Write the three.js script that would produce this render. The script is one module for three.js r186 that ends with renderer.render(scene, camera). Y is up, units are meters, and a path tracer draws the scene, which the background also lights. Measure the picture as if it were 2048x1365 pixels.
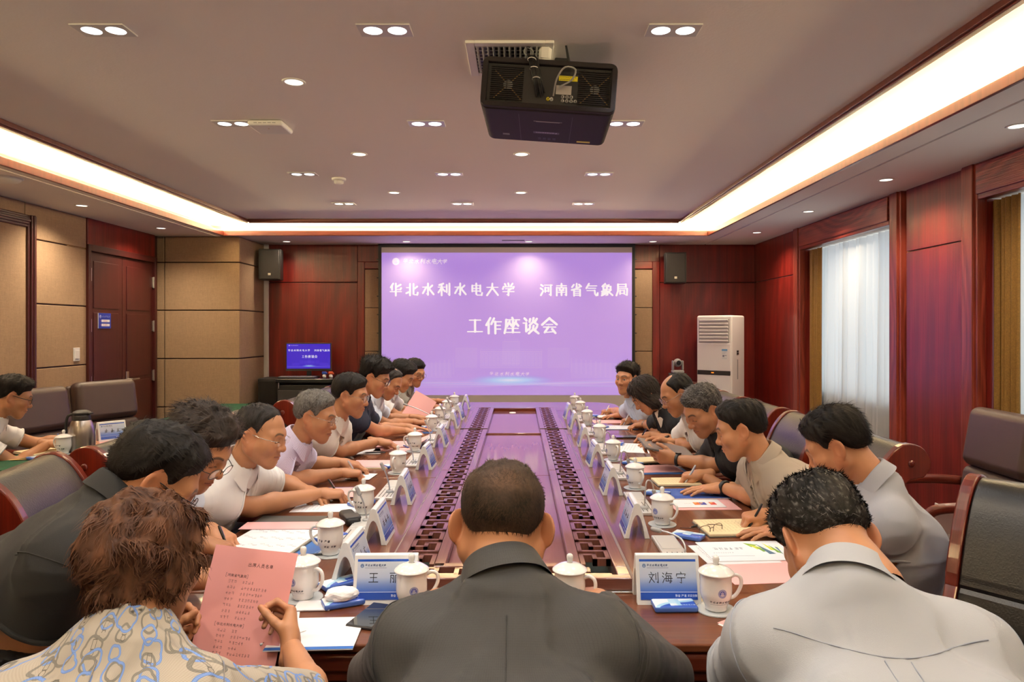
import * as THREE from 'three';
import { RoundedBoxGeometry } from 'three/addons/geometries/RoundedBoxGeometry.js';
import { mergeGeometries } from 'three/addons/utils/BufferGeometryUtils.js';
import { RectAreaLightUniformsLib } from 'three/addons/lights/RectAreaLightUniformsLib.js';

// ---------- camera, sky, exposure (metres; the camera stands at x = 0, z = 0 and looks along -z) ----------
const scene = new THREE.Scene();
const camera = new THREE.PerspectiveCamera(2 * Math.atan(682.5 / 1400) * 180 / Math.PI, 2048 / 1365, 0.05, 80);
camera.position.set(0, 1.54, 0);
camera.setViewOffset(2048, 1365, -13, 22.5, 2048, 1365);   // a level camera with a shifted lens
const renderer = new THREE.WebGLRenderer({ antialias: true });
renderer.toneMapping = THREE.LinearToneMapping;
renderer.toneMappingExposure = 1.0;
renderer.shadowMap.enabled = true;
RectAreaLightUniformsLib.init();
scene.background = new THREE.Color().setRGB(0.80, 0.93, 1.0);
scene.backgroundIntensity = 0.7;
const LIGHT = { round: 2.8, soffit: 5.4, twin: 1.9, cove: 240, coveGlow: 6, screen: 0.75, screenFill: 0.3, window: 1.25 };
const WARM = new THREE.Color().setRGB(1.0, 0.80, 0.56), COOL = new THREE.Color().setRGB(0.93, 0.97, 1.0), COVE = new THREE.Color().setRGB(1.0, 0.78, 0.42);

// ---------- small helpers ----------
const PI = Math.PI, V = (x, y, z) => new THREE.Vector3(x, y, z);
function rng(seed) { let s = seed | 0; return () => { s = (s + 0x6d2b79f5) | 0; let t = Math.imul(s ^ (s >>> 15), 1 | s); t = (t + Math.imul(t ^ (t >>> 7), 61 | t)) ^ t; return ((t ^ (t >>> 14)) >>> 0) / 4294967296; }; }
const clamp = (x, a = 0, b = 1) => Math.min(b, Math.max(a, x)), lerp = (a, b, t) => a + (b - a) * t;
const smooth = (a, b, x) => { const t = clamp((x - a) / (b - a)); return t * t * (3 - 2 * t); };
function hash3(i, j, k) { let h = Math.imul(i, 374761393) ^ Math.imul(j, 668265263) ^ Math.imul(k, 2147483647 - 97531); h = Math.imul(h ^ (h >>> 13), 1274126177); return ((h ^ (h >>> 16)) >>> 0) / 4294967296; }
function noise3(x, y, z) {   // value noise, -1..1
  const i = Math.floor(x), j = Math.floor(y), k = Math.floor(z); let u = x - i, v = y - j, w = z - k;
  u = u * u * (3 - 2 * u); v = v * v * (3 - 2 * v); w = w * w * (3 - 2 * w);
  const c = (a, b, d) => hash3(i + a, j + b, k + d);
  return 2 * lerp(lerp(lerp(c(0, 0, 0), c(1, 0, 0), u), lerp(c(0, 1, 0), c(1, 1, 0), u), v), lerp(lerp(c(0, 0, 1), c(1, 0, 1), u), lerp(c(0, 1, 1), c(1, 1, 1), u), v), w) - 1;
}
function tnoise(x, y, px, py, seed) {   // value noise that repeats after px, py cells
  const i = Math.floor(x), j = Math.floor(y); let u = x - i, v = y - j; u = u * u * (3 - 2 * u); v = v * v * (3 - 2 * v);
  const c = (a, b) => hash3((((i + a) % px) + px) % px, (((j + b) % py) + py) % py, seed);
  return 2 * lerp(lerp(c(0, 0), c(1, 0), u), lerp(c(0, 1), c(1, 1), u), v) - 1;
}
const taken = new Map();
function numbered(name) { const n = taken.get(name) ?? 0; taken.set(name, n + 1); return n ? name + '_' + String(n).padStart(3, '0') : name; }
function metricUV(g, turn = false) {   // uv in metres from position and facing; turn = grain along the horizontal
  const p = g.attributes.position, n = g.attributes.normal, uv = new Float32Array(p.count * 2);
  for (let i = 0; i < p.count; i++) {
    const ax = Math.abs(n.getX(i)), ay = Math.abs(n.getY(i)), az = Math.abs(n.getZ(i));
    let u, v;
    if (ax >= ay && ax >= az) { u = p.getZ(i); v = p.getY(i); } else if (ay >= az) { u = p.getX(i); v = p.getZ(i); } else { u = p.getX(i); v = p.getY(i); }
    uv[2 * i] = turn ? v : u; uv[2 * i + 1] = turn ? u : v;
  }
  g.setAttribute('uv', new THREE.BufferAttribute(uv, 2));
  return g;
}
function bx(w, h, d, x = 0, y = 0, z = 0, r = 0, turn = false) {   // box centred at x, y, z, edges rounded by r
  let g = r > 0 ? new RoundedBoxGeometry(w, h, d, r > 0.01 ? 2 : 1, Math.min(r, w / 2.01, h / 2.01, d / 2.01)) : new THREE.BoxGeometry(w, h, d);
  if (!g.index) { const k = g.attributes.position.count, ix = new Uint32Array(k); for (let i = 0; i < k; i++) ix[i] = i; g.setIndex(new THREE.BufferAttribute(ix, 1)); }
  g.clearGroups(); g.translate(x, y, z);
  return metricUV(g, turn);
}
const between = (x0, x1, y0, y1, z0, z1, r = 0, turn = false) => bx(x1 - x0, y1 - y0, z1 - z0, (x0 + x1) / 2, (y0 + y1) / 2, (z0 + z1) / 2, r, turn);
function cyl(r0, r1, h, x = 0, y = 0, z = 0, seg = 20, open = false) { return new THREE.CylinderGeometry(r1, r0, h, seg, 1, open).translate(x, y, z); }   // r0 below, r1 above
function lathe(pts, seg = 32) { return new THREE.LatheGeometry(pts.map(([r, y]) => new THREE.Vector2(r, y)), seg); }
function tube(pts, r, seg = 16, rad = 8, closed = false) { return new THREE.TubeGeometry(new THREE.CatmullRomCurve3(pts.map((p) => (p.isVector3 ? p : V(...p))), closed), seg, r, rad, closed); }
function turned(g, rx = 0, ry = 0, rz = 0) { return g.applyMatrix4(new THREE.Matrix4().makeRotationFromEuler(new THREE.Euler(rx, ry, rz, 'YXZ'))); }
function merge(list) {
  const a = list.map((g) => { g = g.index ? g.toNonIndexed() : g; for (const k of Object.keys(g.attributes)) if (!['position', 'normal', 'uv', 'color'].includes(k)) g.deleteAttribute(k); return g; });
  const color = a.some((g) => g.attributes.color);
  for (const g of a) {
    if (!g.attributes.uv) g.setAttribute('uv', new THREE.BufferAttribute(new Float32Array(g.attributes.position.count * 2), 2));
    if (color && !g.attributes.color) g.setAttribute('color', new THREE.BufferAttribute(new Float32Array(g.attributes.position.count * 3).fill(1), 3));
  }
  return mergeGeometries(a);
}
function obj(name, geo, mat, parent = scene) {
  const g = Array.isArray(geo) ? merge(geo) : geo;
  const m = new THREE.Mesh(g, mat);
  m.name = parent === scene ? numbered(name) : name; m.castShadow = m.receiveShadow = true;
  parent.add(m); return m;
}
function tag(o, label, category, group) { o.userData.label = label; o.userData.category = category; if (group) o.userData.group = group; return o; }
function thing(name, label, category, [x, y, z] = [0, 0, 0], turn = 0, group) {
  const o = new THREE.Group(); o.name = numbered(name); scene.add(o); o.position.set(x, y, z); o.rotation.y = turn;
  return tag(o, label, category, group);
}
function struct(name, geo, mat, parent = scene) { const o = obj(name, geo, mat, parent); if (parent === scene) o.userData.kind = 'structure'; return o; }
function copyOf(o, label, [x, y, z], turn = 0) {
  const c = o.clone(); c.name = numbered(o.name.replace(/_\d{3}$/, '')); c.userData = { ...o.userData, label }; scene.add(c);
  c.position.set(x, y, z); c.rotation.set(0, turn, 0); return c;
}

// ---------- textures ----------
function dataTex(w, h, f, srgb = true) {
  const d = new Uint8Array(w * h * 4);
  for (let y = 0; y < h; y++) for (let x = 0; x < w; x++) { const c = f(x / w, y / h), o = (y * w + x) * 4; d[o] = clamp(c[0]) * 255; d[o + 1] = clamp(c[1]) * 255; d[o + 2] = clamp(c[2]) * 255; d[o + 3] = 255; }
  const t = new THREE.DataTexture(d, w, h); t.wrapS = t.wrapT = THREE.RepeatWrapping; t.magFilter = THREE.LinearFilter; t.minFilter = THREE.LinearMipmapLinearFilter; t.generateMipmaps = true;
  if (srgb) t.colorSpace = THREE.SRGBColorSpace; t.needsUpdate = true; return t;
}
function sized(t, w, h) { const c = t.clone(); c.repeat.set(1 / w, 1 / h); return c; }
function canvasTex(w, h, draw) {
  const c = document.createElement('canvas'); c.width = w; c.height = h; const g = c.getContext('2d'); draw(g, w, h);
  const t = new THREE.CanvasTexture(c); t.colorSpace = THREE.SRGBColorSpace; t.anisotropy = 8; return t;
}
// grain along v: fine pores, wide figure and a few cathedral arches
const grain = (seed, fig) => (u, v) => {
  const warp = tnoise(u * 4, v * 3, 4, 3, seed) * 0.05 + tnoise(u * 9, v * 7, 9, 7, seed + 1) * 0.012;
  const arch = Math.sin((u + warp) * PI * 2 * 7 + tnoise(u * 2, v * 2, 2, 2, seed + 2) * fig);
  const pores = tnoise(u * 260, v * 12, 260, 12, seed + 3), fine = tnoise(u * 90, v * 5, 90, 5, seed + 4), wide = tnoise(u * 14, v * 2, 14, 2, seed + 5);
  return { arch, pores, fine, wide };
};
function woodTex(dark, light, seed, fig = 6, contrast = 1) {
  const gr = grain(seed, fig);
  return dataTex(768, 768, (u, v) => {
    const g = gr(u, v); let t = 0.5 + contrast * (0.13 * g.arch + 0.16 * g.fine + 0.12 * g.wide + 0.16 * g.pores);
    t = clamp(t); return [lerp(dark[0], light[0], t), lerp(dark[1], light[1], t), lerp(dark[2], light[2], t)];
  });
}
const redWood = woodTex([0.335, 0.068, 0.050], [0.54, 0.135, 0.098], 11, 7), ashWood = woodTex([0.36, 0.12, 0.09], [0.64, 0.28, 0.21], 37, 16, 1.5);
const poreBump = dataTex(512, 512, (u, v) => { const a = 0.5 + 0.4 * tnoise(u * 200, v * 9, 200, 9, 71); return [a, a, a]; }, false);
const weave = dataTex(256, 256, (u, v) => { const a = 0.5 + 0.25 * Math.sin(u * PI * 2 * 64) * Math.sin(v * PI * 2 * 64) + 0.2 * tnoise(u * 90, v * 90, 90, 90, 5); return [a, a, a]; }, false);
const speck = dataTex(512, 512, (u, v) => { const a = 0.5 + 0.2 * tnoise(u * 120, v * 120, 120, 120, 8) + 0.14 * tnoise(u * 30, v * 30, 30, 30, 9); return [a, a, a]; }, false);
const leatherBump = dataTex(512, 512, (u, v) => { let a = 0; for (let k = 0; k < 3; k++) { const f = 40 << k; a += Math.abs(tnoise(u * f, v * f, f, f, 60 + k)) / (1 << k); } return [a * 0.6, a * 0.6, a * 0.6]; }, false);
const std = (o) => new THREE.MeshStandardMaterial(o), phys = (o) => new THREE.MeshPhysicalMaterial(o);
const rgb = (r, g, b) => new THREE.Color().setRGB(r, g, b);
const M = {
  red: phys({ map: sized(redWood, 1.1, 2.4), roughness: 0.38, bumpMap: sized(poreBump, 0.5, 1.2), bumpScale: 0.0006, clearcoat: 0.35, clearcoatRoughness: 0.22 }),
  redBoard: phys({ map: sized(ashWood, 0.42, 1.5), roughness: 0.36, bumpMap: sized(poreBump, 0.4, 1.0), bumpScale: 0.0008, clearcoat: 0.35, clearcoatRoughness: 0.2 }),
  door: phys({ map: sized(woodTex([0.225, 0.062, 0.058], [0.31, 0.10, 0.085], 51, 5, 0.7), 0.9, 2.2), roughness: 0.42, clearcoat: 0.25, clearcoatRoughness: 0.3 }),
  trim: phys({ map: sized(woodTex([0.33, 0.12, 0.08], [0.46, 0.19, 0.12], 15, 4), 0.4, 1.6), roughness: 0.4, clearcoat: 0.3, clearcoatRoughness: 0.3 }),
  ceiling: std({ color: rgb(0.87, 0.825, 0.775), roughness: 0.85, bumpMap: sized(speck, 0.8, 0.8), bumpScale: 0.0005 }),
  fabric: std({ map: sized(dataTex(512, 512, (u, v) => { const t = 0.9 + 0.05 * tnoise(u * 170, v * 170, 170, 170, 3) + 0.035 * tnoise(u * 200, v * 14, 200, 14, 4) + 0.03 * tnoise(u * 14, v * 200, 14, 200, 6); return [0.72 * t, 0.60 * t, 0.475 * t]; }), 0.5, 0.5), roughness: 0.9, bumpMap: sized(weave, 0.12, 0.12), bumpScale: 0.0006 }),
  groove: std({ color: rgb(0.05, 0.025, 0.02), roughness: 0.6 }),
  brass: std({ color: rgb(0.55, 0.36, 0.16), roughness: 0.35, metalness: 1 }),
  white: std({ color: rgb(0.80, 0.79, 0.76), roughness: 0.5 }),
  plaster: std({ color: rgb(0.66, 0.60, 0.53), roughness: 0.9 }),
  carpet: std({ map: sized(dataTex(512, 512, (u, v) => { const t = 0.8 + 0.2 * tnoise(u * 160, v * 160, 160, 160, 31) + 0.12 * tnoise(u * 12, v * 12, 12, 12, 32); return [0.30 * t, 0.20 * t, 0.17 * t]; }), 1.2, 1.2), roughness: 0.95, bumpMap: sized(speck, 0.3, 0.3), bumpScale: 0.002 }),
  steel: std({ color: rgb(0.62, 0.60, 0.57), roughness: 0.3, metalness: 1 }),
  chrome: std({ color: rgb(0.75, 0.75, 0.75), roughness: 0.12, metalness: 1 }),
  black: std({ color: rgb(0.012, 0.012, 0.013), roughness: 0.45 }),
  blackGloss: phys({ color: rgb(0.01, 0.01, 0.012), roughness: 0.2, clearcoat: 0.6, clearcoatRoughness: 0.1 }),
  gunmetal: std({ color: rgb(0.035, 0.032, 0.034), roughness: 0.5 }),
  grey: std({ color: rgb(0.34, 0.34, 0.34), roughness: 0.5 }),
};
// ---------- Chinese characters as strokes on a 100 x 100 grid: strokes parted by /, points by blanks ----------
const GLYPH = {};
for (const line of `
华|30 6 12 34/22 22 22 52/86 14 52 32/50 6 50 44 54 50 84 50 90 40/8 66 92 66/50 54 50 96
北|36 8 36 94/10 36 36 36/8 78 36 66/62 8 62 84 68 90 90 90 94 74/90 28 62 48
水|50 5 50 90 40 82/10 32 38 32 12 78/82 20 56 44/54 40 92 86
利|44 6 14 16/6 32 58 32/32 14 32 94/32 36 8 72/32 38 56 64/70 16 70 70/90 6 90 92 80 84
电|20 20 20 64/20 20 80 20 80 64/20 42 80 42/20 62 80 62/50 5 50 84 56 92 90 92 94 76
大|8 34 92 34/50 6 48 40 10 94/50 38 92 92
学|22 8 30 22/48 4 52 20/80 6 68 24/14 30 8 46/14 30 90 30 84 42/28 44 70 44 50 58/50 56 50 94 38 88/8 66 92 66
河|10 12 24 22/6 38 20 48/8 92 26 60/36 14 96 14/42 34 42 66/42 34 66 34 66 62/42 60 66 60/84 14 84 92 72 86
南|12 18 88 18/50 4 50 32/14 34 14 94/14 34 86 34 86 92 76 88/34 42 42 52/66 42 58 52/30 56 70 56/26 70 74 70/50 56 50 92
省|50 4 50 32 42 28/28 12 14 30/68 10 84 24/78 24 50 42 12 52/30 48 30 96/30 48 76 48 76 96/30 62 76 62/30 77 76 77/30 92 76 92
气|28 4 8 38/24 20 88 20/22 38 80 38/12 56 72 56 74 80 84 94 94 92 94 76
象|36 4 14 24/32 14 64 14 54 26/22 26 22 46/22 26 78 26 78 46/22 45 78 45/50 26 48 46/48 46 10 64/44 54 54 70 54 88 42 94/48 62 12 80/52 74 10 94/80 52 58 66/58 62 92 92
局|18 8 78 8 78 28 18 28/18 8 18 60 6 94/18 42 88 42 86 90 74 88/34 56 34 82/34 56 66 56 66 80/34 78 66 78
工|16 16 84 16/50 16 50 86/6 86 94 86
作|30 4 6 46/20 30 20 96/52 6 36 40/46 26 96 26/60 26 60 96/60 48 90 48/60 70 92 70
座|50 2 54 12/12 14 94 14/14 14 12 60 4 94/34 24 20 52/34 34 46 50/72 24 58 52/72 34 86 50/54 22 54 90/24 66 86 66/14 90 96 90
谈|12 6 24 18/4 34 22 34 22 84 36 72/46 10 42 26/86 8 76 24/66 4 62 28 42 48/66 26 90 44/46 56 40 74/88 54 78 70/66 50 62 74 38 96/66 72 96 96
会|50 4 6 44/50 6 94 42/30 42 70 42/14 58 88 58/44 58 22 90 78 86/66 70 86 94
王|14 14 86 14/20 48 80 48/8 86 92 86/50 14 50 86
丽|6 12 94 12/14 30 14 92/14 30 42 30 42 90 36 86/24 46 32 60/58 30 58 92/58 30 88 30 88 90 80 86/68 46 76 60
刘|26 4 34 14/6 24 60 24/48 26 8 92/14 38 56 88/72 14 72 66/92 6 92 92 82 86
海|8 10 20 20/4 36 16 46/6 92 24 58/48 4 34 30/44 16 94 16/42 34 36 78 92 78/42 34 84 34 80 92 70 92/28 56 98 56/58 40 64 50/56 62 62 72
宁|48 2 54 14/10 18 8 36/10 18 92 18 86 34/14 50 88 50/52 50 52 94 38 88
出|50 4 50 92/22 14 22 44 78 44/78 12 78 44/12 54 12 90 88 90/88 54 88 94
席|50 2 54 10/12 12 92 12/16 12 6 94/26 28 92 28/42 18 42 44/74 18 74 44/42 44 74 44/32 56 32 86/32 56 86 56 86 84 78 82/58 46 58 96
人|50 6 46 40 6 94/50 40 94 94
员|28 6 28 28 72 28/28 6 72 6 72 28/20 40 20 76/20 40 80 40 80 76/50 48 46 74 10 96/56 76 90 96
名|42 4 12 40/36 16 74 16 50 50 10 66/34 30 48 42/36 56 36 94/36 56 82 56 82 94/36 90 82 90
单|30 4 40 16/70 4 60 16/20 20 20 56/20 20 80 20 80 56/20 38 80 38/20 55 80 55/6 74 94 74/50 20 50 96
勤|6 14 52 14/18 4 18 24/40 4 40 24/18 24 40 24/12 32 46 32 46 48 12 48 12 32/8 60 50 60/28 24 28 88/4 90 54 84/56 30 90 30 86 86 76 84/72 8 70 40 52 92
奋|10 22 90 22/50 4 44 30 8 56/50 22 92 54/24 56 24 94 76 94 76 56 24 56/24 75 76 75/50 56 50 94
严|14 12 86 12/34 12 34 40/62 12 62 40/18 22 24 36/82 20 72 36/12 44 90 44/20 44 18 70 6 94
谨|12 6 22 16/4 34 20 34 20 84 34 74/38 16 96 16/54 6 54 26/80 6 80 26/46 34 88 34 88 50 46 50 46 34/44 62 92 62/67 26 67 92/42 76 92 76/36 92 98 92
求|10 24 90 24/50 4 50 90 38 84/22 38 32 50/8 82 40 60/80 36 56 54/54 50 92 88/68 6 80 16
实|48 2 54 12/10 16 8 32/10 16 92 16 86 30/28 34 40 44/20 50 34 58/6 66 94 66/56 30 52 66 12 94/58 72 88 94
创|32 4 4 44/32 6 60 36/20 44 46 44 46 64 38 62/20 44 20 84 26 90 54 90 56 78/70 16 70 68/92 6 92 92 82 86
新|28 2 32 12/8 16 52 16/18 22 24 34/44 20 38 34/4 38 56 38/8 56 54 56/31 38 31 92 24 88/24 64 10 82/40 64 52 80/90 6 62 18/62 18 60 60 50 94/62 44 98 44/80 44 80 96
`.trim().split('\n')) { const [k, s] = line.split('|'); GLYPH[k] = s.split('/').map((t) => t.split(' ').map(Number)); }
function glyph(g, ch, x, y, s, fat = 0.075, slant = 0, song = false) {   // top-left corner x, y, size s
  for (const p of GLYPH[ch] ?? []) {
    for (let i = 0; i + 3 < p.length; i += 2) {
      const flat = Math.abs(p[i + 3] - p[i + 1]) < 9;
      g.lineWidth = s * (song ? (flat ? fat * 0.72 : fat * 1.35) : fat);
      g.beginPath(); g.moveTo(x + s * (p[i] - slant * p[i + 1]) / 100, y + s * p[i + 1] / 100); g.lineTo(x + s * (p[i + 2] - slant * p[i + 3]) / 100, y + s * p[i + 3] / 100); g.stroke();
    }
  }
}
function write(g, text, x, y, s, pitch = s * 1.12, fat, slant, song) { g.lineCap = 'round'; [...text].forEach((c, i) => glyph(g, c, x + i * pitch, y, s, fat, slant, song)); }
function script(g, text, x, y, s, pitch, fat = 0.09) { g.lineCap = 'round'; [...text].forEach((c, i) => glyph(g, c, x + i * pitch, y + ((i * 37) % 5 - 2) * s * 0.03, s * (0.86 + ((i * 29) % 7) * 0.04), fat, 0.22)); }
function blurred(g, n, x, y, s, pitch, seed) {   // print too small to read in the photograph: a few fine strokes per character
  const r = rng(seed); g.lineWidth = Math.max(0.8, s * 0.09);
  for (let i = 0; i < n; i++) for (let k = 0; k < 4; k++) { const a = x + i * pitch + r() * s * 0.2, b = y + r() * s; g.beginPath(); if (r() < 0.6) { g.moveTo(a, b); g.lineTo(a + s * (0.4 + 0.4 * r()), b); } else { const q = a + s * 0.4 * r() + s * 0.2; g.moveTo(q, y); g.lineTo(q, y + s); } g.stroke(); }
}
function emblem(g, x, y, r, ink, paper) {   // the round university seal
  g.fillStyle = ink; g.beginPath(); g.arc(x, y, r, 0, 7); g.fill(); g.strokeStyle = paper; g.lineWidth = r * 0.07;
  for (const q of [0.92, 0.66]) { g.beginPath(); g.arc(x, y, r * q, 0, 7); g.stroke(); }
  for (let i = 0; i < 22; i++) { const a = i / 22 * PI * 2; g.beginPath(); g.moveTo(x + Math.cos(a) * r * 0.73, y + Math.sin(a) * r * 0.73); g.lineTo(x + Math.cos(a) * r * 0.85, y + Math.sin(a) * r * 0.85); g.stroke(); }
  g.lineWidth = r * 0.13; for (const k of [-0.28, 0, 0.28]) { g.beginPath(); g.moveTo(x + k * r, y - r * 0.4 + Math.abs(k) * r * 0.5); g.lineTo(x + k * r * 0.7, y + r * 0.4); g.stroke(); }
  g.beginPath(); g.arc(x, y + r * 0.05, r * 0.42, 0.15 * PI, 0.85 * PI); g.stroke();
}
function slide(g, w, h, top, mid, ink) {   // the meeting's title slide, shown on the wall screen and the monitor
  g.fillStyle = mid; g.fillRect(0, 0, w, h);
  const s = h / 1120;
  g.strokeStyle = top; g.globalAlpha = 0.32; g.lineWidth = 3 * s; const cx = w * 0.515, by = h * 0.72;
  const rect = (x, y, a, b) => g.strokeRect(cx + x * s, by + y * s, a * s, b * s);
  g.fillStyle = top; g.globalAlpha = 0.16;
  for (const [x, y, a, b] of [[-60, -110, 130, 180], [-235, -30, 480, 130], [-430, -60, 170, 160], [290, -60, 170, 160], [-760, 60, 300, 120], [470, 60, 400, 120]]) g.fillRect(cx + x * s, by + y * s, a * s, b * s);
  g.globalAlpha = 0.3; rect(-60, -110, 130, 180); rect(-45, -125, 100, 18); rect(-235, -30, 480, 130); rect(-235, -45, 480, 15);
  for (let i = 0; i < 16; i++) for (let j = 0; j < 3; j++) rect(-225 + i * 30, -15 + j * 36, 14, 24);
  for (let i = 0; i < 11; i++) { rect(-790 + i * 34, 60 + 14 - i * 4, 8, 110); rect(470 + i * 38, 24 + i * 5, 8, 110); }
  g.globalAlpha = 0.7; g.strokeStyle = ink; script(g, '华北水利水电大学', cx - 160 * s, by + 130 * s, 34 * s, 40 * s);
  g.lineCap = 'round';
  for (let i = 0; i < 10; i++) { g.globalAlpha = 0.10 + 0.05 * (i % 3); g.strokeStyle = i % 2 ? '#9fd8ff' : ink; g.lineWidth = (3 + (i * 7) % 9) * s; g.beginPath(); g.moveTo(0, h * (0.90 + 0.012 * (i % 5))); g.bezierCurveTo(w * 0.3, h * (0.86 + 0.013 * i), w * 0.6, h * (0.96 - 0.006 * i), w, h * (0.88 + 0.012 * (i % 6))); g.stroke(); }
  const fl = g.createRadialGradient(cx, h * 0.895, 0, cx, h * 0.895, h * 0.12); fl.addColorStop(0, '#e6fbff'); fl.addColorStop(0.4, '#8fd4ff'); fl.addColorStop(1, 'rgba(120,180,255,0)');
  g.globalAlpha = 0.8; g.save(); g.translate(cx, h * 0.895); g.scale(2.6, 0.32); g.translate(-cx, -h * 0.895); g.fillStyle = fl; g.fillRect(cx - h * 0.2, h * 0.7, h * 0.4, h * 0.4); g.restore();
  g.globalAlpha = 1; emblem(g, w * 0.057, h * 0.062, h * 0.026, ink, top); g.strokeStyle = ink; g.globalAlpha = 0.85; script(g, '华北水利水电大学', w * 0.088, h * 0.042, h * 0.038, w * 0.0225);
  g.globalAlpha = 1; g.strokeStyle = ink;
  write(g, '华北水利水电大学', w * 0.03, h * 0.212, h * 0.093, w * 0.0643, 0.102, 0, true);
  write(g, '河南省气象局', w * 0.632, h * 0.215, h * 0.091, w * 0.0606, 0.102, 0, true);
  write(g, '工作座谈会', w * 0.34, h * 0.455, h * 0.116, w * 0.0743, 0.10, 0, true);
}
// ---------- the room: x -3.97 .. 2.85, z -8.45 .. 2.0, soffit 2.566, raised ceiling 2.678 ----------
const XL = -3.97, XR = 2.85, ZB = -8.45, ZF = 2.0, YS = 2.566, YC = 2.678;
struct('floor', between(XL - 0.4, XR + 0.6, -0.2, 0, ZB - 0.3, ZF + 0.3), M.carpet);
struct('ceiling', between(XL - 0.3, XR + 0.5, YC, YC + 0.15, ZB - 0.3, ZF + 0.3), M.ceiling);
// soffit round the raised field, open between x -3.2 .. 2.06, z -7.56 .. 1.3, with an upstand that closes the light trough
const OX0 = -3.20, OX1 = 2.06, OZ0 = -7.56, OZ1 = 1.30, TR = 0.16;
{
  const sof = [];
  const slab = (x0, x1, z0, z1) => sof.push(between(x0, x1, YS, YS + 0.018, z0, z1));
  slab(XL, -3.315, ZB, ZF); slab(-3.295, OX0, OZ0, OZ1); slab(OX1, 2.24, OZ0, OZ1); slab(2.26, XR, ZB, ZF);
  slab(-3.295, 2.24, ZB, OZ0); slab(-3.295, 2.24, OZ1, ZF);
  sof.push(between(OX0 - TR - 0.02, OX0 - TR, YS + 0.018, YC, OZ0 - TR, OZ1 + TR), between(OX1 + TR, OX1 + TR + 0.02, YS + 0.018, YC, OZ0 - TR, OZ1 + TR), between(OX0 - TR, OX1 + TR, YS + 0.018, YC, OZ0 - TR - 0.02, OZ0 - TR), between(OX0 - TR, OX1 + TR, YS + 0.018, YC, OZ1 + TR, OZ1 + TR + 0.02));
  sof.push(between(-3.33, -3.28, YS + 0.03, YS + 0.05, ZB, ZF), between(2.225, 2.275, YS + 0.03, YS + 0.05, ZB, ZF));   // dark backs of the two slot vents
  const s = struct('ceiling_soffit', sof, M.ceiling);
  const t = (n, x0, x1, z0, z1, y0, y1, turn) => struct('trim_' + n, between(x0, x1, y0, y1, z0, z1, 0.004, turn), M.trim);
  t(1, OX0, OX0 + 0.022, OZ0, OZ1, YS - 0.012, YS + 0.042); t(2, OX1 - 0.022, OX1, OZ0, OZ1, YS - 0.012, YS + 0.042);
  t(3, OX0 + 0.022, OX1 - 0.022, OZ0, OZ0 + 0.022, YS - 0.012, YS + 0.042, true); t(4, OX0 + 0.022, OX1 - 0.022, OZ1 - 0.022, OZ1, YS - 0.012, YS + 0.042, true);
  // moulding under the ceiling, 0.34 m inside the lip
  const a0 = -2.835, a1 = 1.715, b0 = -7.235, b1 = 0.95;
  const mould = (n, x0, x1, z0, z1) => { const w = x1 - x0 < z1 - z0; const o = struct('trim_' + n, [between(x0, x1, YC - 0.030, YC, z0, z1, 0.004, !w), w ? between(x0 + 0.012, x1 - 0.012, YC - 0.040, YC - 0.029, z0 + 0.01, z1 - 0.01, 0.004) : between(x0 + 0.01, x1 - 0.01, YC - 0.040, YC - 0.029, z0 + 0.012, z1 - 0.012, 0.004, true)], M.trim); return o; };
  mould(5, a0, a0 + 0.055, b0, b1); mould(6, a1 - 0.055, a1, b0, b1); mould(7, a0 + 0.055, a1 - 0.055, b0, b0 + 0.055); mould(8, a0 + 0.055, a1 - 0.055, b1 - 0.055, b1);
}
// light strips in the trough: a glowing tube and an area light of the same length on each side
const coveMat = std({ color: rgb(0.9, 0.8, 0.6), emissive: COVE, emissiveIntensity: LIGHT.coveGlow, roughness: 0.6 });
function strip(x0, z0, x1, z1, ix, iz) {   // ix, iz: towards the room's middle
  const len = Math.hypot(x1 - x0, z1 - z0), o = tag(obj('cove_light_strip', bx(len, 0.012, 0.018, 0, 0, 0, 0.004), coveMat), '', 'light strip', 'light strips hidden in the ceiling trough');
  const y = YS + 0.026; o.position.set((x0 + x1) / 2, y, (z0 + z1) / 2); if (Math.abs(z1 - z0) > 0.1) o.rotation.y = PI / 2;
  const l = new THREE.RectAreaLight(COVE, LIGHT.cove, len, 0.03); l.position.set((x0 + x1) / 2, y + 0.016, (z0 + z1) / 2); l.lookAt((x0 + x1) / 2 + ix, y + 1.1, (z0 + z1) / 2 + iz); scene.add(l);
  return o;
}
strip(OX1 + 0.05, OZ0, OX1 + 0.05, OZ1, -1, 0).userData.label = 'warm glowing light strip along the ceiling trough on the window side';
strip(OX0 - 0.05, OZ0, OX0 - 0.05, OZ1, 1, 0).userData.label = 'warm glowing light strip along the ceiling trough on the door side';
strip(OX0, OZ0 - 0.05, OX1, OZ0 - 0.05, 0, 1).userData.label = 'warm glowing light strip in the ceiling trough above the projection screen';
strip(OX0, OZ1 + 0.05, OX1, OZ1 + 0.05, 0, -1).userData.label = 'warm glowing light strip in the ceiling trough at the near end of the room';

// walls
struct('wall_front', between(XL - 0.3, XR + 0.5, 0, YC, ZF, ZF + 0.2), M.plaster);
struct('wall_back', between(XL - 0.3, XR + 0.5, 0, YC, ZB - 0.2, ZB), M.groove);
struct('wall_left', between(XL - 0.2, XL, 0, YC, ZB, ZF), M.groove);
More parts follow.
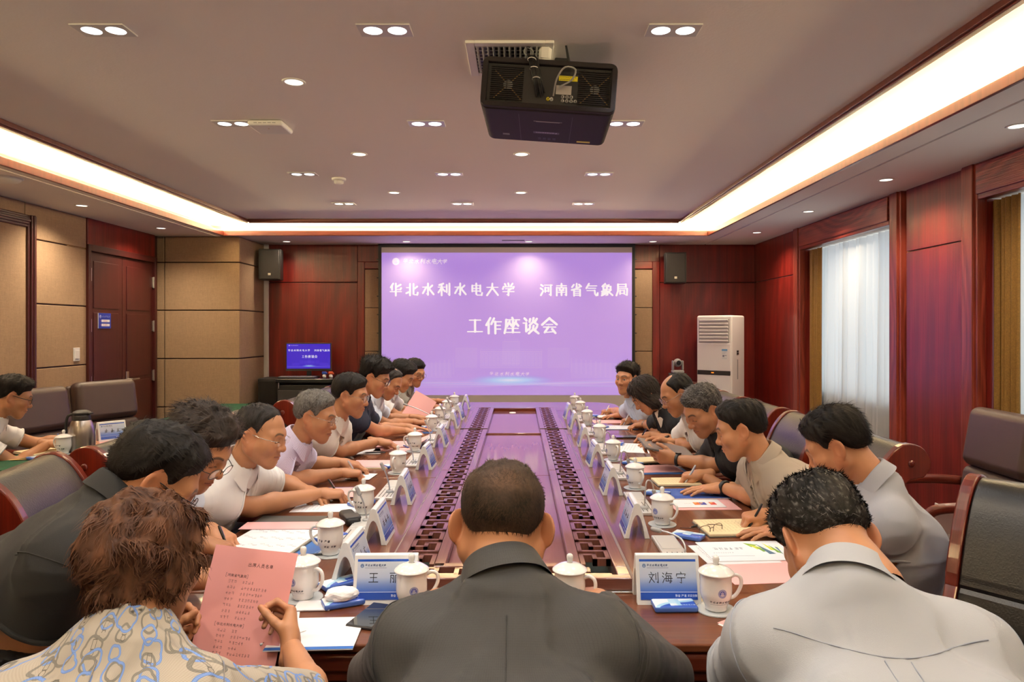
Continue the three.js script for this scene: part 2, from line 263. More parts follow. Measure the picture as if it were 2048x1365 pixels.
// right wall with two window openings (and a third beside the camera)
const WINS = [[-7.02, -5.33], [-4.30, -2.60], [-1.60, 0.10]], SILL = 0.95, HEAD = 2.34;
{
  const w = [], e = [ZB, ...WINS.flat(), ZF];
  for (let i = 0; i < e.length; i += 2) w.push(between(XR + 0.02, XR + 0.30, 0, YC, e[i], e[i + 1]));
  for (const [a, b] of WINS) w.push(between(XR + 0.02, XR + 0.30, HEAD, YC, a, b), between(XR + 0.22, XR + 0.30, 0, SILL, a, b));
  struct('wall_right', w, M.plaster);
}
const panel = (parent, x0, x1, y0, y1, z0, z1, mat = M.red, r = 0.004) => obj('panel', between(x0, x1, y0, y1, z0, z1, r), mat, parent);
// back wall panelling: red boards, groove at 2.11, framed beige niche behind the screen
{
  const w = struct('wall_back_panelling', between(-3.04, XR, 0, 0.001, ZB, ZB + 0.001), M.groove), z = ZB;
  for (const [a, b] of [[-3.02, -1.94], [1.70, 2.845]]) { panel(w, a, b, 0, 2.106, z, z + 0.02); panel(w, a, b, 2.114, YS, z, z + 0.02); }
  panel(w, -1.936, 1.696, 2.36, YS, z, z + 0.02);
  for (const [a, b] of [[-1.936, -1.85], [1.61, 1.696]]) obj('frame_board', between(a, b, 0, 2.36, z, z + 0.045, 0.008), M.red, w);
  obj('frame_board', between(-1.85, 1.61, 2.27, 2.36, z, z + 0.045, 0.008, true), M.red, w);
  let y = 0; for (const t of [0.23, 0.75, 1.28, 1.805, 2.27]) { for (const [a, b] of [[-1.85, -0.7], [-0.694, 0.46], [0.466, 1.61]]) panel(w, a, b, y + 0.003, t - 0.003, z, z + 0.03, M.fabric, 0.006); y = t; }
}
// left wall: beige fabric panels with dark reveals, door, pilaster
const FP = [0.0, 0.69, 1.222, 1.753, 2.28, YS];
function fabricRows(parent, x0, x1, z0, z1, thin) { for (let i = 0; i < 5; i++) panel(parent, x0, x1, FP[i] + (i ? 0.005 : 0), FP[i + 1] - 0.005, z0, z1, M.fabric, 0.006); }
{
  const w = struct('wall_left_panelling', between(XL, XL + 0.001, 0, 0.001, ZB, ZF), M.groove);
  for (const [a, b] of [[-6.39, -5.60], [-5.594, -3.9], [-3.894, -2.2], [-2.194, -0.4], [-0.394, ZF]]) fabricRows(w, XL, XL + 0.025, a, b);
  panel(w, XL, XL + 0.03, 2.325, YS, -7.59, -6.40);
  const b = obj('brass_strip', between(XL + 0.012, XL + 0.022, 2.277, 2.283, -6.39, -6.12), M.brass, w); void b;
}
{
  const w = struct('pillar', between(XL, -3.10, 0, YS, ZB, -7.72), M.groove);
  fabricRows(w, XL + 0.09, -3.06, -7.72, -7.68); fabricRows(w, XL, XL + 0.08, -7.72, -7.68);
  fabricRows(w, -3.10, -3.06, ZB + 0.01, -7.722);
  struct('trim_9', between(-3.058, -3.005, 0, YS, ZB, ZB + 0.05, 0.004), M.white);
}
// double door in the left wall
{
  const d = struct('door_1', [between(XL, XL + 0.05, 0, 2.325, -6.43, -6.39, 0.006), between(XL, XL + 0.05, 0, 2.325, -7.60, -7.56, 0.006), between(XL, XL + 0.05, 2.265, 2.325, -7.56, -6.43, 0.006, true)], M.door);
  for (const [a, b] of [[-6.975, -6.432], [-7.557, -6.98]]) {
    const leaf = obj('door_leaf', between(XL + 0.004, XL + 0.020, 0.01, 2.262, a, b, 0.003), M.door, d);
    for (const [y0, y1] of [[0.12, 1.02], [1.06, 1.70], [1.74, 2.18]]) obj('panel', between(XL + 0.018, XL + 0.027, y0, y1, a + 0.07, b - 0.07, 0.006), M.door, leaf);
  }
  for (const [y, z] of [[2.05, -6.44], [1.58, -6.44], [1.05, -6.44], [2.05, -7.55], [1.58, -7.55], [1.05, -7.55]]) obj('hinge', [between(XL + 0.02, XL + 0.034, y - 0.055, y + 0.055, z - 0.016, z + 0.016, 0.003), cyl(0.008, 0.008, 0.12, XL + 0.036, y, z, 10)], M.steel, d);
  const h = obj('door_handle', [between(XL + 0.02, XL + 0.03, 0.88, 1.12, -7.085, -7.035, 0.006), turned(cyl(0.011, 0.011, 0.06, 0, 0, 0, 12), 0, 0, PI / 2).translate(XL + 0.055, 1.04, -7.06), turned(cyl(0.009, 0.009, 0.12, 0, 0, 0, 12), PI / 2, 0, 0).translate(XL + 0.08, 1.04, -7.12)], M.steel, d); void h;
}
const signTex = canvasTex(256, 180, (g, w, h) => { g.fillStyle = '#2338a8'; g.fillRect(0, 0, w, h); emblem(g, 38, 40, 20, '#d8dcff', '#2338a8'); g.strokeStyle = '#c8d0ff'; blurred(g, 7, 70, 30, 20, 24, 4); g.fillStyle = '#e8e6ee'; g.fillRect(60, 76, 170, 30); g.fillRect(60, 124, 170, 30); g.strokeStyle = '#b03050'; blurred(g, 4, 100, 82, 18, 22, 5); blurred(g, 4, 100, 130, 18, 22, 6); g.fillStyle = '#e0486a'; g.fillRect(36, 88, 14, 5); g.fillRect(36, 136, 14, 5); });
const plate = (w, h, t) => { const g = new THREE.BoxGeometry(w, h, t); return g; };
{ const s = tag(obj('door_sign', plate(0.20, 0.145, 0.006), [M.white, M.white, M.white, M.white, std({ map: signTex, roughness: 0.4 }), M.white]), 'small blue notice with white lines fixed on the dark double door', 'sign'); s.position.set(XL + 0.031, 1.625, -6.66); s.rotation.y = PI / 2; }
{ const s = thing('light_switch', 'white light switch on the beige fabric wall beside the door', 'switch', [XL + 0.026, 1.32, -6.24], PI / 2); obj('plate', bx(0.086, 0.12, 0.009, 0, 0, 0.004, 0.003), M.white, s); obj('rocker', bx(0.05, 0.075, 0.006, 0, 0, 0.010, 0.002), M.white, s); }
{ const s = thing('wall_socket', 'white socket plate low on the red panelling near the empty brown armchair', 'socket', [XR - 0.012, 0.32, -4.72], -PI / 2); obj('plate', bx(0.086, 0.086, 0.009, 0, 0, 0.003, 0.003), M.white, s); obj('insert', bx(0.05, 0.05, 0.004, 0, 0, 0.009, 0.001), M.grey, s); }
// framed board on the left wall
{
  const f = thing('framed_wall_board', 'large beige board in a dark red moulded frame on the fabric wall', 'picture', [XL + 0.026, 0, 0]);
  const z0 = -5.69, z1 = -3.6, y0 = 0.55, y1 = 2.46, w = 0.10;
  for (const [a, b, c, d, tn] of [[z0, z0 + w, y0, y1, false], [z1 - w, z1, y0, y1, false], [z0 + w, z1 - w, y1 - w, y1, true], [z0 + w, z1 - w, y0, y0 + w, true]]) {
    const vert = !tn, e = (k, t) => (vert ? between(0, t, c, d, a + k, b - k, 0.008) : between(0, t, c + k, d - k, a, b, 0.008, true));
    obj('frame_side', [e(0, 0.03), e(0.02, 0.045), e(0.038, 0.055)], M.door, f);
  }
  obj('board', between(0, 0.012, y0 + w, y1 - w, z0 + w, z1 - w), M.fabric, f);
  obj('inset_panel', between(0.010, 0.018, y0 + w + 0.2, y1 - w - 0.2, z0 + w + 0.36, z1 - w - 0.2, 0.003), M.fabric, f);
}
// right wall panelling and window surrounds
{
  const w = struct('wall_right_panelling', between(XR, XR + 0.001, 0, 0.001, ZB, ZF), M.groove), x0 = XR - 0.006, x1 = XR + 0.02;
  for (const [a, b] of [[ZB + 0.02, -7.205], [-5.135, -4.465], [-2.425, -1.775], [0.275, ZF]]) { panel(w, x0, x1, 0, 2.106, a, b); panel(w, x0, x1, 2.114, YS, a, b); }
}
const sheerMat = phys({ color: rgb(0.70, 0.725, 0.74), bumpMap: sized(weave, 0.03, 0.03), bumpScale: 0.0002, roughness: 0.95, transmission: 0.55, thickness: 0, side: THREE.DoubleSide });
const goldTex = dataTex(256, 256, (u, v) => { const t = 0.88 + 0.08 * tnoise(u * 120, v * 60, 120, 60, 9) + 0.05 * Math.sin(v * PI * 2 * 60); return [0.60 * t, 0.45 * t, 0.20 * t]; });
const goldMat = phys({ map: sized(goldTex, 0.3, 0.3), roughness: 0.75, sheen: 0.5, sheenColor: rgb(0.8, 0.65, 0.35), sheenRoughness: 0.4, side: THREE.DoubleSide });
function curtainGeo(z0, z1, y0, y1, folds, depth, seed, gather = 0) {   // hangs in the plane x = 0, folds pinched at the top, swaying below
  const r = rng(seed), nu = folds * 10, nv = 18, g = new THREE.PlaneGeometry(1, 1, nu, nv), p = g.attributes.position, ph = [r() * 6, r() * 6, r() * 6];
  for (let i = 0; i < p.count; i++) {
    const u = p.getX(i) + 0.5, v = p.getY(i) + 0.5, wob = 0.25 * Math.sin(u * 11 + ph[0]) + 0.18 * Math.sin(u * 23 + ph[1]), a = u * folds * 2 * PI + wob * 3;
    const amp = depth * (0.55 + 0.45 * (1 - v)) * (0.7 + 0.3 * Math.sin(u * 17 + ph[2]));
    const q = gather ? lerp(u, 0.5 + (u - 0.5) * 0.72, gather * Math.sin(clamp(1 - v) * PI)) : u;
    p.setXYZ(i, Math.sin(a) * amp, lerp(y0, y1, v), lerp(z0, z1, q) + Math.sin(a * 2 + 1) * amp * 0.25);
    g.attributes.uv.setXY(i, u * (z1 - z0) * 1.5, v * (y1 - y0));
  }
  g.computeVertexNormals(); return g;
}
const glassMat = phys({ color: rgb(1, 1, 1), roughness: 0.02, transmission: 1, thickness: 0, ior: 1.5 });
WINS.forEach(([a, b], i) => {
  const w = struct('window_' + (i + 1), between(XR + 0.015, XR + 0.06, HEAD + 0.001, HEAD + 0.03, a, b), M.red);
  const j = 0.165, f = (z0, z1, y0, y1, tn) => obj('frame_board', [between(XR - 0.03, XR + 0.03, y0, y1, z0, z1, 0.006, tn), tn ? between(XR - 0.045, XR - 0.02, y0 + 0.03, y1 - 0.012, z0, z1, 0.006, true) : between(XR - 0.045, XR - 0.02, y0, y1, z0 + 0.03, z1 - 0.03, 0.006)], M.redBoard, w);
  f(a - j, a, 0, YS); f(b, b + j, 0, YS); f(a, b, HEAD, YS, true);
  for (const [z0, z1] of [[a - 0.005, a + 0.012], [b - 0.012, b + 0.005]]) obj('reveal_board', between(XR + 0.02, XR + 0.30, 0, HEAD, z0, z1), M.red, w);
  obj('sill', between(XR + 0.14, XR + 0.33, SILL - 0.03, SILL, a, b, 0.004), M.white, w);
  const m = (a + b) / 2, bars = [[a, a + 0.05, SILL, HEAD], [b - 0.05, b, SILL, HEAD], [m - 0.035, m + 0.035, SILL, HEAD]];
  for (const [z0, z1, y0, y1] of bars) obj('window_bar', between(XR + 0.24, XR + 0.29, y0, y1, z0, z1, 0.004), M.white, w);
  for (const [y0, y1] of [[SILL, SILL + 0.05], [HEAD - 0.05, HEAD], [1.86, 1.90]]) obj('window_bar', between(XR + 0.24, XR + 0.29, y0, y1, a + 0.05, b - 0.05, 0.004), M.white, w);
  for (const [z0, z1] of [[a + 0.05, m - 0.035], [m + 0.035, b - 0.05]]) obj('pane', new THREE.PlaneGeometry(z1 - z0, HEAD - SILL - 0.1).rotateY(-PI / 2).translate(XR + 0.265, (SILL + HEAD) / 2, (z0 + z1) / 2), glassMat, w);
  const where = ['beside the air conditioner', 'behind the empty brown armchair', 'beside the camera'][i];
  const sheer = (z0, z1, k, side) => { const o = tag(obj('sheer_curtain', curtainGeo(z0, z1, 0.03, HEAD - 0.01, 8, 0.050, 40 + i * 5 + k), sheerMat), 'thin white sheer curtain, ' + side + ' panel of the window ' + where, 'curtain', 'sheer curtains'); o.position.x = XR + 0.10; };
  sheer(a + 0.06, m - 0.01, 0, 'far'); sheer(m + 0.01, b - 0.04, 1, 'near');
  const gold = (z0, z1, k, side, folds) => { const o = tag(obj('gold_curtain', curtainGeo(z0, z1, 0.02, HEAD - 0.01, folds, 0.030, 60 + i * 5 + k, 0.2), goldMat), 'heavy gold curtain gathered at the ' + side + ' edge of the window ' + where, 'curtain', 'gold curtains'); o.position.x = XR + 0.05; };
  gold(a + 0.01, a + (i === 1 ? 0.27 : 0.34), 0, 'far', 5); gold(b - 0.09, b - 0.015, 1, 'near', 2);
  const l = new THREE.RectAreaLight(rgb(0.82, 0.93, 1), LIGHT.window, b - a, HEAD - SILL); l.position.set(XR + 0.21, (SILL + HEAD) / 2, m); l.lookAt(XR - 1, (SILL + HEAD) / 2, m); scene.add(l);
});

// ---------- ceiling fittings ----------
const warmGlow = std({ color: rgb(0.9, 0.85, 0.78), emissive: rgb(1, 0.90, 0.72), emissiveIntensity: 2.6, roughness: 0.5 }), coolGlow = std({ color: rgb(0.9, 0.9, 0.9), emissive: rgb(0.95, 0.98, 1), emissiveIntensity: 2.8, roughness: 0.5 });
const rimGeo = lathe([[0.040, 0.0], [0.041, -0.004], [0.050, -0.006], [0.053, -0.003], [0.053, 0.0]], 28), discGeo = new THREE.CircleGeometry(0.0405, 28).rotateX(PI / 2);
function lamp(color, power, x, y, z, angle, pen = 0.9) { const l = new THREE.SpotLight(color, power, 0, angle, pen); l.position.set(x, y, z); l.target.position.set(x, 0, z); l.castShadow = true; l.shadow.radius = 2; scene.add(l); scene.add(l.target); }
function downlight(x, y, z, label, group, power) {
  const t = thing('downlight', label, 'ceiling light', [x, y, z], 0, group);
  obj('rim', rimGeo, M.white, t); const d = obj('diffuser', discGeo, warmGlow, t); d.position.y = -0.0025; lamp(WARM, power, x, y - 0.02, z, 1.25);
}
const ord = ['first', 'second', 'third', 'fourth', 'fifth', 'sixth'];
for (const [k, x] of [-1.03, 0.02].entries()) [-5.80, -4.53, -3.21, -1.9, -0.6].forEach((z, i) => downlight(x, YC, z, 'round warm downlight ' + (k ? 'above the table' : 'over the door-side seats') + ', ' + ord[i] + ' from the screen', 'round downlights in the raised ceiling', LIGHT.round));
[-7.05, -5.77, -4.5, -3.2, -1.9].forEach((z, i) => downlight(-3.60, YS, z, 'round soffit downlight along the fabric wall, ' + ord[i] + ' from the screen end', 'round downlights in the soffit', LIGHT.soffit));
[-7.37, -6.06, -4.78, -3.52, -2.2, -0.9].forEach((z, i) => downlight(2.51, YS, z, 'round soffit downlight along the windows, ' + ord[i] + ' from the screen end', 'round downlights in the soffit', LIGHT.soffit));
[-2.69, -1.30, 0.12, 1.56].forEach((x, i) => downlight(x, YS, -8.12, 'round soffit downlight above the screen wall, ' + ord[i] + ' from the door side', 'round downlights in the soffit', LIGHT.soffit * 0.36));
{
  const fr = (() => { const s = new THREE.Shape(); s.moveTo(-0.099, -0.0525); s.lineTo(0.099, -0.0525); s.lineTo(0.099, 0.0525); s.lineTo(-0.099, 0.0525); for (const x of [-0.046, 0.046]) { const h = new THREE.Path(); h.absarc(x, 0, 0.036, 0, PI * 2, true); s.holes.push(h); } return new THREE.ExtrudeGeometry(s, { depth: 0.004, bevelEnabled: true, bevelSize: 0.001, bevelThickness: 0.001, bevelSegments: 1, curveSegments: 20 }).rotateX(PI / 2); })();
  const bulb = new THREE.CircleGeometry(0.0365, 24).rotateX(PI / 2), frMat = std({ color: rgb(0.62, 0.60, 0.6), roughness: 0.4 });
  [[-1.57, 'on the door side'], [-0.505, 'over the table edge'], [0.585, 'on the window side']].forEach(([x, side]) => [-6.30, -5.10, -3.85, -2.65, -1.43, -0.2].forEach((z, i) => {
    const t = thing('twin_downlight', 'cool white twin downlight, ' + ord[i] + ' from the screen in the row ' + side, 'ceiling light', [x, YC - 0.001, z], 0, 'twin downlights');
    obj('frame', fr, frMat, t);
    for (const dx of [-0.046, 0.046]) { const d = obj('lamp_face', bulb, coolGlow, t); d.position.set(dx, -0.0045, 0); }
    lamp(COOL, LIGHT.twin, x, YC - 0.03, z, 1.15);
  }));
}
{ // access point and smoke detectors
  const dome = lathe([[0, -0.032], [0.05, -0.031], [0.085, -0.024], [0.098, -0.012], [0.1, 0], [0.09, 0]], 32);
  const t = thing('wireless_access_point', 'white rounded wireless access point on the ceiling near a twin downlight', 'access point', [-1.37, YC, -3.87]);
  obj('housing', [bx(0.19, 0.03, 0.19, 0, -0.018, 0, 0.014)], M.white, t); obj('vent_slot', [-0.05, -0.025, 0, 0.025, 0.05].map((x) => bx(0.018, 0.004, 0.004, x, -0.02, 0.094)), M.grey, t); obj('status_light', cyl(0.003, 0.003, 0.002, 0, -0.034, 0.03, 8), M.brass, t);
  const s = thing('smoke_detector', 'small white smoke detector on the raised ceiling', 'smoke detector', [-1.35, YC, -5.26]);
  obj('base', lathe([[0, -0.02], [0.045, -0.02], [0.052, -0.008], [0.052, 0]], 28), M.white, s); obj('sensor_cage', [lathe([[0, -0.045], [0.024, -0.044], [0.03, -0.036], [0.03, -0.02]], 24), ...Array.from({ length: 10 }, (_, i) => bx(0.003, 0.018, 0.004, Math.cos(i * 0.628) * 0.034, -0.028, Math.sin(i * 0.628) * 0.034))], M.white, s);
  const c = thing('ceiling_sensor', 'white domed sensor on the soffit near the framed wall board', 'sensor', [-3.47, YS, -4.72]);
  obj('dome', dome, M.white, c); obj('collar', lathe([[0.1, -0.008], [0.112, -0.004], [0.112, 0]], 32), M.white, c);
}
{ // supply air grille behind the projector
  const t = thing('ceiling_air_grille', 'white square ceiling air grille with thin blades beside the projector mount', 'air vent', [-0.035, YC, -2.93]); t.scale.set(0.70, 1, 0.72);
  const q = 0.225;
  for (const [x, z, w, d] of [[-q, 0, 0.05, 0.5], [q, 0, 0.05, 0.5], [0, -q, 0.4, 0.05], [0, q, 0.4, 0.05]]) obj('frame_side', bx(w, 0.012, d, x, -0.005, z, 0.003), M.white, t);
  obj('dark_box', bx(0.4, 0.004, 0.4, 0, 0.0, 0), M.black, t);
  for (let i = 0; i < 13; i++) obj('blade', turned(bx(0.014, 0.002, 0.4), 0, 0, 0.5).translate(-0.185 + i * 0.031, -0.007, 0), M.white, t);
  for (let i = 0; i < 8; i++) obj('cross_bar', bx(0.4, 0.003, 0.003, 0, -0.004, -0.17 + i * 0.049), M.white, t);
}
{ const t = thing('linear_air_vent', 'short dark linear air vent in the soffit above the screen', 'air vent', [-0.06, YS, -8.02]); obj('frame', [bx(0.26, 0.006, 0.01, 0, -0.002, -0.022), bx(0.26, 0.006, 0.01, 0, -0.002, 0.022)], M.grey, t); obj('slot', bx(0.25, 0.003, 0.036, 0, -0.0005, 0), M.black, t); }

// ---------- projection screen, speakers, monitor on console, air conditioner, camera ----------
{
  const t = thing('projection_screen', 'large framed projection screen showing a purple title slide', 'projection screen', [-0.14, 0, ZB + 0.10]);
  const pic = canvasTex(2048, 1176, (g, w, h) => slide(g, w, h, '#cdb8f4', '#a981e6', '#ffffff'));
  const wht = phys({ color: rgb(0.66, 0.60, 0.56), roughness: 0.75 });
  obj('sheet', between(-1.50, 1.50, 0.56, 2.535, -0.004, 0), wht, t);
  const im = obj('screen_image', new THREE.PlaneGeometry(2.985, 1.70).translate(0, 1.61, 0.002), std({ color: rgb(0.42, 0.36, 0.42), roughness: 0.7, emissive: rgb(1, 1, 1), emissiveMap: pic, emissiveIntensity: LIGHT.screen }), t); im.castShadow = false;
  obj('border', [between(-1.53, -1.495, 0.50, YS - 0.003, -0.012, 0.006), between(1.495, 1.53, 0.50, YS - 0.003, -0.012, 0.006), between(-1.53, 1.53, 2.525, YS - 0.003, -0.02, 0.012), between(-1.53, 1.53, 0.50, 0.56, -0.012, 0.006)], M.black, t);
  for (const s of [-1, 1]) for (let i = 0; i < 9; i++) obj('tension_tab', bx(0.02, 0.012, 0.006, s * 1.54, 0.62 + i * 0.22, 0, 0.002), M.black, t);
  obj('bottom_bar', turned(cyl(0.02, 0.02, 3.06, 0, 0, 0, 12), 0, 0, PI / 2).translate(0, 0.49, 0), M.black, t);
  const l = new THREE.RectAreaLight(rgb(0.50, 0.26, 1.0), LIGHT.screenFill, 2.98, 1.7); l.position.set(-0.14, 1.61, ZB + 0.106); l.lookAt(-0.14, 1.61, 0); scene.add(l);
}
function speaker(x, y, z, turn, label) {
  const t = thing('wall_speaker', label, 'speaker', [x, y, z], turn, 'wall speakers');
  const s = new THREE.Shape(); s.moveTo(-0.115, -0.10); s.lineTo(0.115, -0.10); s.lineTo(0.115, 0.06); s.lineTo(0.075, 0.11); s.lineTo(-0.075, 0.11); s.lineTo(-0.115, 0.06);
  obj('cabinet', new THREE.ExtrudeGeometry(s, { depth: 0.345, bevelEnabled: true, bevelSize: 0.006, bevelThickness: 0.006, bevelSegments: 2 }).rotateX(PI / 2).translate(0, 0.1725, 0).rotateY(PI), M.black, t);
  obj('grille', bx(0.215, 0.335, 0.012, 0, 0, 0.106, 0.005), M.gunmetal, t);
  obj('badge', bx(0.03, 0.026, 0.003, 0.0, -0.115, 0.113, 0.001), M.steel, t); obj('bracket', [bx(0.04, 0.12, 0.03, 0, 0, -0.125), cyl(0.012, 0.012, 0.05, 0, 0, -0.115, 10)], M.steel, t);
}
speaker(-2.90, 2.30, -8.22, 0.12, 'black wall speaker near the fabric pillar above the monitor'); speaker(1.835, 2.26, -8.22, -0.12, 'black wall speaker between the screen and the air conditioner');
{
  const c = thing('console_cabinet', 'black metal console cabinet under the monitor', 'cabinet', [-2.36, 0, -8.12]);
  obj('body', bx(0.70, 0.92, 0.52, 0, 0.46, 0, 0.01), M.black, c); obj('top', bx(0.74, 0.05, 0.56, 0, 0.965, 0, 0.012), M.blackGloss, c);
  for (const s of [-1, 1]) { const d = obj('door', bx(0.335, 0.80, 0.015, s * 0.171, 0.46, 0.265, 0.004), M.gunmetal, c); obj('handle', bx(0.012, 0.14, 0.02, -s * 0.13 + s * 0.171, 0.5, 0.28, 0.004), M.steel, d); }
  obj('rail', [-0.33, 0.33].map((x) => cyl(0.008, 0.008, 0.1, x, 0.93, 0.27, 10)), M.chrome, c);
  const m = thing('monitor', 'flat monitor on the black console showing the same purple title slide', 'monitor', [-2.43, 0.99, -8.10], 0.06);
  const pic = canvasTex(768, 440, (g, w, h) => slide(g, w, h, '#7f6bff', '#4a2ad8', '#ffffff'));
  obj('bezel', bx(0.52, 0.325, 0.03, 0, 0.235, -0.018, 0.006), M.gunmetal, m);
  obj('screen_panel', new THREE.PlaneGeometry(0.495, 0.285).translate(0, 0.243, -0.0015), std({ color: rgb(0.01, 0.01, 0.01), roughness: 0.3, emissive: rgb(1, 1, 1), emissiveMap: pic, emissiveIntensity: 0.75 }), m);
  obj('stand', [bx(0.05, 0.12, 0.03, 0, 0.06, -0.03, 0.005), bx(0.22, 0.012, 0.16, 0, 0.007, -0.02, 0.005)], M.black, m);
  const l = new THREE.RectAreaLight(rgb(0.3, 0.2, 1), 0.5, 0.49, 0.28); l.position.set(-2.43, 1.233, -8.09); l.lookAt(-2.43, 1.233, 0); scene.add(l);
  const k = thing('keyboard', 'dark keyboard lying on the black console under the monitor', 'keyboard', [-2.50, 0.9905, -7.93]);
  obj('case', bx(0.42, 0.016, 0.12, 0, 0.009, 0, 0.004), M.gunmetal, k); obj('keys', Array.from({ length: 56 }, (_, i) => bx(0.022, 0.006, 0.019, -0.19 + (i % 14) * 0.029, 0.019, -0.04 + Math.floor(i / 14) * 0.026)), M.grey, k);
  const toy = (x, col, lab) => { const t = thing('toy_figure', lab, 'ornament', [x, 0.9905, -8.0]); obj('body', [new THREE.SphereGeometry(0.022, 12, 10).translate(0, 0.021, 0), new THREE.SphereGeometry(0.013, 10, 8).translate(0.014, 0.012, 0.016)], M.white, t); obj('cap', [bx(0.05, 0.03, 0.03, 0, 0.056, 0, 0.008), bx(0.02, 0.02, 0.03, 0.024, 0.05, 0, 0.006)], std({ color: col, roughness: 0.5 }), t); };
  toy(-2.22, rgb(0.02, 0.08, 0.45), 'small white ornament with a blue top on the black console'); toy(-2.145, rgb(0.75, 0.12, 0.02), 'small white ornament with an orange top on the black console');
  const b = thing('floor_speaker', 'low dark grey loudspeaker box on the floor between pillar and console', 'speaker', [-2.88, 0, -8.2]); obj('box', bx(0.24, 0.98, 0.3, 0, 0.49, 0, 0.01), M.gunmetal, b); obj('grille', bx(0.2, 0.9, 0.012, 0, 0.5, 0.153, 0.004), M.black, b);
}
{
  const t = thing('air_conditioner', 'tall white floor-standing air conditioner in the corner by the window', 'air conditioner', [2.29, 0, -7.93], -0.72);
  const W = 0.42, D = 0.34, wm = std({ color: rgb(0.86, 0.84, 0.83), roughness: 0.35 });
  obj('body', bx(W, 1.69, D, 0, 0.855, 0, 0.022), wm, t); obj('plinth', bx(W - 0.03, 0.05, D - 0.03, 0, 0.025, 0), M.grey, t);
  obj('lower_panel', bx(W - 0.03, 0.98, 0.012, 0, 0.56, D / 2 + 0.004, 0.004), wm, t); obj('upper_panel', bx(W - 0.03, 0.30, 0.012, 0, 1.235, D / 2 + 0.004, 0.004), wm, t);
  const lv = obj('outlet', bx(W - 0.06, 0.27, 0.008, 0, 1.53, D / 2 + 0.001, 0.003), M.grey, t);
  for (let i = 0; i < 7; i++) obj('louvre', turned(bx(W - 0.08, 0.022, 0.012, 0, 0, 0, 0.003), 0.5, 0, 0).translate(0, 1.415 + i * 0.038, D / 2 + 0.008), wm, lv);
  obj('display_strip', bx(W - 0.03, 0.05, 0.014, 0, 1.06, D / 2 + 0.005, 0.003), M.blackGloss, t);
  obj('display_light', bx(0.03, 0.012, 0.003, -0.01, 1.062, D / 2 + 0.0125), std({ color: rgb(0.2, 0.05, 0), emissive: rgb(1, 0.25, 0.02), emissiveIntensity: 1.4 }), t);
  obj('energy_label', new THREE.PlaneGeometry(0.065, 0.115).translate(0.13, 1.27, D / 2 + 0.0108), std({ map: canvasTex(96, 160, (g, w, h) => { g.fillStyle = '#e9ecec'; g.fillRect(0, 0, w, h); g.fillStyle = '#6fa8d8'; g.fillRect(0, 0, w, 30); g.strokeStyle = '#556'; blurred(g, 6, 8, 44, 10, 13, 3); blurred(g, 4, 8, 64, 10, 13, 4); g.fillStyle = '#778'; g.fillRect(14, 92, 30, 30); g.fillRect(50, 96, 34, 8); blurred(g, 6, 8, 136, 10, 13, 7); }), roughness: 0.5 }), t);
  obj('side_vent', [bx(0.003, 0.02, 0.05, W / 2 + 0.001, 1.30, 0.02), bx(0.003, 0.02, 0.05, W / 2 + 0.001, 1.275, 0.02)], M.gunmetal, t);
  obj('side_print', bx(0.0015, 0.22, 0.02, W / 2 + 0.0005, 1.10, 0.02), M.grey, t);
  const s = thing('camera_stand', 'slim dark stand carrying the conference camera beside the air conditioner', 'stand', [1.83, 0, -8.05]);
  obj('pole', cyl(0.02, 0.02, 1.02, 0, 0.51, 0, 14), M.black, s); obj('base', lathe([[0, 0.02], [0.16, 0.016], [0.17, 0], [0, 0]], 28), M.black, s); obj('shelf', bx(0.18, 0.02, 0.16, 0, 1.03, 0, 0.004), M.gunmetal, s);
  const c = thing('conference_camera', 'grey motorised conference camera with a black lens on its stand', 'camera', [1.83, 1.041, -8.05]);
  obj('base', bx(0.13, 0.035, 0.12, 0, 0.0176, 0, 0.012), M.grey, c); obj('yoke', [bx(0.02, 0.11, 0.06, -0.055, 0.09, 0, 0.009), bx(0.02, 0.11, 0.06, 0.055, 0.09, 0, 0.009)], M.grey, c);
  obj('head', [new THREE.SphereGeometry(0.048, 24, 16).translate(0, 0.12, 0), turned(cyl(0.036, 0.032, 0.05, 0, 0, 0, 24), PI / 2, 0, 0).translate(0, 0.12, 0.03)], M.grey, c); obj('lens', turned(cyl(0.026, 0.026, 0.01, 0, 0, 0, 24), PI / 2, 0, 0).translate(0, 0.12, 0.054), M.blackGloss, c);
}
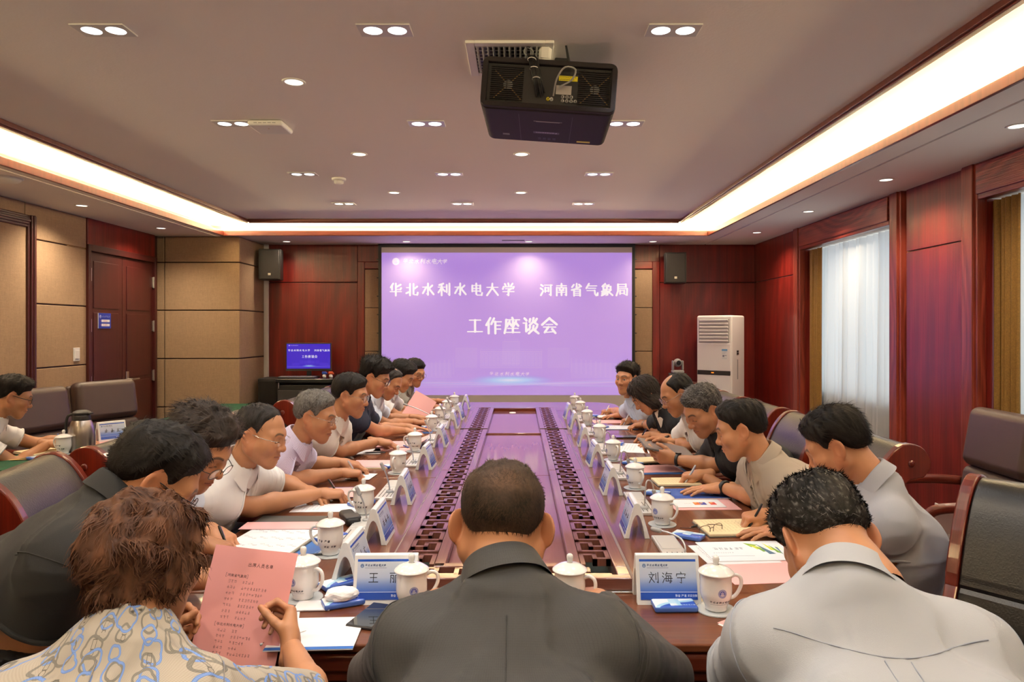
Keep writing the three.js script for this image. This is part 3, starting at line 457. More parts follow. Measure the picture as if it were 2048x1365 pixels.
// ---------- ceiling projector ----------
{
  const t = thing('ceiling_projector', 'large dark projector hanging upside down from the ceiling on a white pole', 'projector', [0.128, 2.512, -3.02]);
  t.rotation.set(0, -0.03, -0.075);
  const body = phys({ color: rgb(0.040, 0.034, 0.036), roughness: 0.6, specularIntensity: 0.15 }), W = 0.53, H = 0.19, D = 0.47, zr = D / 2;
  const sh = new THREE.Shape(); const cr = 0.03, hw = W / 2, hh = H / 2; sh.moveTo(-hw + cr, -hh); sh.lineTo(hw - cr, -hh); sh.quadraticCurveTo(hw, -hh, hw, -hh + cr); sh.lineTo(hw, hh - cr); sh.quadraticCurveTo(hw, hh, hw - cr, hh); sh.lineTo(-hw + cr, hh); sh.quadraticCurveTo(-hw, hh, -hw, hh - cr); sh.lineTo(-hw, -hh + cr); sh.quadraticCurveTo(-hw, -hh, -hw + cr, -hh);
  obj('housing', new THREE.ExtrudeGeometry(sh, { depth: D - 0.03, bevelEnabled: true, bevelSize: 0.006, bevelThickness: 0.01, bevelSegments: 2, curveSegments: 8 }).translate(0, 0, -zr + 0.01), body, t);
  // rim proud of the rear face
  const rim = new THREE.Shape(sh.getPoints(8)); const ho = new THREE.Path(); ho.moveTo(-hw + 0.016, -hh + 0.014); ho.lineTo(-hw + 0.016, hh - 0.014); ho.lineTo(hw - 0.016, hh - 0.014); ho.lineTo(hw - 0.016, -hh + 0.014); rim.holes.push(ho);
  obj('rear_rim', new THREE.ExtrudeGeometry(rim, { depth: 0.026, bevelEnabled: true, bevelSize: 0.003, bevelThickness: 0.003, bevelSegments: 2 }).translate(0, 0, zr - 0.014), body, t);
  const back = obj('rear_panel', bx(W - 0.034, H - 0.03, 0.004, 0, 0, zr - 0.010), M.gunmetal, t);
  for (const [x, w] of [[-0.168, 0.13], [0.178, 0.125]]) {
    const f = obj('fan_opening', bx(w, H - 0.045, 0.003, x, 0, zr - 0.0075), M.black, t);
    obj('fan_hub', turned(cyl(0.019, 0.019, 0.006, 0, 0, 0, 20), PI / 2, 0, 0).translate(x + 0.005, -0.005, zr - 0.006), M.grey, f);
    obj('fan_strut', [0.8, -0.8].map((a) => turned(bx(0.16, 0.004, 0.002), 0, 0, a).translate(x + 0.005, -0.005, zr - 0.0055)), M.brass, f);
    for (let i = 0; i < 17; i++) obj('grille_slat', bx(w, 0.0028, 0.004, x, -0.064 + i * 0.008, zr + 0.001), body, t);
    obj('grille_post', [-0.33, 0, 0.33].map((k) => bx(0.0025, H - 0.045, 0.003, x + k * w, 0, zr - 0.001)), body, t);
  }
  const lab = obj('warning_label', new THREE.PlaneGeometry(0.075, 0.02).translate(0.075, 0.035, zr - 0.0065), std({ map: canvasTex(160, 44, (g, w, h) => { g.fillStyle = '#f2e21c'; g.fillRect(0, 0, w, h); g.strokeStyle = '#222'; blurred(g, 11, 6, 5, 12, 13, 8); blurred(g, 10, 6, 25, 12, 13, 9); }), roughness: 0.5 }), t); void lab;
  obj('connector_plate', bx(0.062, 0.036, 0.002, 0.06, -0.012, zr - 0.007), M.steel, t);
  for (let i = 0; i < 7; i++) obj('socket', turned(lathe([[0.0026, 0], [0.0026, 0.006], [0.007, 0.006], [0.0075, 0]], 14), PI / 2, 0, 0).translate(0.058 + (i % 4) * 0.017, i < 4 ? -0.056 : -0.040, zr - 0.006), M.steel, t);
  for (const [x, c] of [[0.0, rgb(0.7, 0.6, 0.05)], [0.014, rgb(0.7, 0.7, 0.7)]]) obj('socket', turned(lathe([[0.0026, 0], [0.0026, 0.006], [0.007, 0.006], [0.0075, 0]], 14), PI / 2, 0, 0).translate(x, -0.052, zr - 0.006), std({ color: c, roughness: 0.4 }), t);
  obj('power_inlet', [bx(0.034, 0.024, 0.004, 0.066, 0.062, zr - 0.006, 0.002), bx(0.02, 0.016, 0.004, 0.112, 0.062, zr - 0.006, 0.002)], M.black, t);
  // underside: cover seams, print, small yellow label, vents
  const under = [[-0.115, 0.0], [0.105, 0.0]]; obj('cover_seam', under.map(([x]) => bx(0.0015, 0.001, D - 0.08, x, -hh - 0.0062, -0.02)), M.black, t);
  const brand = obj('brand_print', new THREE.PlaneGeometry(0.115, 0.03).rotateX(PI / 2).translate(0.0, -hh - 0.0066, -0.075), std({ transparent: true, map: canvasTex(256, 66, (g, w, h) => { g.fillStyle = '#2b2627'; g.fillRect(0, 0, w, h); g.fillStyle = '#b4adae'; g.font = 'bold 44px sans-serif'; g.translate(w, h); g.rotate(PI); g.textAlign = 'center'; g.fillText('Panasonic', w / 2, 48); }), roughness: 0.45 }), t); brand.material.transparent = false;
  obj('model_print', [bx(0.12, 0.0006, 0.004, 0.005, -hh - 0.0064, 0.09), bx(0.10, 0.0006, 0.003, 0.005, -hh - 0.0064, 0.083)], M.grey, t); obj('corner_print', [0, 1, 2].map((k) => bx(0.03, 0.0006, 0.004, -0.18, -hh - 0.0064, -0.14 + k * 0.009)), M.grey, t);
  obj('small_label', bx(0.06, 0.0008, 0.022, 0.17, -hh - 0.0064, -0.185), std({ color: rgb(0.75, 0.66, 0.03), roughness: 0.5 }), t); obj('vent_dot', Array.from({ length: 12 }, (_, i) => bx(0.014, 0.0008, 0.006, -0.03 + (i % 4) * 0.022, -hh - 0.0064, -0.18 + Math.floor(i / 4) * 0.012)), M.black, t);
  // mount, cables, antenna
  obj('mount_pole', [cyl(0.026, 0.026, 0.085, -0.025, hh + 0.036, zr - 0.03, 20), bx(0.14, 0.012, 0.14, -0.02, hh + 0.008, zr - 0.10, 0.004), bx(0.03, 0.05, 0.004, -0.025, hh + 0.04, zr - 0.003, 0.001)], M.white, t); obj('ceiling_rose', lathe([[0.0, 0.0], [0.05, 0], [0.048, -0.010], [0.028, -0.014]], 24).translate(-0.04, hh + 0.078, zr - 0.03), M.white, t);
  const cab = [];
  for (let i = 0; i < 6; i++) { const o = (i - 2.5) * 0.006; cab.push(tube([[-0.03 + o, -0.05 + (i % 3) * 0.01, zr + 0.005], [-0.045 + o, 0.0, zr + 0.04], [-0.07 + o, 0.09, zr + 0.03], [-0.085 + o * 0.5, 0.132, zr - 0.06], [-0.04, 0.128, zr - 0.16], [-0.02, 0.12, -0.04]], 0.0042, 24, 6)); }
  obj('cable_bundle', cab, M.black, t);
  obj('cable_tie', [0.01, 0.05, 0.085].map((y, i) => turned(new THREE.TorusGeometry(0.0165, 0.0018, 6, 16), PI / 2 - 0.2, 0, 0.3).translate(-0.05 - i * 0.012, y, zr + 0.036)), M.white, t);
  obj('loop_cable', tube([[0.02, -0.04, zr], [0.03, 0.02, zr + 0.03], [0.06, 0.065, zr + 0.035], [0.10, 0.06, zr + 0.03], [0.09, 0.02, zr + 0.03], [0.04, -0.01, zr + 0.02]], 0.0036, 24, 6), M.grey, t); obj('loop_cable', tube([[-0.085, 0.12, zr - 0.04], [-0.11, 0.135, zr - 0.02], [-0.10, 0.15, zr - 0.01], [-0.075, 0.142, zr - 0.02], [-0.075, 0.12, zr - 0.04]], 0.003, 24, 6), M.grey, t);
  obj('antenna', [bx(0.06, 0.02, 0.03, 0.045, hh + 0.012, zr - 0.02, 0.006), turned(cyl(0.006, 0.0035, 0.085, 0, 0.045, 0, 10), 0, 0, 0.24).translate(0.072, hh + 0.012, zr - 0.02)], M.black, t);
}
// ---------- the long conference table ----------
const TC = -0.035, TY = 0.76, TZ0 = -1.733, TZ1 = -7.53, TW = 1.05, RAIL = 0.80;
const polish = (tex, w, h, extra = {}) => phys({ map: sized(tex, w, h), roughness: 0.55, specularIntensity: 0.35, bumpMap: sized(poreBump, 0.4, 1.0), bumpScale: 0.0002, clearcoat: 0.8, clearcoatRoughness: 0.07, ...extra });
M.table = polish(woodTex([0.315, 0.158, 0.085], [0.48, 0.27, 0.155], 23, 4, 0.8), 0.9, 2.2); M.rail = polish(woodTex([0.35, 0.20, 0.16], [0.50, 0.31, 0.26], 29, 4, 0.7), 0.5, 1.8); M.inlay = polish(woodTex([0.37, 0.19, 0.155], [0.47, 0.27, 0.225], 43, 3, 0.5), 0.8, 2.0);
M.edge = polish(woodTex([0.28, 0.10, 0.055], [0.42, 0.18, 0.10], 47, 4, 0.8), 0.6, 1.6); M.well = std({ color: rgb(0.028, 0.042, 0.036), roughness: 0.7 });
{
  const t = thing('conference_table', 'long brown conference table with raised fretwork bands and a recessed centre', 'table', [TC, 0, 0]);
  const top = (x0, x1, z0, z1, turn) => obj('work_top', [between(x0, x1, TY - 0.022, TY, z1, z0, 0.006, turn)], M.table, t);
  const q = 0.38, joint = 0.0015;
  for (const s of [-1, 1]) { const a = s < 0 ? -TW : q, b = s < 0 ? -q : TW; for (const [z0, z1] of [[-2.075, -3.69], [-3.69, -5.23], [-5.23, -6.72]]) top(a, b, z0 - joint, z1 + joint); }
  top(-TW, TW, TZ0, -2.073, true);
  { const s = new THREE.Shape(); s.moveTo(-TW, 6.723); s.lineTo(TW, 6.723); s.lineTo(TW, 7.22); s.quadraticCurveTo(TW, 7.53, TW - 0.3, 7.53); s.lineTo(-TW + 0.3, 7.53); s.quadraticCurveTo(-TW, 7.53, -TW, 7.22); s.closePath();
    obj('work_top', metricUV(new THREE.ExtrudeGeometry(s, { depth: 0.016, bevelEnabled: true, bevelSize: 0.003, bevelThickness: 0.003, bevelSegments: 2 }).rotateX(-PI / 2).translate(0, TY - 0.019, 0), true), M.table, t); }
  const lip = (x0, x1, z0, z1, turn) => obj('edge_moulding', [between(x0, x1, TY - 0.075, TY - 0.026, z1, z0, 0.012, turn), between(x0 + 0.01, x1 - 0.01, TY - 0.10, TY - 0.075, z1 + 0.01, z0 - 0.01, 0.006, turn)], M.edge, t);
  lip(-TW + 0.003, TW - 0.003, TZ0 - 0.002, TZ0 - 0.06, true); lip(-TW + 0.003, -TW + 0.063, TZ0 - 0.06, -7.2); lip(TW - 0.063, TW - 0.003, TZ0 - 0.06, -7.2); lip(-TW + 0.3, TW - 0.3, -7.46, -7.525, true);
  for (const s of [-1, 1]) obj('apron', between(s * (TW - 0.30) - 0.015, s * (TW - 0.30) + 0.015, 0.06, TY - 0.05, -7.1, -2.1, 0.006), M.edge, t);
  for (const z of [-2.1, -7.1]) obj('apron', between(-TW + 0.3, TW - 0.3, 0.06, TY - 0.05, z - 0.015, z + 0.015, 0.006, true), M.edge, t);
  obj('plinth', between(-TW + 0.27, TW - 0.27, 0, 0.06, -7.13, -2.07, 0.006), M.edge, t);
  // rails of the raised band; ends stepped down to the work top
  const rail = (x0, x1, z0, z1, turn) => obj('rail', between(x0, x1, TY - 0.03, RAIL, z1, z0, 0.004, turn), M.rail, t);
  for (const s of [-1, 1]) for (const [z0, z1] of [[-2.19, -3.69], [-3.693, -5.23], [-5.233, -6.66]]) { rail(s > 0 ? 0.334 : -0.374, s > 0 ? 0.374 : -0.334, z0, z1); rail(s > 0 ? 0.196 : -0.232, s > 0 ? 0.232 : -0.196, z0, z1); }
  rail(-0.374, 0.374, -2.083, -2.118, true); rail(-0.232, 0.232, -2.188, -2.222, true); rail(-0.374, 0.374, -6.66, -6.69, true);
  rail(-0.374, -0.334, -2.118, -2.19); rail(0.334, 0.374, -2.118, -2.19);
  for (const s of [-1, 1]) obj('metal_strip', between(s * 0.387 - 0.011, s * 0.387 + 0.011, TY, TY + 0.006, -6.69, -2.075, 0.002), std({ color: rgb(0.32, 0.27, 0.22), roughness: 0.3, metalness: 1 }), t);
  obj('metal_strip', between(-0.398, 0.398, TY, TY + 0.006, -2.083, -2.066, 0.002), M.steel, t);
  obj('joint_strip', [between(0.196, 0.40, RAIL - 0.005, RAIL + 0.003, -5.236, -5.227), between(-0.40, -0.196, RAIL - 0.005, RAIL + 0.003, -5.236, -5.227)], M.groove, t);
  obj('well_floor', [between(-0.336, -0.23, TY - 0.03, TY - 0.018, -6.66, -2.2), between(0.23, 0.336, TY - 0.03, TY - 0.018, -6.66, -2.2), between(-0.336, 0.336, TY - 0.03, TY - 0.018, -2.2, -2.11)], M.well, t);
  // recessed centre panels
  for (const [z0, z1] of [[-2.222, -3.69], [-3.694, -5.13], [-5.15, -6.6]]) obj('centre_panel', between(-0.197, 0.197, 0.755, 0.772, z1, z0, 0.003), M.inlay, t);
  obj('panel_lip', between(-0.197, 0.197, 0.765, 0.782, -5.152, -5.128, 0.006, true), M.rail, t); obj('panel_lip', between(-0.197, 0.197, 0.75, RAIL, -6.66, -6.6, 0.004, true), M.edge, t);
  // fretwork: one cell is a meander of flat bars; mirrored on the other side
  const P = [[0, 0], [1, 0], [1, 0.60], [0.5, 0.60], [0.5, 0.30], [0, 0.30], [0, 1]], cw = 0.100, cl = 0.127, wbar = 0.0145;
  const cell = (mirror, w, l) => merge(P.slice(1).map((b, i) => {
    const a = P[i], X = (u) => (mirror ? -1 : 1) * (u - 0.5) * (w - wbar), Z = (v) => (v - 0.5) * l;
    return between(Math.min(X(a[0]), X(b[0])) - wbar / 2, Math.max(X(a[0]), X(b[0])) + wbar / 2, RAIL - 0.026, RAIL - 0.002, Math.min(Z(a[1]), Z(b[1])) - wbar / 2, Math.max(Z(a[1]), Z(b[1])) + wbar / 2);
  }));
  const right = cell(false, cw, cl), left = cell(true, cw, cl), n = 35, z0 = -2.222;
  for (let i = 0; i < n; i++) for (const [g, x] of [[right, 0.283], [left, -0.283]]) { const m = obj('fret_cell', g, M.rail, t); m.position.set(x, 0, z0 - cl * (i + 0.5)); }
  const wide = cell(false, 0.070, 0.155);
  for (let i = 0; i < 4; i++) { const m = obj('fret_cell', wide, M.rail, t); m.rotation.y = PI / 2; m.position.set(-0.234 + i * 0.156, 0, -2.153); }
  obj('cable_grommet', lathe([[0, 0.777], [0.028, 0.777], [0.03, 0.773], [0.03, 0.77]], 24).translate(-0.02, 0, -6.47), M.white, t);
}
// ---------- things on the table ----------
const SEATS = {   // who sits where: short descriptions used in labels
  L1: 'the man with glasses nearest the screen', L2: 'the thick-haired person in a white shirt', L3: 'the man with thinning hair', L4: 'the man in the navy T-shirt', L5: 'the black-haired man in a white shirt', L6: 'the grey-haired man in a lavender shirt', L7: 'the balding man in a white polo', L8: 'the spiky-haired man', L9: 'the man in the black polo',
  R1: 'the man who looks up', R2: 'the woman with the black bob', R3: 'the bald-topped man in white', R4: 'the man holding the dark folder', R5: 'the man in the taupe polo', R6: 'the man in the blue-grey shirt', N1: 'the woman in the patterned blouse', N2: 'the man in the dark jacket', N3: 'the bowed man in the pale shirt', S1: 'the young man at the green table',
};
const ceramic = { color: rgb(0.80, 0.785, 0.75), roughness: 0.18, clearcoat: 0.8, clearcoatRoughness: 0.05 };
const mugPrint = canvasTex(1024, 384, (g, w, h) => {
  g.fillStyle = '#fff'; g.fillRect(0, 0, w, h); g.strokeStyle = '#1b1b3a'; g.lineCap = 'round';
  emblem(g, w / 2, h * 0.44, 46, '#3348b8', '#f4f4f4'); g.strokeStyle = '#14142a'; script(g, '华北水利水电大学', w / 2 - 132, h * 0.66, 30, 34, 0.13); g.lineWidth = 3; g.beginPath(); g.moveTo(w / 2 - 136, h * 0.775); g.lineTo(w / 2 + 136, h * 0.775); g.stroke();
  for (const x of [0, w]) { g.strokeStyle = '#14142a'; script(g, '勤奋', x - 96, h * 0.42, 34, 38, 0.13); script(g, '严谨', x + 0, h * 0.42, 34, 38, 0.13); script(g, '求实', x - 10, h * 0.62, 34, 38, 0.13); script(g, '创新', x + 84, h * 0.62, 34, 38, 0.13); }
});
M.mug = phys({ ...ceramic, color: rgb(0.82, 0.80, 0.765), map: mugPrint }); M.ceramic = phys(ceramic);
const resample = (pts, n) => { const c = new THREE.SplineCurve(pts.map(([r, y]) => new THREE.Vector2(r, y))); return c.getSpacedPoints(n).map((p) => [Math.max(p.x, 0), p.y]); };
const mugGeo = { cup: merge([lathe(resample([[0.0295, 0.002], [0.0305, 0.010], [0.036, 0.022], [0.0425, 0.040], [0.0435, 0.060], [0.0425, 0.085], [0.0435, 0.100]], 22), 40).rotateY(PI), lathe([[0, 0.0], [0.029, 0.0], [0.0295, 0.002]], 40), lathe([[0.0435, 0.100], [0.0415, 0.100], [0.040, 0.085], [0.039, 0.03], [0, 0.012]], 40)]),
  handle: tube([[0.040, 0.084, 0], [0.056, 0.091, 0], [0.071, 0.084, 0], [0.075, 0.066, 0], [0.066, 0.044, 0], [0.052, 0.030, 0], [0.038, 0.027, 0]], 0.0052, 28, 10),
  lid: lathe([[0.040, 0.094], [0.041, 0.100], [0.0475, 0.100], [0.0495, 0.102], [0.0485, 0.1045], [0.043, 0.109], [0.032, 0.116], [0.018, 0.121], [0.008, 0.1225]], 40),
  knob: lathe([[0.0075, 0.121], [0.0068, 0.125], [0.0085, 0.131], [0.0095, 0.138], [0.008, 0.1445], [0.004, 0.1475], [0, 0.148]], 24) };
function mug(x, d, who, turn, base = TY) {
  const at = 'beside ' + SEATS[who];
  const c = thing('coaster', 'grey coaster under the mug ' + at, 'coaster', [x, base, -d], 0, 'mug coasters');
  obj('disc', coasterGeo, coasterMat, c); obj('rim', coasterRim, coasterMat, c);
  const m = thing('lidded_mug', 'white lidded porcelain mug ' + at, 'mug', [x, base + 0.0042, -d], turn, 'lidded porcelain mugs');
  obj('cup', mugGeo.cup, M.mug, m); obj('handle', mugGeo.handle, M.ceramic, m); const l = obj('lid', mugGeo.lid, M.ceramic, m); obj('knob', mugGeo.knob, M.ceramic, l);
}
const coasterMat = phys({ color: rgb(0.52, 0.56, 0.58), roughness: 0.35, clearcoat: 0.4 }), coasterGeo = lathe([[0, 0.0], [0.055, 0.0], [0.056, 0.002], [0.053, 0.0032], [0.045, 0.0028], [0, 0.0028]], 40), coasterRim = new THREE.TorusGeometry(0.0545, 0.0014, 6, 40).rotateX(PI / 2).translate(0, 0.003, 0);
for (const [x, d, who, t] of [[0.549, 1.947, 'N3', 0.15], [0.575, 2.80, 'R6', -0.9], [0.573, 3.44, 'R5', -1.2], [0.565, 4.18, 'R4', -1.3], [0.565, 4.875, 'R3', -1.3], [0.565, 5.75, 'R2', -1.4], [0.572, 6.46, 'R1', -1.4],
  [-0.624, 2.03, 'N1', -0.5], [-0.652, 2.427, 'L8', 2.95], [-0.655, 2.96, 'L7', 2.8], [-0.655, 3.805, 'L6', 4.5], [-0.665, 4.49, 'L5', 2.9], [-0.672, 5.41, 'L4', 4.4], [-0.669, 5.97, 'L3', 2.8], [-0.668, 6.54, 'L2', 4.5], [-0.645, 7.05, 'L1', 2.9]]) mug(x, d, who, t);
{ // the suited man has one on each side; one more stands past the last sitter on the window side
  SEATS.N2a = 'the dark jacket, door side'; SEATS.N2b = 'the dark jacket, window side'; SEATS.R0 = 'the empty place at the screen end';
  mug(-0.30, 1.965, 'N2a', 0.3); mug(0.144, 1.965, 'N2b', -0.4); mug(0.5625, 7.0, 'R0', -1.4); mug(-2.84, 4.37, 'S1', 2.9, TY + 0.004);
}
// name plates: tent-shaped stands with an arched tunnel and a display on both slopes
const plateFace = (name, seed) => canvasTex(512, 330, (g, w, h) => {
  const gr = g.createLinearGradient(0, 0, 0, h); gr.addColorStop(0, '#cfd8e2'); gr.addColorStop(0.45, '#b4c2dc'); gr.addColorStop(0.80, '#3f66c4'); g.fillStyle = gr; g.fillRect(0, 0, w, h);
  g.fillStyle = '#1d4fb4'; g.fillRect(0, 0, w, 20); g.fillStyle = '#e6ecf6'; g.fillRect(0, h * 0.805, w, 4); g.fillStyle = '#1b49b0'; g.fillRect(0, h * 0.82, w, h * 0.18);
  emblem(g, 42, 54, 17, '#2c4f8c', '#c4d0e2'); g.strokeStyle = '#1d2c5c'; script(g, '华北水利水电大学', 70, 40, 22, 24, 0.13); g.lineWidth = 2; g.beginPath(); g.moveTo(68, 72); g.lineTo(262, 72); g.stroke();
  g.strokeStyle = '#dfe8f8'; write(g, '勤奋', w - 200, h * 0.865, 22, 23, 0.09); write(g, '严谨', w - 146, h * 0.865, 22, 23, 0.09); write(g, '求实', w - 92, h * 0.865, 22, 23, 0.09); write(g, '创新', w - 46, h * 0.865, 22, 23, 0.09);
  g.strokeStyle = '#10131c';
  if (name) write(g, name, name.length > 2 ? 76 : 100, 104, 96, name.length > 2 ? 124 : 190, 0.062);
  else { glyphRough(g, 86, 110, 84, seed); glyphRough(g, 210, 110, 84, seed + 1); glyphRough(g, 334, 110, 84, seed + 2); }
});
function glyphRough(g, x, y, s, seed) { const r = rng(seed * 77 + 5); g.lineWidth = s * 0.075; g.lineCap = 'round'; for (let k = 0; k < 7; k++) { g.beginPath(); const a = x + r() * s * 0.4, b = y + r() * s; if (k % 3 === 0) { g.moveTo(x + s * 0.1, b); g.lineTo(x + s * 0.9, b - 2); } else if (k % 3 === 1) { g.moveTo(a + s * 0.3, y + s * 0.1 * r()); g.lineTo(a + s * 0.25, y + s * (0.6 + 0.4 * r())); } else { g.moveTo(a + s * 0.3, y + s * 0.4); g.lineTo(a + s * (r() < 0.5 ? 0 : 0.6), y + s); } g.stroke(); } }
const faceTex = { wang: plateFace('王丽'), liu: plateFace('刘海宁'), a: plateFace('', 3), b: plateFace('', 9) };
const tentGeo = (() => {
  const s = new THREE.Shape(); s.moveTo(-0.046, 0); s.lineTo(-0.0085, 0.126); s.quadraticCurveTo(0, 0.133, 0.0085, 0.126); s.lineTo(0.046, 0); s.lineTo(0.030, 0); s.bezierCurveTo(0.024, 0.045, 0.014, 0.088, 0, 0.088); s.bezierCurveTo(-0.014, 0.088, -0.024, 0.045, -0.030, 0); s.closePath();
  return new THREE.ExtrudeGeometry(s, { depth: 0.178, bevelEnabled: true, bevelSize: 0.0015, bevelThickness: 0.002, bevelSegments: 2, curveSegments: 12 }).translate(0, 0.0015, -0.089).rotateY(PI / 2);
})();
const faceGeo = new THREE.BoxGeometry(0.162, 0.110, 0.0016), shellMat = phys({ color: rgb(0.72, 0.73, 0.73), roughness: 0.35, clearcoat: 0.3 });
const faceMats = Object.fromEntries(Object.entries(faceTex).map(([k, t]) => [k, phys({ map: t, roughness: 0.25, clearcoat: 0.5, clearcoatRoughness: 0.1 })]));
function namePlate(x, d, turn, label, kind, base = TY) {
  const t = thing('name_plate', label, 'name plate', [x, base, -d], turn, 'tent name plates');
  obj('stand', tentGeo, shellMat, t);
  const tilt = Math.atan2(0.0375, 0.126);
  for (const s of [0, PI]) { const f = obj('display', faceGeo, faceMats[kind], t); f.rotation.order = 'YXZ'; f.rotation.set(-tilt, s, 0); f.position.set(0, 0.0660, (s ? -1 : 1) * 0.0287); }
}
namePlate(-0.381, 2.03, 0.02, 'white name plate lettered with two characters facing the camera beside the dark jacket', 'wang'); namePlate(0.428, 2.03, 0, 'white name plate lettered with three characters facing the camera near the pale-shirted man', 'liu');
[['R6', 2.70], ['R5', 3.38], ['R4', 4.06], ['R3', 4.74], ['R2', 5.55], ['R1', 6.18]].forEach(([w, d], i) => namePlate(TC + 0.480, d, PI / 2 + (i % 3 - 1) * 0.03, 'white name plate standing side-on by ' + SEATS[w], i % 2 ? 'a' : 'b'));
[['L9', 2.22], ['L8', 2.62], ['L7', 3.20], ['L6', 3.98], ['L5', 4.72], ['L4', 5.60], ['L3', 6.12], ['L2', 6.95]].forEach(([w, d], i) => namePlate(TC - 0.490, d, PI / 2 + (i % 3 - 1) * 0.03, 'white name plate standing side-on by ' + SEATS[w], i % 2 ? 'b' : 'a'));
namePlate(-2.87, 4.93, 0.9, 'white name plate on the green tablecloth near the steel flask', 'a', TY + 0.004);
// desk socket boxes along both sides and gooseneck microphones
const boxGeo = [bx(0.085, 0.014, 0.38, 0, 0.007, 0, 0.003), [-0.026, -0.009, 0.009, 0.026].map((x) => bx(0.003, 0.001, 0.16, x, 0.0143, 0.09)), bx(0.07, 0.004, 0.15, 0, 0.015, -0.10, 0.0015)], aluMat = std({ color: rgb(0.70, 0.69, 0.67), roughness: 0.38, metalness: 0.55 });
function socketBox(x, d, label) { const t = thing('desk_socket_box', label, 'socket box', [x, TY, -d], 0, 'aluminium desk socket boxes'); obj('cover', boxGeo[0], aluMat, t); obj('slots', merge(boxGeo[1]), M.gunmetal, t); obj('flap', boxGeo[2], aluMat, t); }
for (const [w, d] of [['R6', 2.42], ['R5', 3.12], ['R4', 3.81], ['R3', 4.53], ['R2', 5.31], ['R1', 6.10]]) socketBox(TC + 0.572, d, 'flat aluminium desk socket box before ' + SEATS[w]);
for (const [w, d] of [['L8', 2.69], ['L7', 3.38], ['L6', 4.15], ['L5', 4.95], ['L4', 5.69], ['L3', 6.25], ['L2', 6.79]]) socketBox(TC - 0.58, d, 'flat aluminium desk socket box before ' + SEATS[w]);
const neckMat = std({ color: rgb(0.55, 0.55, 0.56), roughness: 0.35, metalness: 0.7 });
function microphone(x, d, pts, label) {
  const t = thing('gooseneck_microphone', label, 'microphone', [x, TY + 0.0145, -d], 0, 'gooseneck microphones');
  const P = pts.map((p) => V(...p)), e = P[P.length - 1], f = e.clone().sub(P[P.length - 2]).normalize();
  obj('base', lathe([[0, 0.010], [0.014, 0.010], [0.017, 0.006], [0.018, 0]], 20), M.grey, t); obj('neck', tube(P, 0.0034, 28, 8), neckMat, t);
  const h = obj('head', [new THREE.CapsuleGeometry(0.0085, 0.026, 4, 12)], M.grey, t); h.quaternion.setFromUnitVectors(V(0, 1, 0), f); h.position.copy(e);
}
{
  const U = (s, a, b) => [[0, 0.005, 0], [s * 0.004, 0.06, -0.01 * a], [s * 0.015, 0.095 * b, -0.03 * a], [s * 0.035, 0.09 * b, -0.05 * a], [s * 0.05, 0.045 * b, -0.06 * a]];
  const R = [['R5', 3.00], ['R4', 3.72], ['R3', 4.42], ['R2', 5.20], ['R1', 6.0]];
  microphone(TC + 0.585, 2.34, [[0, 0.005, 0], [0.008, 0.03, 0], [0.002, 0.055, -0.03], [-0.03, 0.065, -0.07], [-0.07, 0.068, -0.10]], 'gooseneck microphone bent low behind the three-character name plate');
  for (const [w, d] of R) microphone(TC + 0.575, d, U(1, 0.6, 1.2), 'gooseneck microphone curled over before ' + SEATS[w]);
  for (const [w, d] of [['L8', 2.80], ['L7', 3.30], ['L6', 4.05], ['L5', 4.85], ['L3', 5.80], ['L2', 6.36]]) microphone(TC - 0.572, d, [[0, 0.005, 0], [-0.004, 0.04, 0.004], [-0.014, 0.085, 0.012], [-0.03, 0.125, 0.02]], 'slim microphone leaning up before ' + SEATS[w]);
  microphone(TC - 0.58, 5.56, [[0, 0.005, 0], [-0.02, 0.04, 0.0], [-0.09, 0.085, -0.02], [-0.20, 0.135, -0.04], [-0.29, 0.165, -0.05]], 'long gooseneck microphone reaching toward the man in the navy T-shirt');
}
// tissue packs
const packTex = canvasTex(256, 128, (g, w, h) => { g.fillStyle = '#eaf3f8'; g.fillRect(0, 0, w, h); g.fillStyle = '#a8d4ee'; g.beginPath(); g.moveTo(0, h); g.bezierCurveTo(w * 0.2, h * 0.3, w * 0.6, h * 0.5, w, h * 0.1); g.lineTo(w, h); g.fill(); g.fillStyle = '#2a52b8'; g.beginPath(); g.moveTo(w * 0.1, h); g.bezierCurveTo(w * 0.4, h * 0.4, w * 0.7, h * 0.6, w, h * 0.35); g.lineTo(w, h); g.fill(); emblem(g, w * 0.42, h * 0.8, 13, '#ffffff', '#2a52b8'); g.strokeStyle = '#f4f8ff'; write(g, '华北水利水电大学', w * 0.5, h * 0.74, 13, 15, 0.12); });
const packMat = phys({ map: packTex, roughness: 0.3, clearcoat: 0.4 }), packBlue = phys({ color: rgb(0.05, 0.13, 0.48), roughness: 0.3, clearcoat: 0.4 });
function tissuePack(x, d, turn, label, base = TY, s = 1) { const t = thing('tissue_pack', label, 'tissue pack', [x, base, -d], turn, 'tissue packs'); const g = new RoundedBoxGeometry(0.115 * s, 0.018, 0.062 * s, 2, 0.007); obj('pack', g.translate(0, 0.0092, 0), [packBlue, packBlue, packMat, packBlue, packBlue, packBlue], t); obj('seal', bx(0.03, 0.0008, 0.045, 0.0, 0.0184, 0, 0.0003), packMat, t); return t; }
tissuePack(0.435, 1.955, 0.02, 'blue and white tissue pack under the three-character name plate', TY, 1.05);
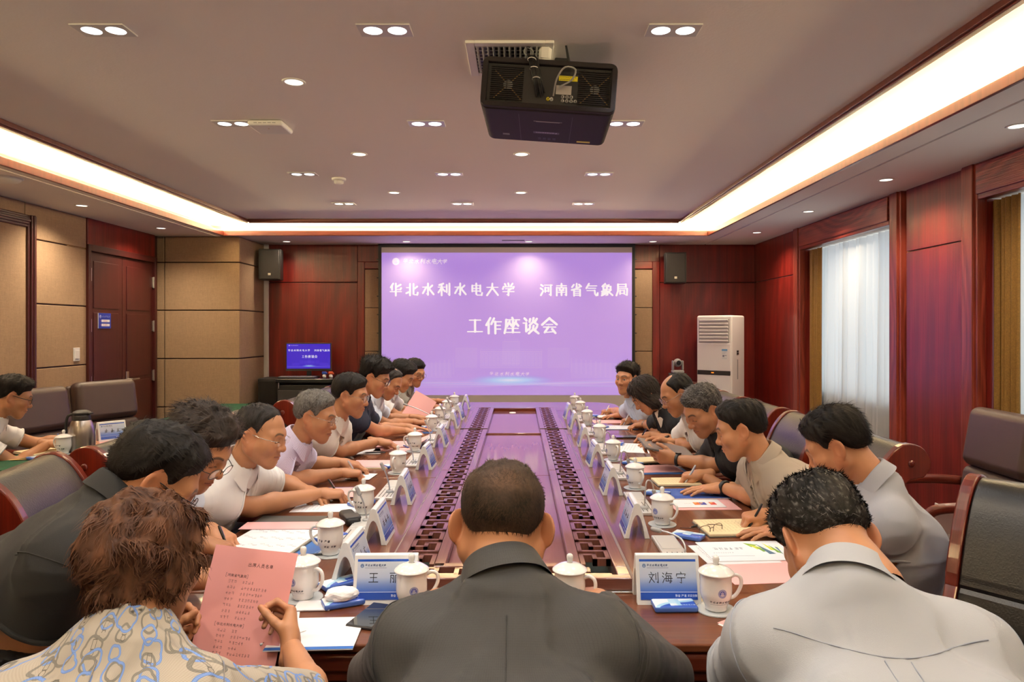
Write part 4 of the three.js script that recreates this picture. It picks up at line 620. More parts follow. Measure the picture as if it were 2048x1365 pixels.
for (const [x, d, w, t] of [[0.635, 2.62, 'R6', -0.6], [0.655, 3.30, 'R5', -0.5], [0.66, 4.04, 'R4', -0.7], [0.655, 4.74, 'R3', -0.4], [0.655, 5.55, 'R2', -0.5], [0.66, 6.28, 'R1', -0.3], [-0.695, 2.60, 'L8', 0.9], [-0.70, 3.12, 'L7', 0.8], [-0.70, 3.97, 'L6', 0.6], [-0.705, 4.66, 'L5', 0.7], [-0.71, 5.56, 'L4', 0.6], [-0.71, 6.12, 'L3', 0.5]]) tissuePack(x, d, t, 'blue and white tissue pack before ' + SEATS[w], TY);
tissuePack(-0.545, 2.13, 0.7, 'tissue pack standing close behind the mug of the woman in the patterned blouse');
{ const t = tissuePack(-0.497, 1.985, 0.45, 'opened tissue pack with a crumpled white tissue on top'); const g = new THREE.IcosahedronGeometry(0.05, 4), p = g.attributes.position; for (let i = 0; i < p.count; i++) { const v = V().fromBufferAttribute(p, i), k = 1 + 0.22 * noise3(v.x * 34 + 7, v.y * 34, v.z * 34) + 0.12 * Math.abs(noise3(v.x * 80, v.y * 80 + 3, v.z * 80)); p.setXYZ(i, v.x * k * 1.0, Math.max(0, v.y * k * 0.42 + 0.012), v.z * k * 0.62); } g.computeVertexNormals(); obj('tissue', g.translate(0, 0.018, 0), std({ color: rgb(0.84, 0.82, 0.80), roughness: 0.9 }), t); }
// paper, folders, notebooks
const pinkTex = canvasTex(724, 1024, (g, w, h) => {
  g.fillStyle = '#f0a8a4'; g.fillRect(0, 0, w, h); g.strokeStyle = '#40201f'; write(g, '出席人员名单', w * 0.42, 118, 34, 38, 0.085); g.strokeStyle = '#4a2826';
  const br = (t, y, x) => { g.font = '30px sans-serif'; g.lineWidth = 4; write(g, t, x + 24, y, 26, 27, 0.08); const e = x + 24 + [...t].length * 27 + 2; for (const [a, s] of [[x + 18, -1], [e, 1]]) { g.beginPath(); g.moveTo(a, y - 3); g.lineTo(a + s * 7, y - 3); g.lineTo(a + s * 7, y + 29); g.lineTo(a, y + 29); g.stroke(); } };
  br('河南省气象局', 222, 130); g.strokeStyle = '#8a5450'; for (let i = 0; i < 7; i++) { blurred(g, 3, 170, 272 + i * 48, 22, 25, i * 3 + 1); blurred(g, 4 + (i * 5) % 6, 290, 272 + i * 48, 22, 25, i * 7 + 2); }
  g.strokeStyle = '#4a2826'; br('华北水利水电大学', 616, 130); g.strokeStyle = '#8a5450'; for (let i = 0; i < 5; i++) { blurred(g, 3, 170, 666 + i * 44, 22, 25, i * 5 + 3); blurred(g, 2 + (i * 5) % 7, 290, 666 + i * 44, 22, 25, i * 11 + 5); }
});
const sheetMat = { pink: std({ color: rgb(0.80, 0.43, 0.42), roughness: 0.8, side: THREE.DoubleSide }), list: phys({ map: pinkTex, roughness: 0.8, side: THREE.DoubleSide }), white: std({ color: rgb(0.78, 0.77, 0.78), roughness: 0.85, side: THREE.DoubleSide }), cream: std({ color: rgb(0.80, 0.68, 0.47), roughness: 0.85 }), blue: phys({ color: rgb(0.03, 0.16, 0.50), roughness: 0.35, clearcoat: 0.4 }), dark: std({ color: rgb(0.085, 0.085, 0.08), roughness: 0.5 }) };
const printed = (seed, bg, ink, w, h, draw) => std({ roughness: 0.8, map: canvasTex(w, h, (g) => { g.fillStyle = bg; g.fillRect(0, 0, w, h); g.strokeStyle = ink; draw(g, w, h, seed); }) });
const LIE = { n: 0 };
function lying(name, label, cat, x, d, w, l, turn, mat, { y = TY, t = 0.0012, curl = 0, group, top } = {}) {   // a sheet, pad or folder lying flat; later ones lie a little higher
  const o = thing(name, label, cat, [x, y + 0.0004, -d], turn, group);
  const g = new THREE.BoxGeometry(w, t, l, curl ? 16 : 1, 1, curl ? 10 : 1).translate(0, t / 2, 0);
  if (curl) { const p = g.attributes.position; for (let i = 0; i < p.count; i++) p.setY(i, p.getY(i) + curl * Math.pow(clamp((p.getX(i) / w + 0.1) * 1.6), 2)); g.computeVertexNormals(); }
  obj('body', g, top ? [mat, mat, top, mat, mat, mat] : mat, o); return o;
}
function notebook(label, x, d, w, l, turn, top, y = TY, cover = sheetMat.dark) {
  const o = thing('notebook', label, 'notebook', [x, y, -d], turn);
  obj('cover', bx(w + 0.006, 0.003, l + 0.006, 0, 0.0016, 0, 0.001), cover, o); obj('pages', bx(w, 0.009, l, 0, 0.0075, 0, 0.002), sheetMat.cream, o); obj('top_page', new THREE.BoxGeometry(w - 0.002, 0.0008, l - 0.002).translate(0, 0.0124, 0), top, o); return o;
}
const lines = (g, w, h, seed) => { for (let i = 0; i < 12; i++) { blurred(g, 6 + (i * seed) % 9, 24, 30 + i * 26, 15, 17, seed * 31 + i); } };
const creamNotes = printed(5, '#e6d3a8', '#a8946a', 300, 400, lines), whiteNotes = printed(7, '#e6e4e6', '#6d6d78', 400, 400, (g, w, h, s) => { for (let i = 0; i < 12; i++) for (let k = 0; k < 3; k++) blurred(g, 3, 20 + i * 31, 30 + k * 110 + ((i * 7) % 5) * 8, 12, 9, i * 9 + k + s); g.strokeStyle = '#b4b4bc'; g.lineWidth = 1; for (let i = 1; i < 5; i++) { g.beginPath(); g.moveTo(10, i * 80); g.lineTo(w - 10, i * 80); g.stroke(); } });
const textPage = printed(9, '#e4e2e6', '#8a8a94', 300, 420, lines);
const letterhead = printed(3, '#e8e6e8', '#38549c', 420, 560, (g, w, h) => { emblem(g, 40, 34, 14, '#3a5cae', '#e8e6e8'); script(g, '华北水利水电大学', 70, 22, 24, 36, 0.1); blurred(g, 14, 70, 54, 9, 20, 5); blurred(g, 4, 60, 74, 9, 12, 6); g.fillStyle = '#2c64b4'; g.fillRect(0, h - 46, w, 46); });
const brochure = printed(1, '#25489a', '#c8d4f4', 420, 300, (g, w, h) => { blurred(g, 9, 30, 24, 12, 14, 3); for (let i = 0; i < 7; i++) blurred(g, 10, 30, 70 + i * 22, 8, 9, i + 4); for (const [x, c] of [[150, '#8a4a78'], [185, '#e09a58'], [215, '#5a3a90'], [300, '#b0c4f0'], [360, '#d05040']]) { g.fillStyle = c; g.fillRect(x, 60 + (x % 40), 38, 60); g.fillRect(x + 10, 150 + (x % 30), 26, 44); } });
const pictures = printed(2, '#e2e2e4', '#777', 360, 240, (g) => { for (const [x, c] of [[150, '#d06a30'], [196, '#3a3f98'], [268, '#c84038']]) { g.fillStyle = c; g.fillRect(x, 90, 44, 78); g.fillStyle = '#f0b060'; g.fillRect(x + 6, 100, 18, 24); } blurred(g, 4, 80, 120, 14, 12, 4); });
const greenBroch = printed(6, '#dfe6ee', '#6a7484', 480, 330, (g, w, h) => { blurred(g, 6, 60, 110, 34, 30, 5); blurred(g, 9, 40, 190, 12, 13, 8); g.lineWidth = 3; g.beginPath(); g.moveTo(10, 250); g.lineTo(250, 256); g.stroke(); g.fillStyle = '#8ab04a'; for (let i = 0; i < 9; i++) { g.beginPath(); g.moveTo(270 + i * 22, 30 + (i * 37) % 90); g.lineTo(340 + i * 14, 70 + (i * 53) % 160); g.lineTo(290 + i * 18, 110 + (i * 41) % 150); g.fill(); g.fillStyle = ['#c8d248', '#6e9a40', '#4a6a8a', '#e4ecd0'][i % 4]; } });
// window side
lying('pink_sheet', 'pink sheet under the forearm of the bowed man in the pale shirt', 'paper', 0.70, 1.80, 0.21, 0.297, 0.62, sheetMat.pink, { t: 0.001 }); lying('white_folder', 'white folder just under the pink sheet of the bowed man', 'folder', 0.705, 1.79, 0.22, 0.305, 0.62, sheetMat.white, { y: TY - 0.0003, t: 0.0012 });
lying('pink_sheet', 'printed pink sheet beside the mug of the bowed man', 'paper', 0.79, 2.25, 0.28, 0.20, 0.1, sheetMat.pink, { group: 'pink attendance sheets' });
lying('green_brochure', 'pale brochure with yellow-green patches on a pink sheet', 'brochure', 0.80, 2.455, 0.30, 0.21, 0.06, sheetMat.white, { y: TY + 0.002, t: 0.003, top: greenBroch }); lying('white_sheet', 'white printed sheet half under the yellow-green brochure', 'paper', 0.745, 2.43, 0.25, 0.21, 0.10, sheetMat.white, { y: TY + 0.0006, t: 0.0012, top: textPage });
notebook('cream-paged notebook under the pen of the man in the blue-grey shirt', 0.845, 2.735, 0.27, 0.205, 0.07, creamNotes);
lying('blue_brochure', 'blue picture brochure under the hand of the man in the taupe polo', 'brochure', 0.83, 3.31, 0.28, 0.20, 0.05, sheetMat.white, { y: TY + 0.003, t: 0.003, top: brochure }); lying('picture_sheet', 'white sheet with small coloured pictures below the blue brochure', 'paper', 0.80, 3.13, 0.22, 0.14, 0.03, sheetMat.white, { y: TY + 0.0022, top: pictures }); lying('pink_sheet', 'pink sheet under the picture sheet of the man in the taupe polo', 'paper', 0.82, 3.13, 0.29, 0.21, 0.02, sheetMat.pink, { group: 'pink attendance sheets' });
notebook('cream notebook under the pen of the man in the taupe polo', 0.80, 3.555, 0.22, 0.16, 0.05, creamNotes);
lying('pink_sheet', 'pink sheet on a blue folder before the man holding the dark folder', 'paper', 0.76, 3.90, 0.27, 0.20, 0.12, sheetMat.pink, { y: TY + 0.0042, group: 'pink attendance sheets' }); lying('blue_folder', 'blue folder under a pink sheet before the man holding the dark folder', 'folder', 0.77, 3.885, 0.30, 0.22, 0.1, sheetMat.blue, { t: 0.0036 });
notebook('pale notebook lying below the dark folder held above it', 0.77, 4.12, 0.20, 0.14, 0.2, creamNotes, TY + 0.0055);
lying('white_sheet', 'large white sheet under the hands of the bald-topped man', 'paper', 0.80, 4.60, 0.34, 0.36, -0.25, sheetMat.white, { top: textPage }); lying('mobile_phone', 'black phone lying between the woman with the bob and the bald-topped man', 'phone', 0.80, 5.06, 0.20, 0.09, 0.03, M.blackGloss, { t: 0.009 });
lying('white_sheet', 'white printed sheet before the woman with the black bob', 'paper', 0.80, 5.56, 0.27, 0.21, 0, sheetMat.white, { y: TY + 0.0035, top: textPage }); lying('blue_folder', 'blue folder under the white sheet of the woman with the bob', 'folder', 0.79, 5.57, 0.29, 0.23, 0, sheetMat.blue, { t: 0.003 });
lying('pink_sheet', 'pink sheet between the woman with the bob and the man who looks up', 'paper', 0.76, 5.93, 0.26, 0.20, 0, sheetMat.pink, { group: 'pink attendance sheets' }); notebook('small white notebook under the pen of the man who looks up', 0.79, 6.22, 0.18, 0.15, 0.05, whiteNotes);
// door side
lying('letterhead_pad', 'white letterhead pad with a blue foot strip beside the dark jacket', 'notepad', -0.515, 1.79, 0.215, 0.19, 0.05, sheetMat.white, { y: TY + 0.0014, t: 0.003, top: letterhead }); lying('white_sheet', 'white sheet half under the letterhead pad of the woman in the blouse', 'paper', -0.66, 1.83, 0.16, 0.17, 0.25, sheetMat.white);
lying('white_sheet', 'folded white napkin left of the crumpled tissue', 'napkin', -0.575, 1.97, 0.10, 0.07, 0.05, sheetMat.white, { y: TY + 0.0014, t: 0.003 });
{ const p = thing('mobile_phone', 'large black phone lying beside the name plate with two characters', 'phone', [-0.395, TY, -1.895], -0.28); obj('body', bx(0.078, 0.009, 0.155, 0, 0.0047, 0, 0.004), M.gunmetal, p); obj('glass', bx(0.073, 0.001, 0.15, 0, 0.0093, 0, 0.0004), phys({ color: rgb(0.008, 0.012, 0.012), roughness: 0.06, clearcoat: 1, clearcoatRoughness: 0.03 }), p); }
{ const o = notebook('open white notebook of handwriting before the spiky-haired man', -0.90, 2.535, 0.27, 0.30, -0.13, whiteNotes, TY + 0.004); void o; }
lying('pink_sheet', 'pink sheet across the head of the open white notebook', 'paper', -0.92, 2.72, 0.30, 0.10, 0.02, sheetMat.pink, { y: TY + 0.018, t: 0.001 }); lying('blue_folder', 'blue folder with a white emblem under the open notebook', 'folder', -0.80, 2.50, 0.22, 0.30, -0.13, sheetMat.blue, { t: 0.0036 });
{ const p = thing('mobile_phone', 'dark phone in a case above the blue folder near a mug', 'phone', [-0.755, TY + 0.001, -2.73], 0.5); obj('body', bx(0.08, 0.012, 0.16, 0, 0.0062, 0, 0.004), M.gunmetal, p); obj('glass', bx(0.074, 0.001, 0.15, 0, 0.0125, 0, 0.0004), M.blackGloss, p); }
{ const p = thing('glasses_case', 'black soft case lying beyond the mug of the spiky-haired man', 'case', [-0.685, TY, -2.84], 0.45); obj('shell', bx(0.06, 0.035, 0.16, 0, 0.018, 0, 0.016), M.black, p); obj('flap', bx(0.063, 0.012, 0.07, 0, 0.032, 0.04, 0.005), M.gunmetal, p); }
lying('desk_mat', 'dark grey leather mat on the bare table before the balding man', 'mat', -0.93, 2.84, 0.27, 0.16, 0, sheetMat.dark, { t: 0.003 });
lying('pink_sheet', 'pink sheet on a blue folder before the balding man', 'paper', -0.87, 3.33, 0.25, 0.20, 0.1, sheetMat.pink, { y: TY + 0.0042, group: 'pink attendance sheets' }); lying('blue_folder', 'blue folder under the pink sheet of the balding man', 'folder', -0.885, 3.34, 0.28, 0.21, 0.1, sheetMat.blue, { t: 0.0036 }); lying('white_sheet', 'white sheet near the table edge by the balding man', 'paper', -0.84, 3.06, 0.28, 0.14, 0.02, sheetMat.white, { top: textPage });
lying('white_sheet', 'small white sheet under the pen of the grey-haired man in lavender', 'paper', -0.83, 3.70, 0.13, 0.15, -0.1, sheetMat.white, { y: TY + 0.0035, top: textPage }); lying('pink_sheet', 'pink sheet behind the writing hand of the man in lavender', 'paper', -0.83, 4.03, 0.25, 0.20, 0, sheetMat.pink, { y: TY + 0.0092 }); notebook('dark notebook under the pink sheet of the man in lavender', -0.825, 4.01, 0.24, 0.18, 0, textPage, TY - 0.004);
lying('pink_sheet', 'pink sheet curling up at one end before the black-haired man in white', 'paper', -0.79, 4.75, 0.34, 0.26, 0, sheetMat.pink, { curl: 0.05, y: TY + 0.002 }); lying('pink_sheet', 'flat pink sheet under the curled one before the black-haired man in white', 'paper', -0.80, 4.60, 0.27, 0.22, 0, sheetMat.pink, {}); lying('white_sheet', 'white sheet under the hand of the black-haired man in white', 'paper', -0.965, 4.48, 0.16, 0.20, 0.2, sheetMat.white);
lying('pink_sheet', 'pink sheet under the hands of the man in the navy T-shirt', 'paper', -0.79, 5.42, 0.24, 0.19, 0, sheetMat.pink, { y: TY + 0.0042, group: 'pink attendance sheets' }); lying('blue_folder', 'blue folder under the pink sheet of the man in the navy T-shirt', 'folder', -0.78, 5.36, 0.25, 0.20, 0, sheetMat.blue, { t: 0.0036 });
lying('pink_sheet', 'pink sheet lying between the thick-haired person and the mugs', 'paper', -0.80, 6.75, 0.24, 0.20, 0, sheetMat.pink, { group: 'pink attendance sheets' });
{ const g = new THREE.PlaneGeometry(0.20, 0.27, 10, 10), p = g.attributes.position; for (let i = 0; i < p.count; i++) p.setZ(i, 0.02 * Math.sin((p.getX(i) + 0.1) * 12)); g.computeVertexNormals(); const o = tag(obj('raised_pink_sheet', g, sheetMat.pink), 'pink sheet held upright on the table by the man in the pale blue shirt', 'paper'); o.position.set(-0.85, 0.862, -5.92); o.rotation.set(-0.30, 0.25, -0.5); }
// the pink list held by the woman
{ const g = new THREE.PlaneGeometry(0.21, 0.297, 12, 12), p = g.attributes.position; for (let i = 0; i < p.count; i++) p.setZ(i, -0.014 * Math.cos(p.getX(i) * 14) + 0.01 * Math.sin(p.getY(i) * 9)); g.computeVertexNormals(); const o = tag(obj('attendance_list', g, sheetMat.list), 'pink printed attendance list held up by the woman in the patterned blouse', 'paper'); o.position.set(-0.683, 0.842, -1.735); o.rotation.set(-0.42, 0.06, -0.10); }
// pens
const penClip = bx(0.0015, 0.0022, 0.04, 0, 0.0062, -0.035);
function pen(from, to, label, bodyMat = M.black) {   // tip, far end
  const a = V(...from), b = V(...to), t = thing('pen', label, 'pen', from); const L = a.distanceTo(b);
  t.quaternion.setFromUnitVectors(V(0, 1, 0), b.sub(a).normalize());
  obj('barrel', lathe([[0.0014, 0.012], [0.0042, 0.026], [0.0046, 0.06], [0.0044, L - 0.008], [0.003, L], [0, L]], 14), bodyMat, t); obj('tip', lathe([[0, 0], [0.0007, 0.003], [0.0016, 0.013]], 10), M.chrome, t); obj('clip', bx(0.0016, 0.04, 0.0016, 0.0056, L - 0.026, 0), M.chrome, t);
}
const clearPen = phys({ color: rgb(0.62, 0.64, 0.66), roughness: 0.2, clearcoat: 0.6 });
pen([0.665, 0.7655, -2.735], [0.745, 0.7655, -2.80], 'black and clear pen lying beside the spectacles'); pen([-0.545, 0.7655, -1.80], [-0.635, 0.7655, -1.72], 'clear pen lying on the white sheet near the woman\u2019s hand', clearPen);
pen([-0.79, 0.7655, -2.385], [-0.65, 0.7655, -2.42], 'black pen lying in front of the mug of the spiky-haired man'); pen([-0.98, 0.7655, -4.40], [-0.84, 0.7655, -4.42], 'dark pen lying before the black-haired man in white'); pen([-0.83, 0.7655, -4.415], [-0.72, 0.7655, -4.40], 'clear pen lying end to end with a dark pen', clearPen);
pen([0.86, 0.766, -5.78], [0.96, 0.766, -5.74], 'pale pen lying by the hands of the woman with the bob', sheetMat.white);
// spectacles lying on the table
function spectacleGeo(w = 0.05, h = 0.038, r = 0.0011) {
  const ring = (s) => { const q = []; for (let i = 0; i < 20; i++) { const a = i / 20 * PI * 2, c = Math.cos(a), n = Math.sin(a); q.push(V(s * 0.033 + Math.sign(c) * Math.pow(Math.abs(c), 0.7) * w / 2, Math.sign(n) * Math.pow(Math.abs(n), 0.7) * h / 2, -Math.abs(s * 0.033 + c * w / 2) * 0.10)); } return tube(q, r, 40, 6, true); };
  return { rims: [ring(1), ring(-1)], bridge: tube([[-0.0095, 0.006, 0], [0, 0.009, 0.003], [0.0095, 0.006, 0]], r, 8, 6), lens: (s) => new THREE.CircleGeometry(1, 24).scale(w / 2 * 0.97, h / 2 * 0.97, 1).translate(s * 0.033, 0, -0.0035) };
}
{ const s = spectacleGeo(0.05, 0.036, 0.0014), t = thing('spectacles', 'brown-framed spectacles lying folded on the table by the notebook', 'spectacles', [0.735, TY + 0.02, -2.66], 0.5), m = phys({ color: rgb(0.07, 0.025, 0.012), roughness: 0.25, clearcoat: 0.5 }); obj('rims', merge([...s.rims, s.bridge]), m, t); for (const k of [-1, 1]) { obj('temple', tube([[k * 0.06, 0.006, -0.006], [k * 0.058, 0.0, -0.05], [k * 0.05, -0.012, -0.10], [k * 0.046, -0.018, -0.125]], 0.0016, 16, 6), m, t); obj('lens', s.lens(k), glassMat, t); } }
// ---------- the side table under a green cloth ----------
const greenTex = dataTex(256, 256, (u, v) => { const t = 0.85 + 0.16 * tnoise(u * 120, v * 120, 120, 120, 77) + 0.1 * tnoise(u * 16, v * 16, 16, 16, 78); return [0.02 * t, 0.30 * t, 0.18 * t]; });
const greenMat = phys({ map: sized(greenTex, 0.4, 0.4), roughness: 0.95, sheen: 0.25, sheenColor: rgb(0.1, 0.4, 0.25), sheenRoughness: 0.5, bumpMap: sized(speck, 0.1, 0.1), bumpScale: 0.0008, side: THREE.DoubleSide });
{
  const X0 = -3.12, X1 = -2.72, Z0 = -3.86, Z1 = -7.36, t = thing('side_table', 'narrow side table hidden under a green cloth near the fabric wall', 'table', [0, 0, 0]);
  obj('tabletop', between(X0 + 0.01, X1 - 0.01, TY - 0.03, TY - 0.002, Z1 + 0.01, Z0 - 0.01), M.edge, t); for (const x of [X0 + 0.05, X1 - 0.05]) for (const z of [Z0 - 0.08, Z1 + 0.08]) obj('leg', between(x - 0.025, x + 0.025, 0, TY - 0.03, z - 0.025, z + 0.025), M.edge, t);
  const top = metricUV(new THREE.PlaneGeometry(X1 - X0, Z0 - Z1, 12, 60).rotateX(-PI / 2).translate((X0 + X1) / 2, TY + 0.003, (Z0 + Z1) / 2)), drop = [];
  const side = (ax, az, bx_, bz, n) => { const g = new THREE.PlaneGeometry(1, 1, n, 14), p = g.attributes.position, L = Math.hypot(bx_ - ax, bz - az), nx = -(bz - az) / L, nz = (bx_ - ax) / L; for (let i = 0; i < p.count; i++) { const u = p.getX(i) + 0.5, v = 0.5 - p.getY(i), a = 0.022 * v * Math.sin(u * L * 24 + Math.sin(u * 13) * 2) + 0.02 * v; p.setXYZ(i, lerp(ax, bx_, u) + nx * a, TY + 0.003 - v * 0.70, lerp(az, bz, u) + nz * a); g.attributes.uv.setXY(i, u * L, v * 0.7); } g.computeVertexNormals(); return g; };
  drop.push(side(X0, Z0, X1, Z0, 40), side(X1, Z0, X1, Z1, 240), side(X1, Z1, X0, Z1, 40), side(X0, Z1, X0, Z0, 240));
  tag(obj('green_tablecloth', [top, ...drop], greenMat), 'dark green baize cloth draped to the floor over the side table', 'tablecloth');
  const f = thing('vacuum_flask', 'brushed steel vacuum flask with a black top on the green cloth', 'flask', [-2.79, TY + 0.004, -4.47]), sl = std({ color: rgb(0.50, 0.46, 0.42), roughness: 0.28, metalness: 1 });
  obj('body', lathe([[0, 0], [0.074, 0], [0.077, 0.004], [0.078, 0.03], [0.077, 0.10], [0.071, 0.15], [0.060, 0.185], [0.052, 0.20]], 40), sl, f); obj('shoulder', lathe([[0.0525, 0.198], [0.053, 0.205], [0.050, 0.225], [0.047, 0.237], [0, 0.24]], 32), M.black, f);
  obj('lid', [lathe([[0, 0.262], [0.03, 0.262], [0.05, 0.252], [0.052, 0.244], [0.046, 0.237]], 32), bx(0.05, 0.012, 0.03, 0.045, 0.243, 0, 0.005)], M.gunmetal, f); obj('handle', tube([[-0.048, 0.238, 0], [-0.085, 0.225, 0], [-0.098, 0.18, 0], [-0.098, 0.11, 0], [-0.082, 0.06, 0], [-0.072, 0.055, 0]], 0.0085, 24, 8), M.black, f); obj('base_ring', lathe([[0.0765, 0], [0.079, 0.002], [0.079, 0.008], [0.0765, 0.01]], 40), M.black, f);
  notebook('open cream notebook on the green cloth under the young man\u2019s pen', -3.02, 4.42, 0.24, 0.19, -0.5, creamNotes, TY + 0.004, sheetMat.cream);
  tissuePack(-2.875, 4.17, -0.55, 'blue and white tissue pack on the green cloth', TY + 0.004); lying('white_sheet', 'small white card under the mug on the green cloth', 'paper', -2.90, 4.33, 0.10, 0.07, -0.4, sheetMat.white, { y: TY + 0.0025 });
  lying('pink_sheet', 'pink sheet on the green cloth behind the steel flask', 'paper', -2.86, 4.75, 0.2, 0.26, -0.3, sheetMat.pink, { y: TY + 0.004 }); lying('blue_folder', 'pale blue folder at the far end of the green cloth', 'folder', -2.93, 5.9, 0.28, 0.22, 0.2, phys({ color: rgb(0.35, 0.48, 0.75), roughness: 0.4 }), { y: TY + 0.004, t: 0.004 });
  pen([-3.02, TY + 0.0085, -4.13], [-2.93, TY + 0.0085, -4.17], 'brown pen lying at the near end of the green cloth', M.brass);
}
// ---------- chairs ----------
const leather = (r, g, b, rough = 0.34) => phys({ color: rgb(r, g, b), roughness: rough, bumpMap: sized(leatherBump, 0.22, 0.22), bumpScale: 0.0005, clearcoat: 0.2, clearcoatRoughness: 0.3 });
M.blackLeather = leather(0.009, 0.009, 0.0095); M.brownLeather = leather(0.060, 0.033, 0.027, 0.38); M.frame = phys({ map: sized(woodTex([0.30, 0.065, 0.03], [0.47, 0.14, 0.065], 83, 5), 0.4, 0.9), roughness: 0.3, clearcoat: 0.8, clearcoatRoughness: 0.1 });
const extrude = (pts, depth, bevel, x) => { const s = new THREE.Shape(pts.map(([a, b]) => new THREE.Vector2(a, b))); return metricUV(new THREE.ExtrudeGeometry(s, { depth, bevelEnabled: bevel > 0, bevelSize: bevel, bevelThickness: bevel, bevelSegments: 2 }).rotateY(-PI / 2).translate(x + depth / 2, 0, 0)); };   // profile in (z, y), extruded along x
const curvePts = (pts, n) => new THREE.SplineCurve(pts.map(([a, b]) => new THREE.Vector2(a, b))).getPoints(n).map((p) => [p.x, p.y]);
const backFront = (() => { const c = curvePts([[-0.215, 0.44], [-0.225, 0.55], [-0.25, 0.68], [-0.285, 0.80], [-0.33, 0.92], [-0.375, 1.00], [-0.43, 1.045], [-0.49, 1.035], [-0.52, 0.985], [-0.50, 0.945]], 90); return c.map(([z, y], i) => { let k = 0; for (const c0 of [0.655, 0.672, 0.765, 0.782]) k += 0.0075 * Math.exp(-Math.pow((y - c0) / 0.0045, 2)); return i < 62 ? [z - k, y] : [z, y]; }); })();
const backRear = curvePts([[-0.455, 0.94], [-0.41, 0.90], [-0.35, 0.78], [-0.31, 0.66], [-0.29, 0.55], [-0.285, 0.44]], 40);
const grow = (pts, k) => { const cz = -0.33, n = pts.length; return pts.map(([z, y], i) => { const a = pts[(i - 1 + n) % n], b = pts[(i + 1) % n]; let nx = b[1] - a[1], ny = -(b[0] - a[0]); const l = Math.hypot(nx, ny) || 1; void cz; return [z + nx / l * k, y + ny / l * k]; }); };
const profile = [...backFront, ...backRear], chairGeo = {
  back: extrude(profile, 0.47, 0.006, 0), side: (s) => extrude(grow(profile.filter((_, i) => i % 3 === 0), 0.008), 0.030, 0.005, s * 0.262), seat: new RoundedBoxGeometry(0.50, 0.11, 0.50, 3, 0.04).translate(0, 0.43, 0.02),
  arm: (s) => merge([(() => { const c = new THREE.CatmullRomCurve3([V(s * 0.272, 0.69, -0.26), V(s * 0.29, 0.675, -0.12), V(s * 0.295, 0.665, 0.06), V(s * 0.285, 0.645, 0.20), V(s * 0.275, 0.60, 0.245)]); const f = new THREE.Shape(); f.absellipse(0, 0, 0.026, 0.017, 0, PI * 2); return new THREE.ExtrudeGeometry(f, { extrudePath: c, steps: 26, curveSegments: 10 }); })()]),
  leg: (s, z) => merge([extrude([[z - 0.022, 0], [z + 0.022, 0], [z + 0.026, 0.38], [z * 1.02 + 0.03, z > 0 ? 0.60 : 0.42], [z * 1.02 - 0.03, z > 0 ? 0.60 : 0.42], [z - 0.026, 0.38]], 0.036, 0.004, s * 0.272)]), rail: bx(0.52, 0.05, 0.48, 0, 0.365, 0.01, 0.012),
  button: (s) => new THREE.SphereGeometry(0.013, 14, 10).scale(0.5, 1, 1).translate(s * 0.283, 0.985, -0.455),
};
function tableChair(label) {
  const t = thing('conference_chair', label, 'chair', [0, 0, 0], 0, 'black leather conference chairs round the table'); t.scale.set(0.9, 1.035, 1);
  obj('backrest', chairGeo.back, M.blackLeather, t); obj('seat', chairGeo.seat, M.blackLeather, t); obj('seat_rail', chairGeo.rail, M.frame, t);
  for (const s of [-1, 1]) { const p = obj('side_panel', chairGeo.side(s), M.frame, t); obj('button', chairGeo.button(s), M.frame, p); obj('arm', chairGeo.arm(s), M.frame, t); obj('leg', chairGeo.leg(s, 0.22), M.frame, t); obj('leg', chairGeo.leg(s, -0.24), M.frame, t); }
  return t;
}
const spots = [   // top-centre of the back [x, d], facing as [x, away], label
  [-1.66, 2.31, 1, 0.20, 'black leather chair with a red-brown frame behind the spiky-haired man'], [-1.66, 2.90, 1, 0.05, 'black leather chair with a scrolled wooden side behind the balding man'], [-1.60, 3.42, 1, 0, 'black leather chair of the man in lavender'], [-1.58, 4.0, 1, 0, 'black leather chair of the black-haired man in white'], [-1.49, 4.66, 1, 0, 'black leather chair with a red scrolled side beyond the man in lavender'], [-1.5, 5.32, 1, 0, 'black leather chair of the man with thinning hair'], [-1.5, 5.95, 1, 0, 'black leather chair of the thick-haired person'], [-1.5, 6.58, 1, 0, 'black leather chair of the man with glasses nearest the screen'], [-1.6, 1.72, 1, 0.1, 'black leather chair of the man in the black polo'],
  [1.53, 2.97, -1, 0, 'black leather chair with a scrolled side behind the man in the blue-grey shirt'], [1.52, 3.62, -1, 0, 'bluish black leather chair back behind the man in the taupe polo'], [1.52, 4.25, -1, 0, 'black leather chair with a red side panel behind the man with the dark folder'], [1.5, 4.9, -1, 0, 'black leather chair of the bald-topped man'], [1.5, 5.55, -1, 0, 'black leather chair of the woman with the bob'], [1.5, 6.2, -1, 0, 'black leather chair of the man who looks up'],
  [-0.68, 0.44, 0, 1, 'black leather chair of the woman in the patterned blouse'], [-0.02, 0.44, 0, 1, 'black leather chair of the man in the dark jacket'], [0.68, 0.46, 0, 1, 'black leather chair of the bowed man in the pale shirt'],
  [1.555, 1.97, -0.79, -0.61, 'empty black leather conference chair angled at the corner of the table'],
];
{ let first; for (const [x, d, fx, fz, label] of spots) { const yaw = Math.atan2(fx, -fz), F = V(Math.sin(yaw), 0, Math.cos(yaw)), p = [x + F.x * 0.46, 0, -d + F.z * 0.46]; if (!first) { first = tableChair(label); first.position.set(...p); first.rotation.y = yaw; } else copyOf(first, label, p, yaw); } }
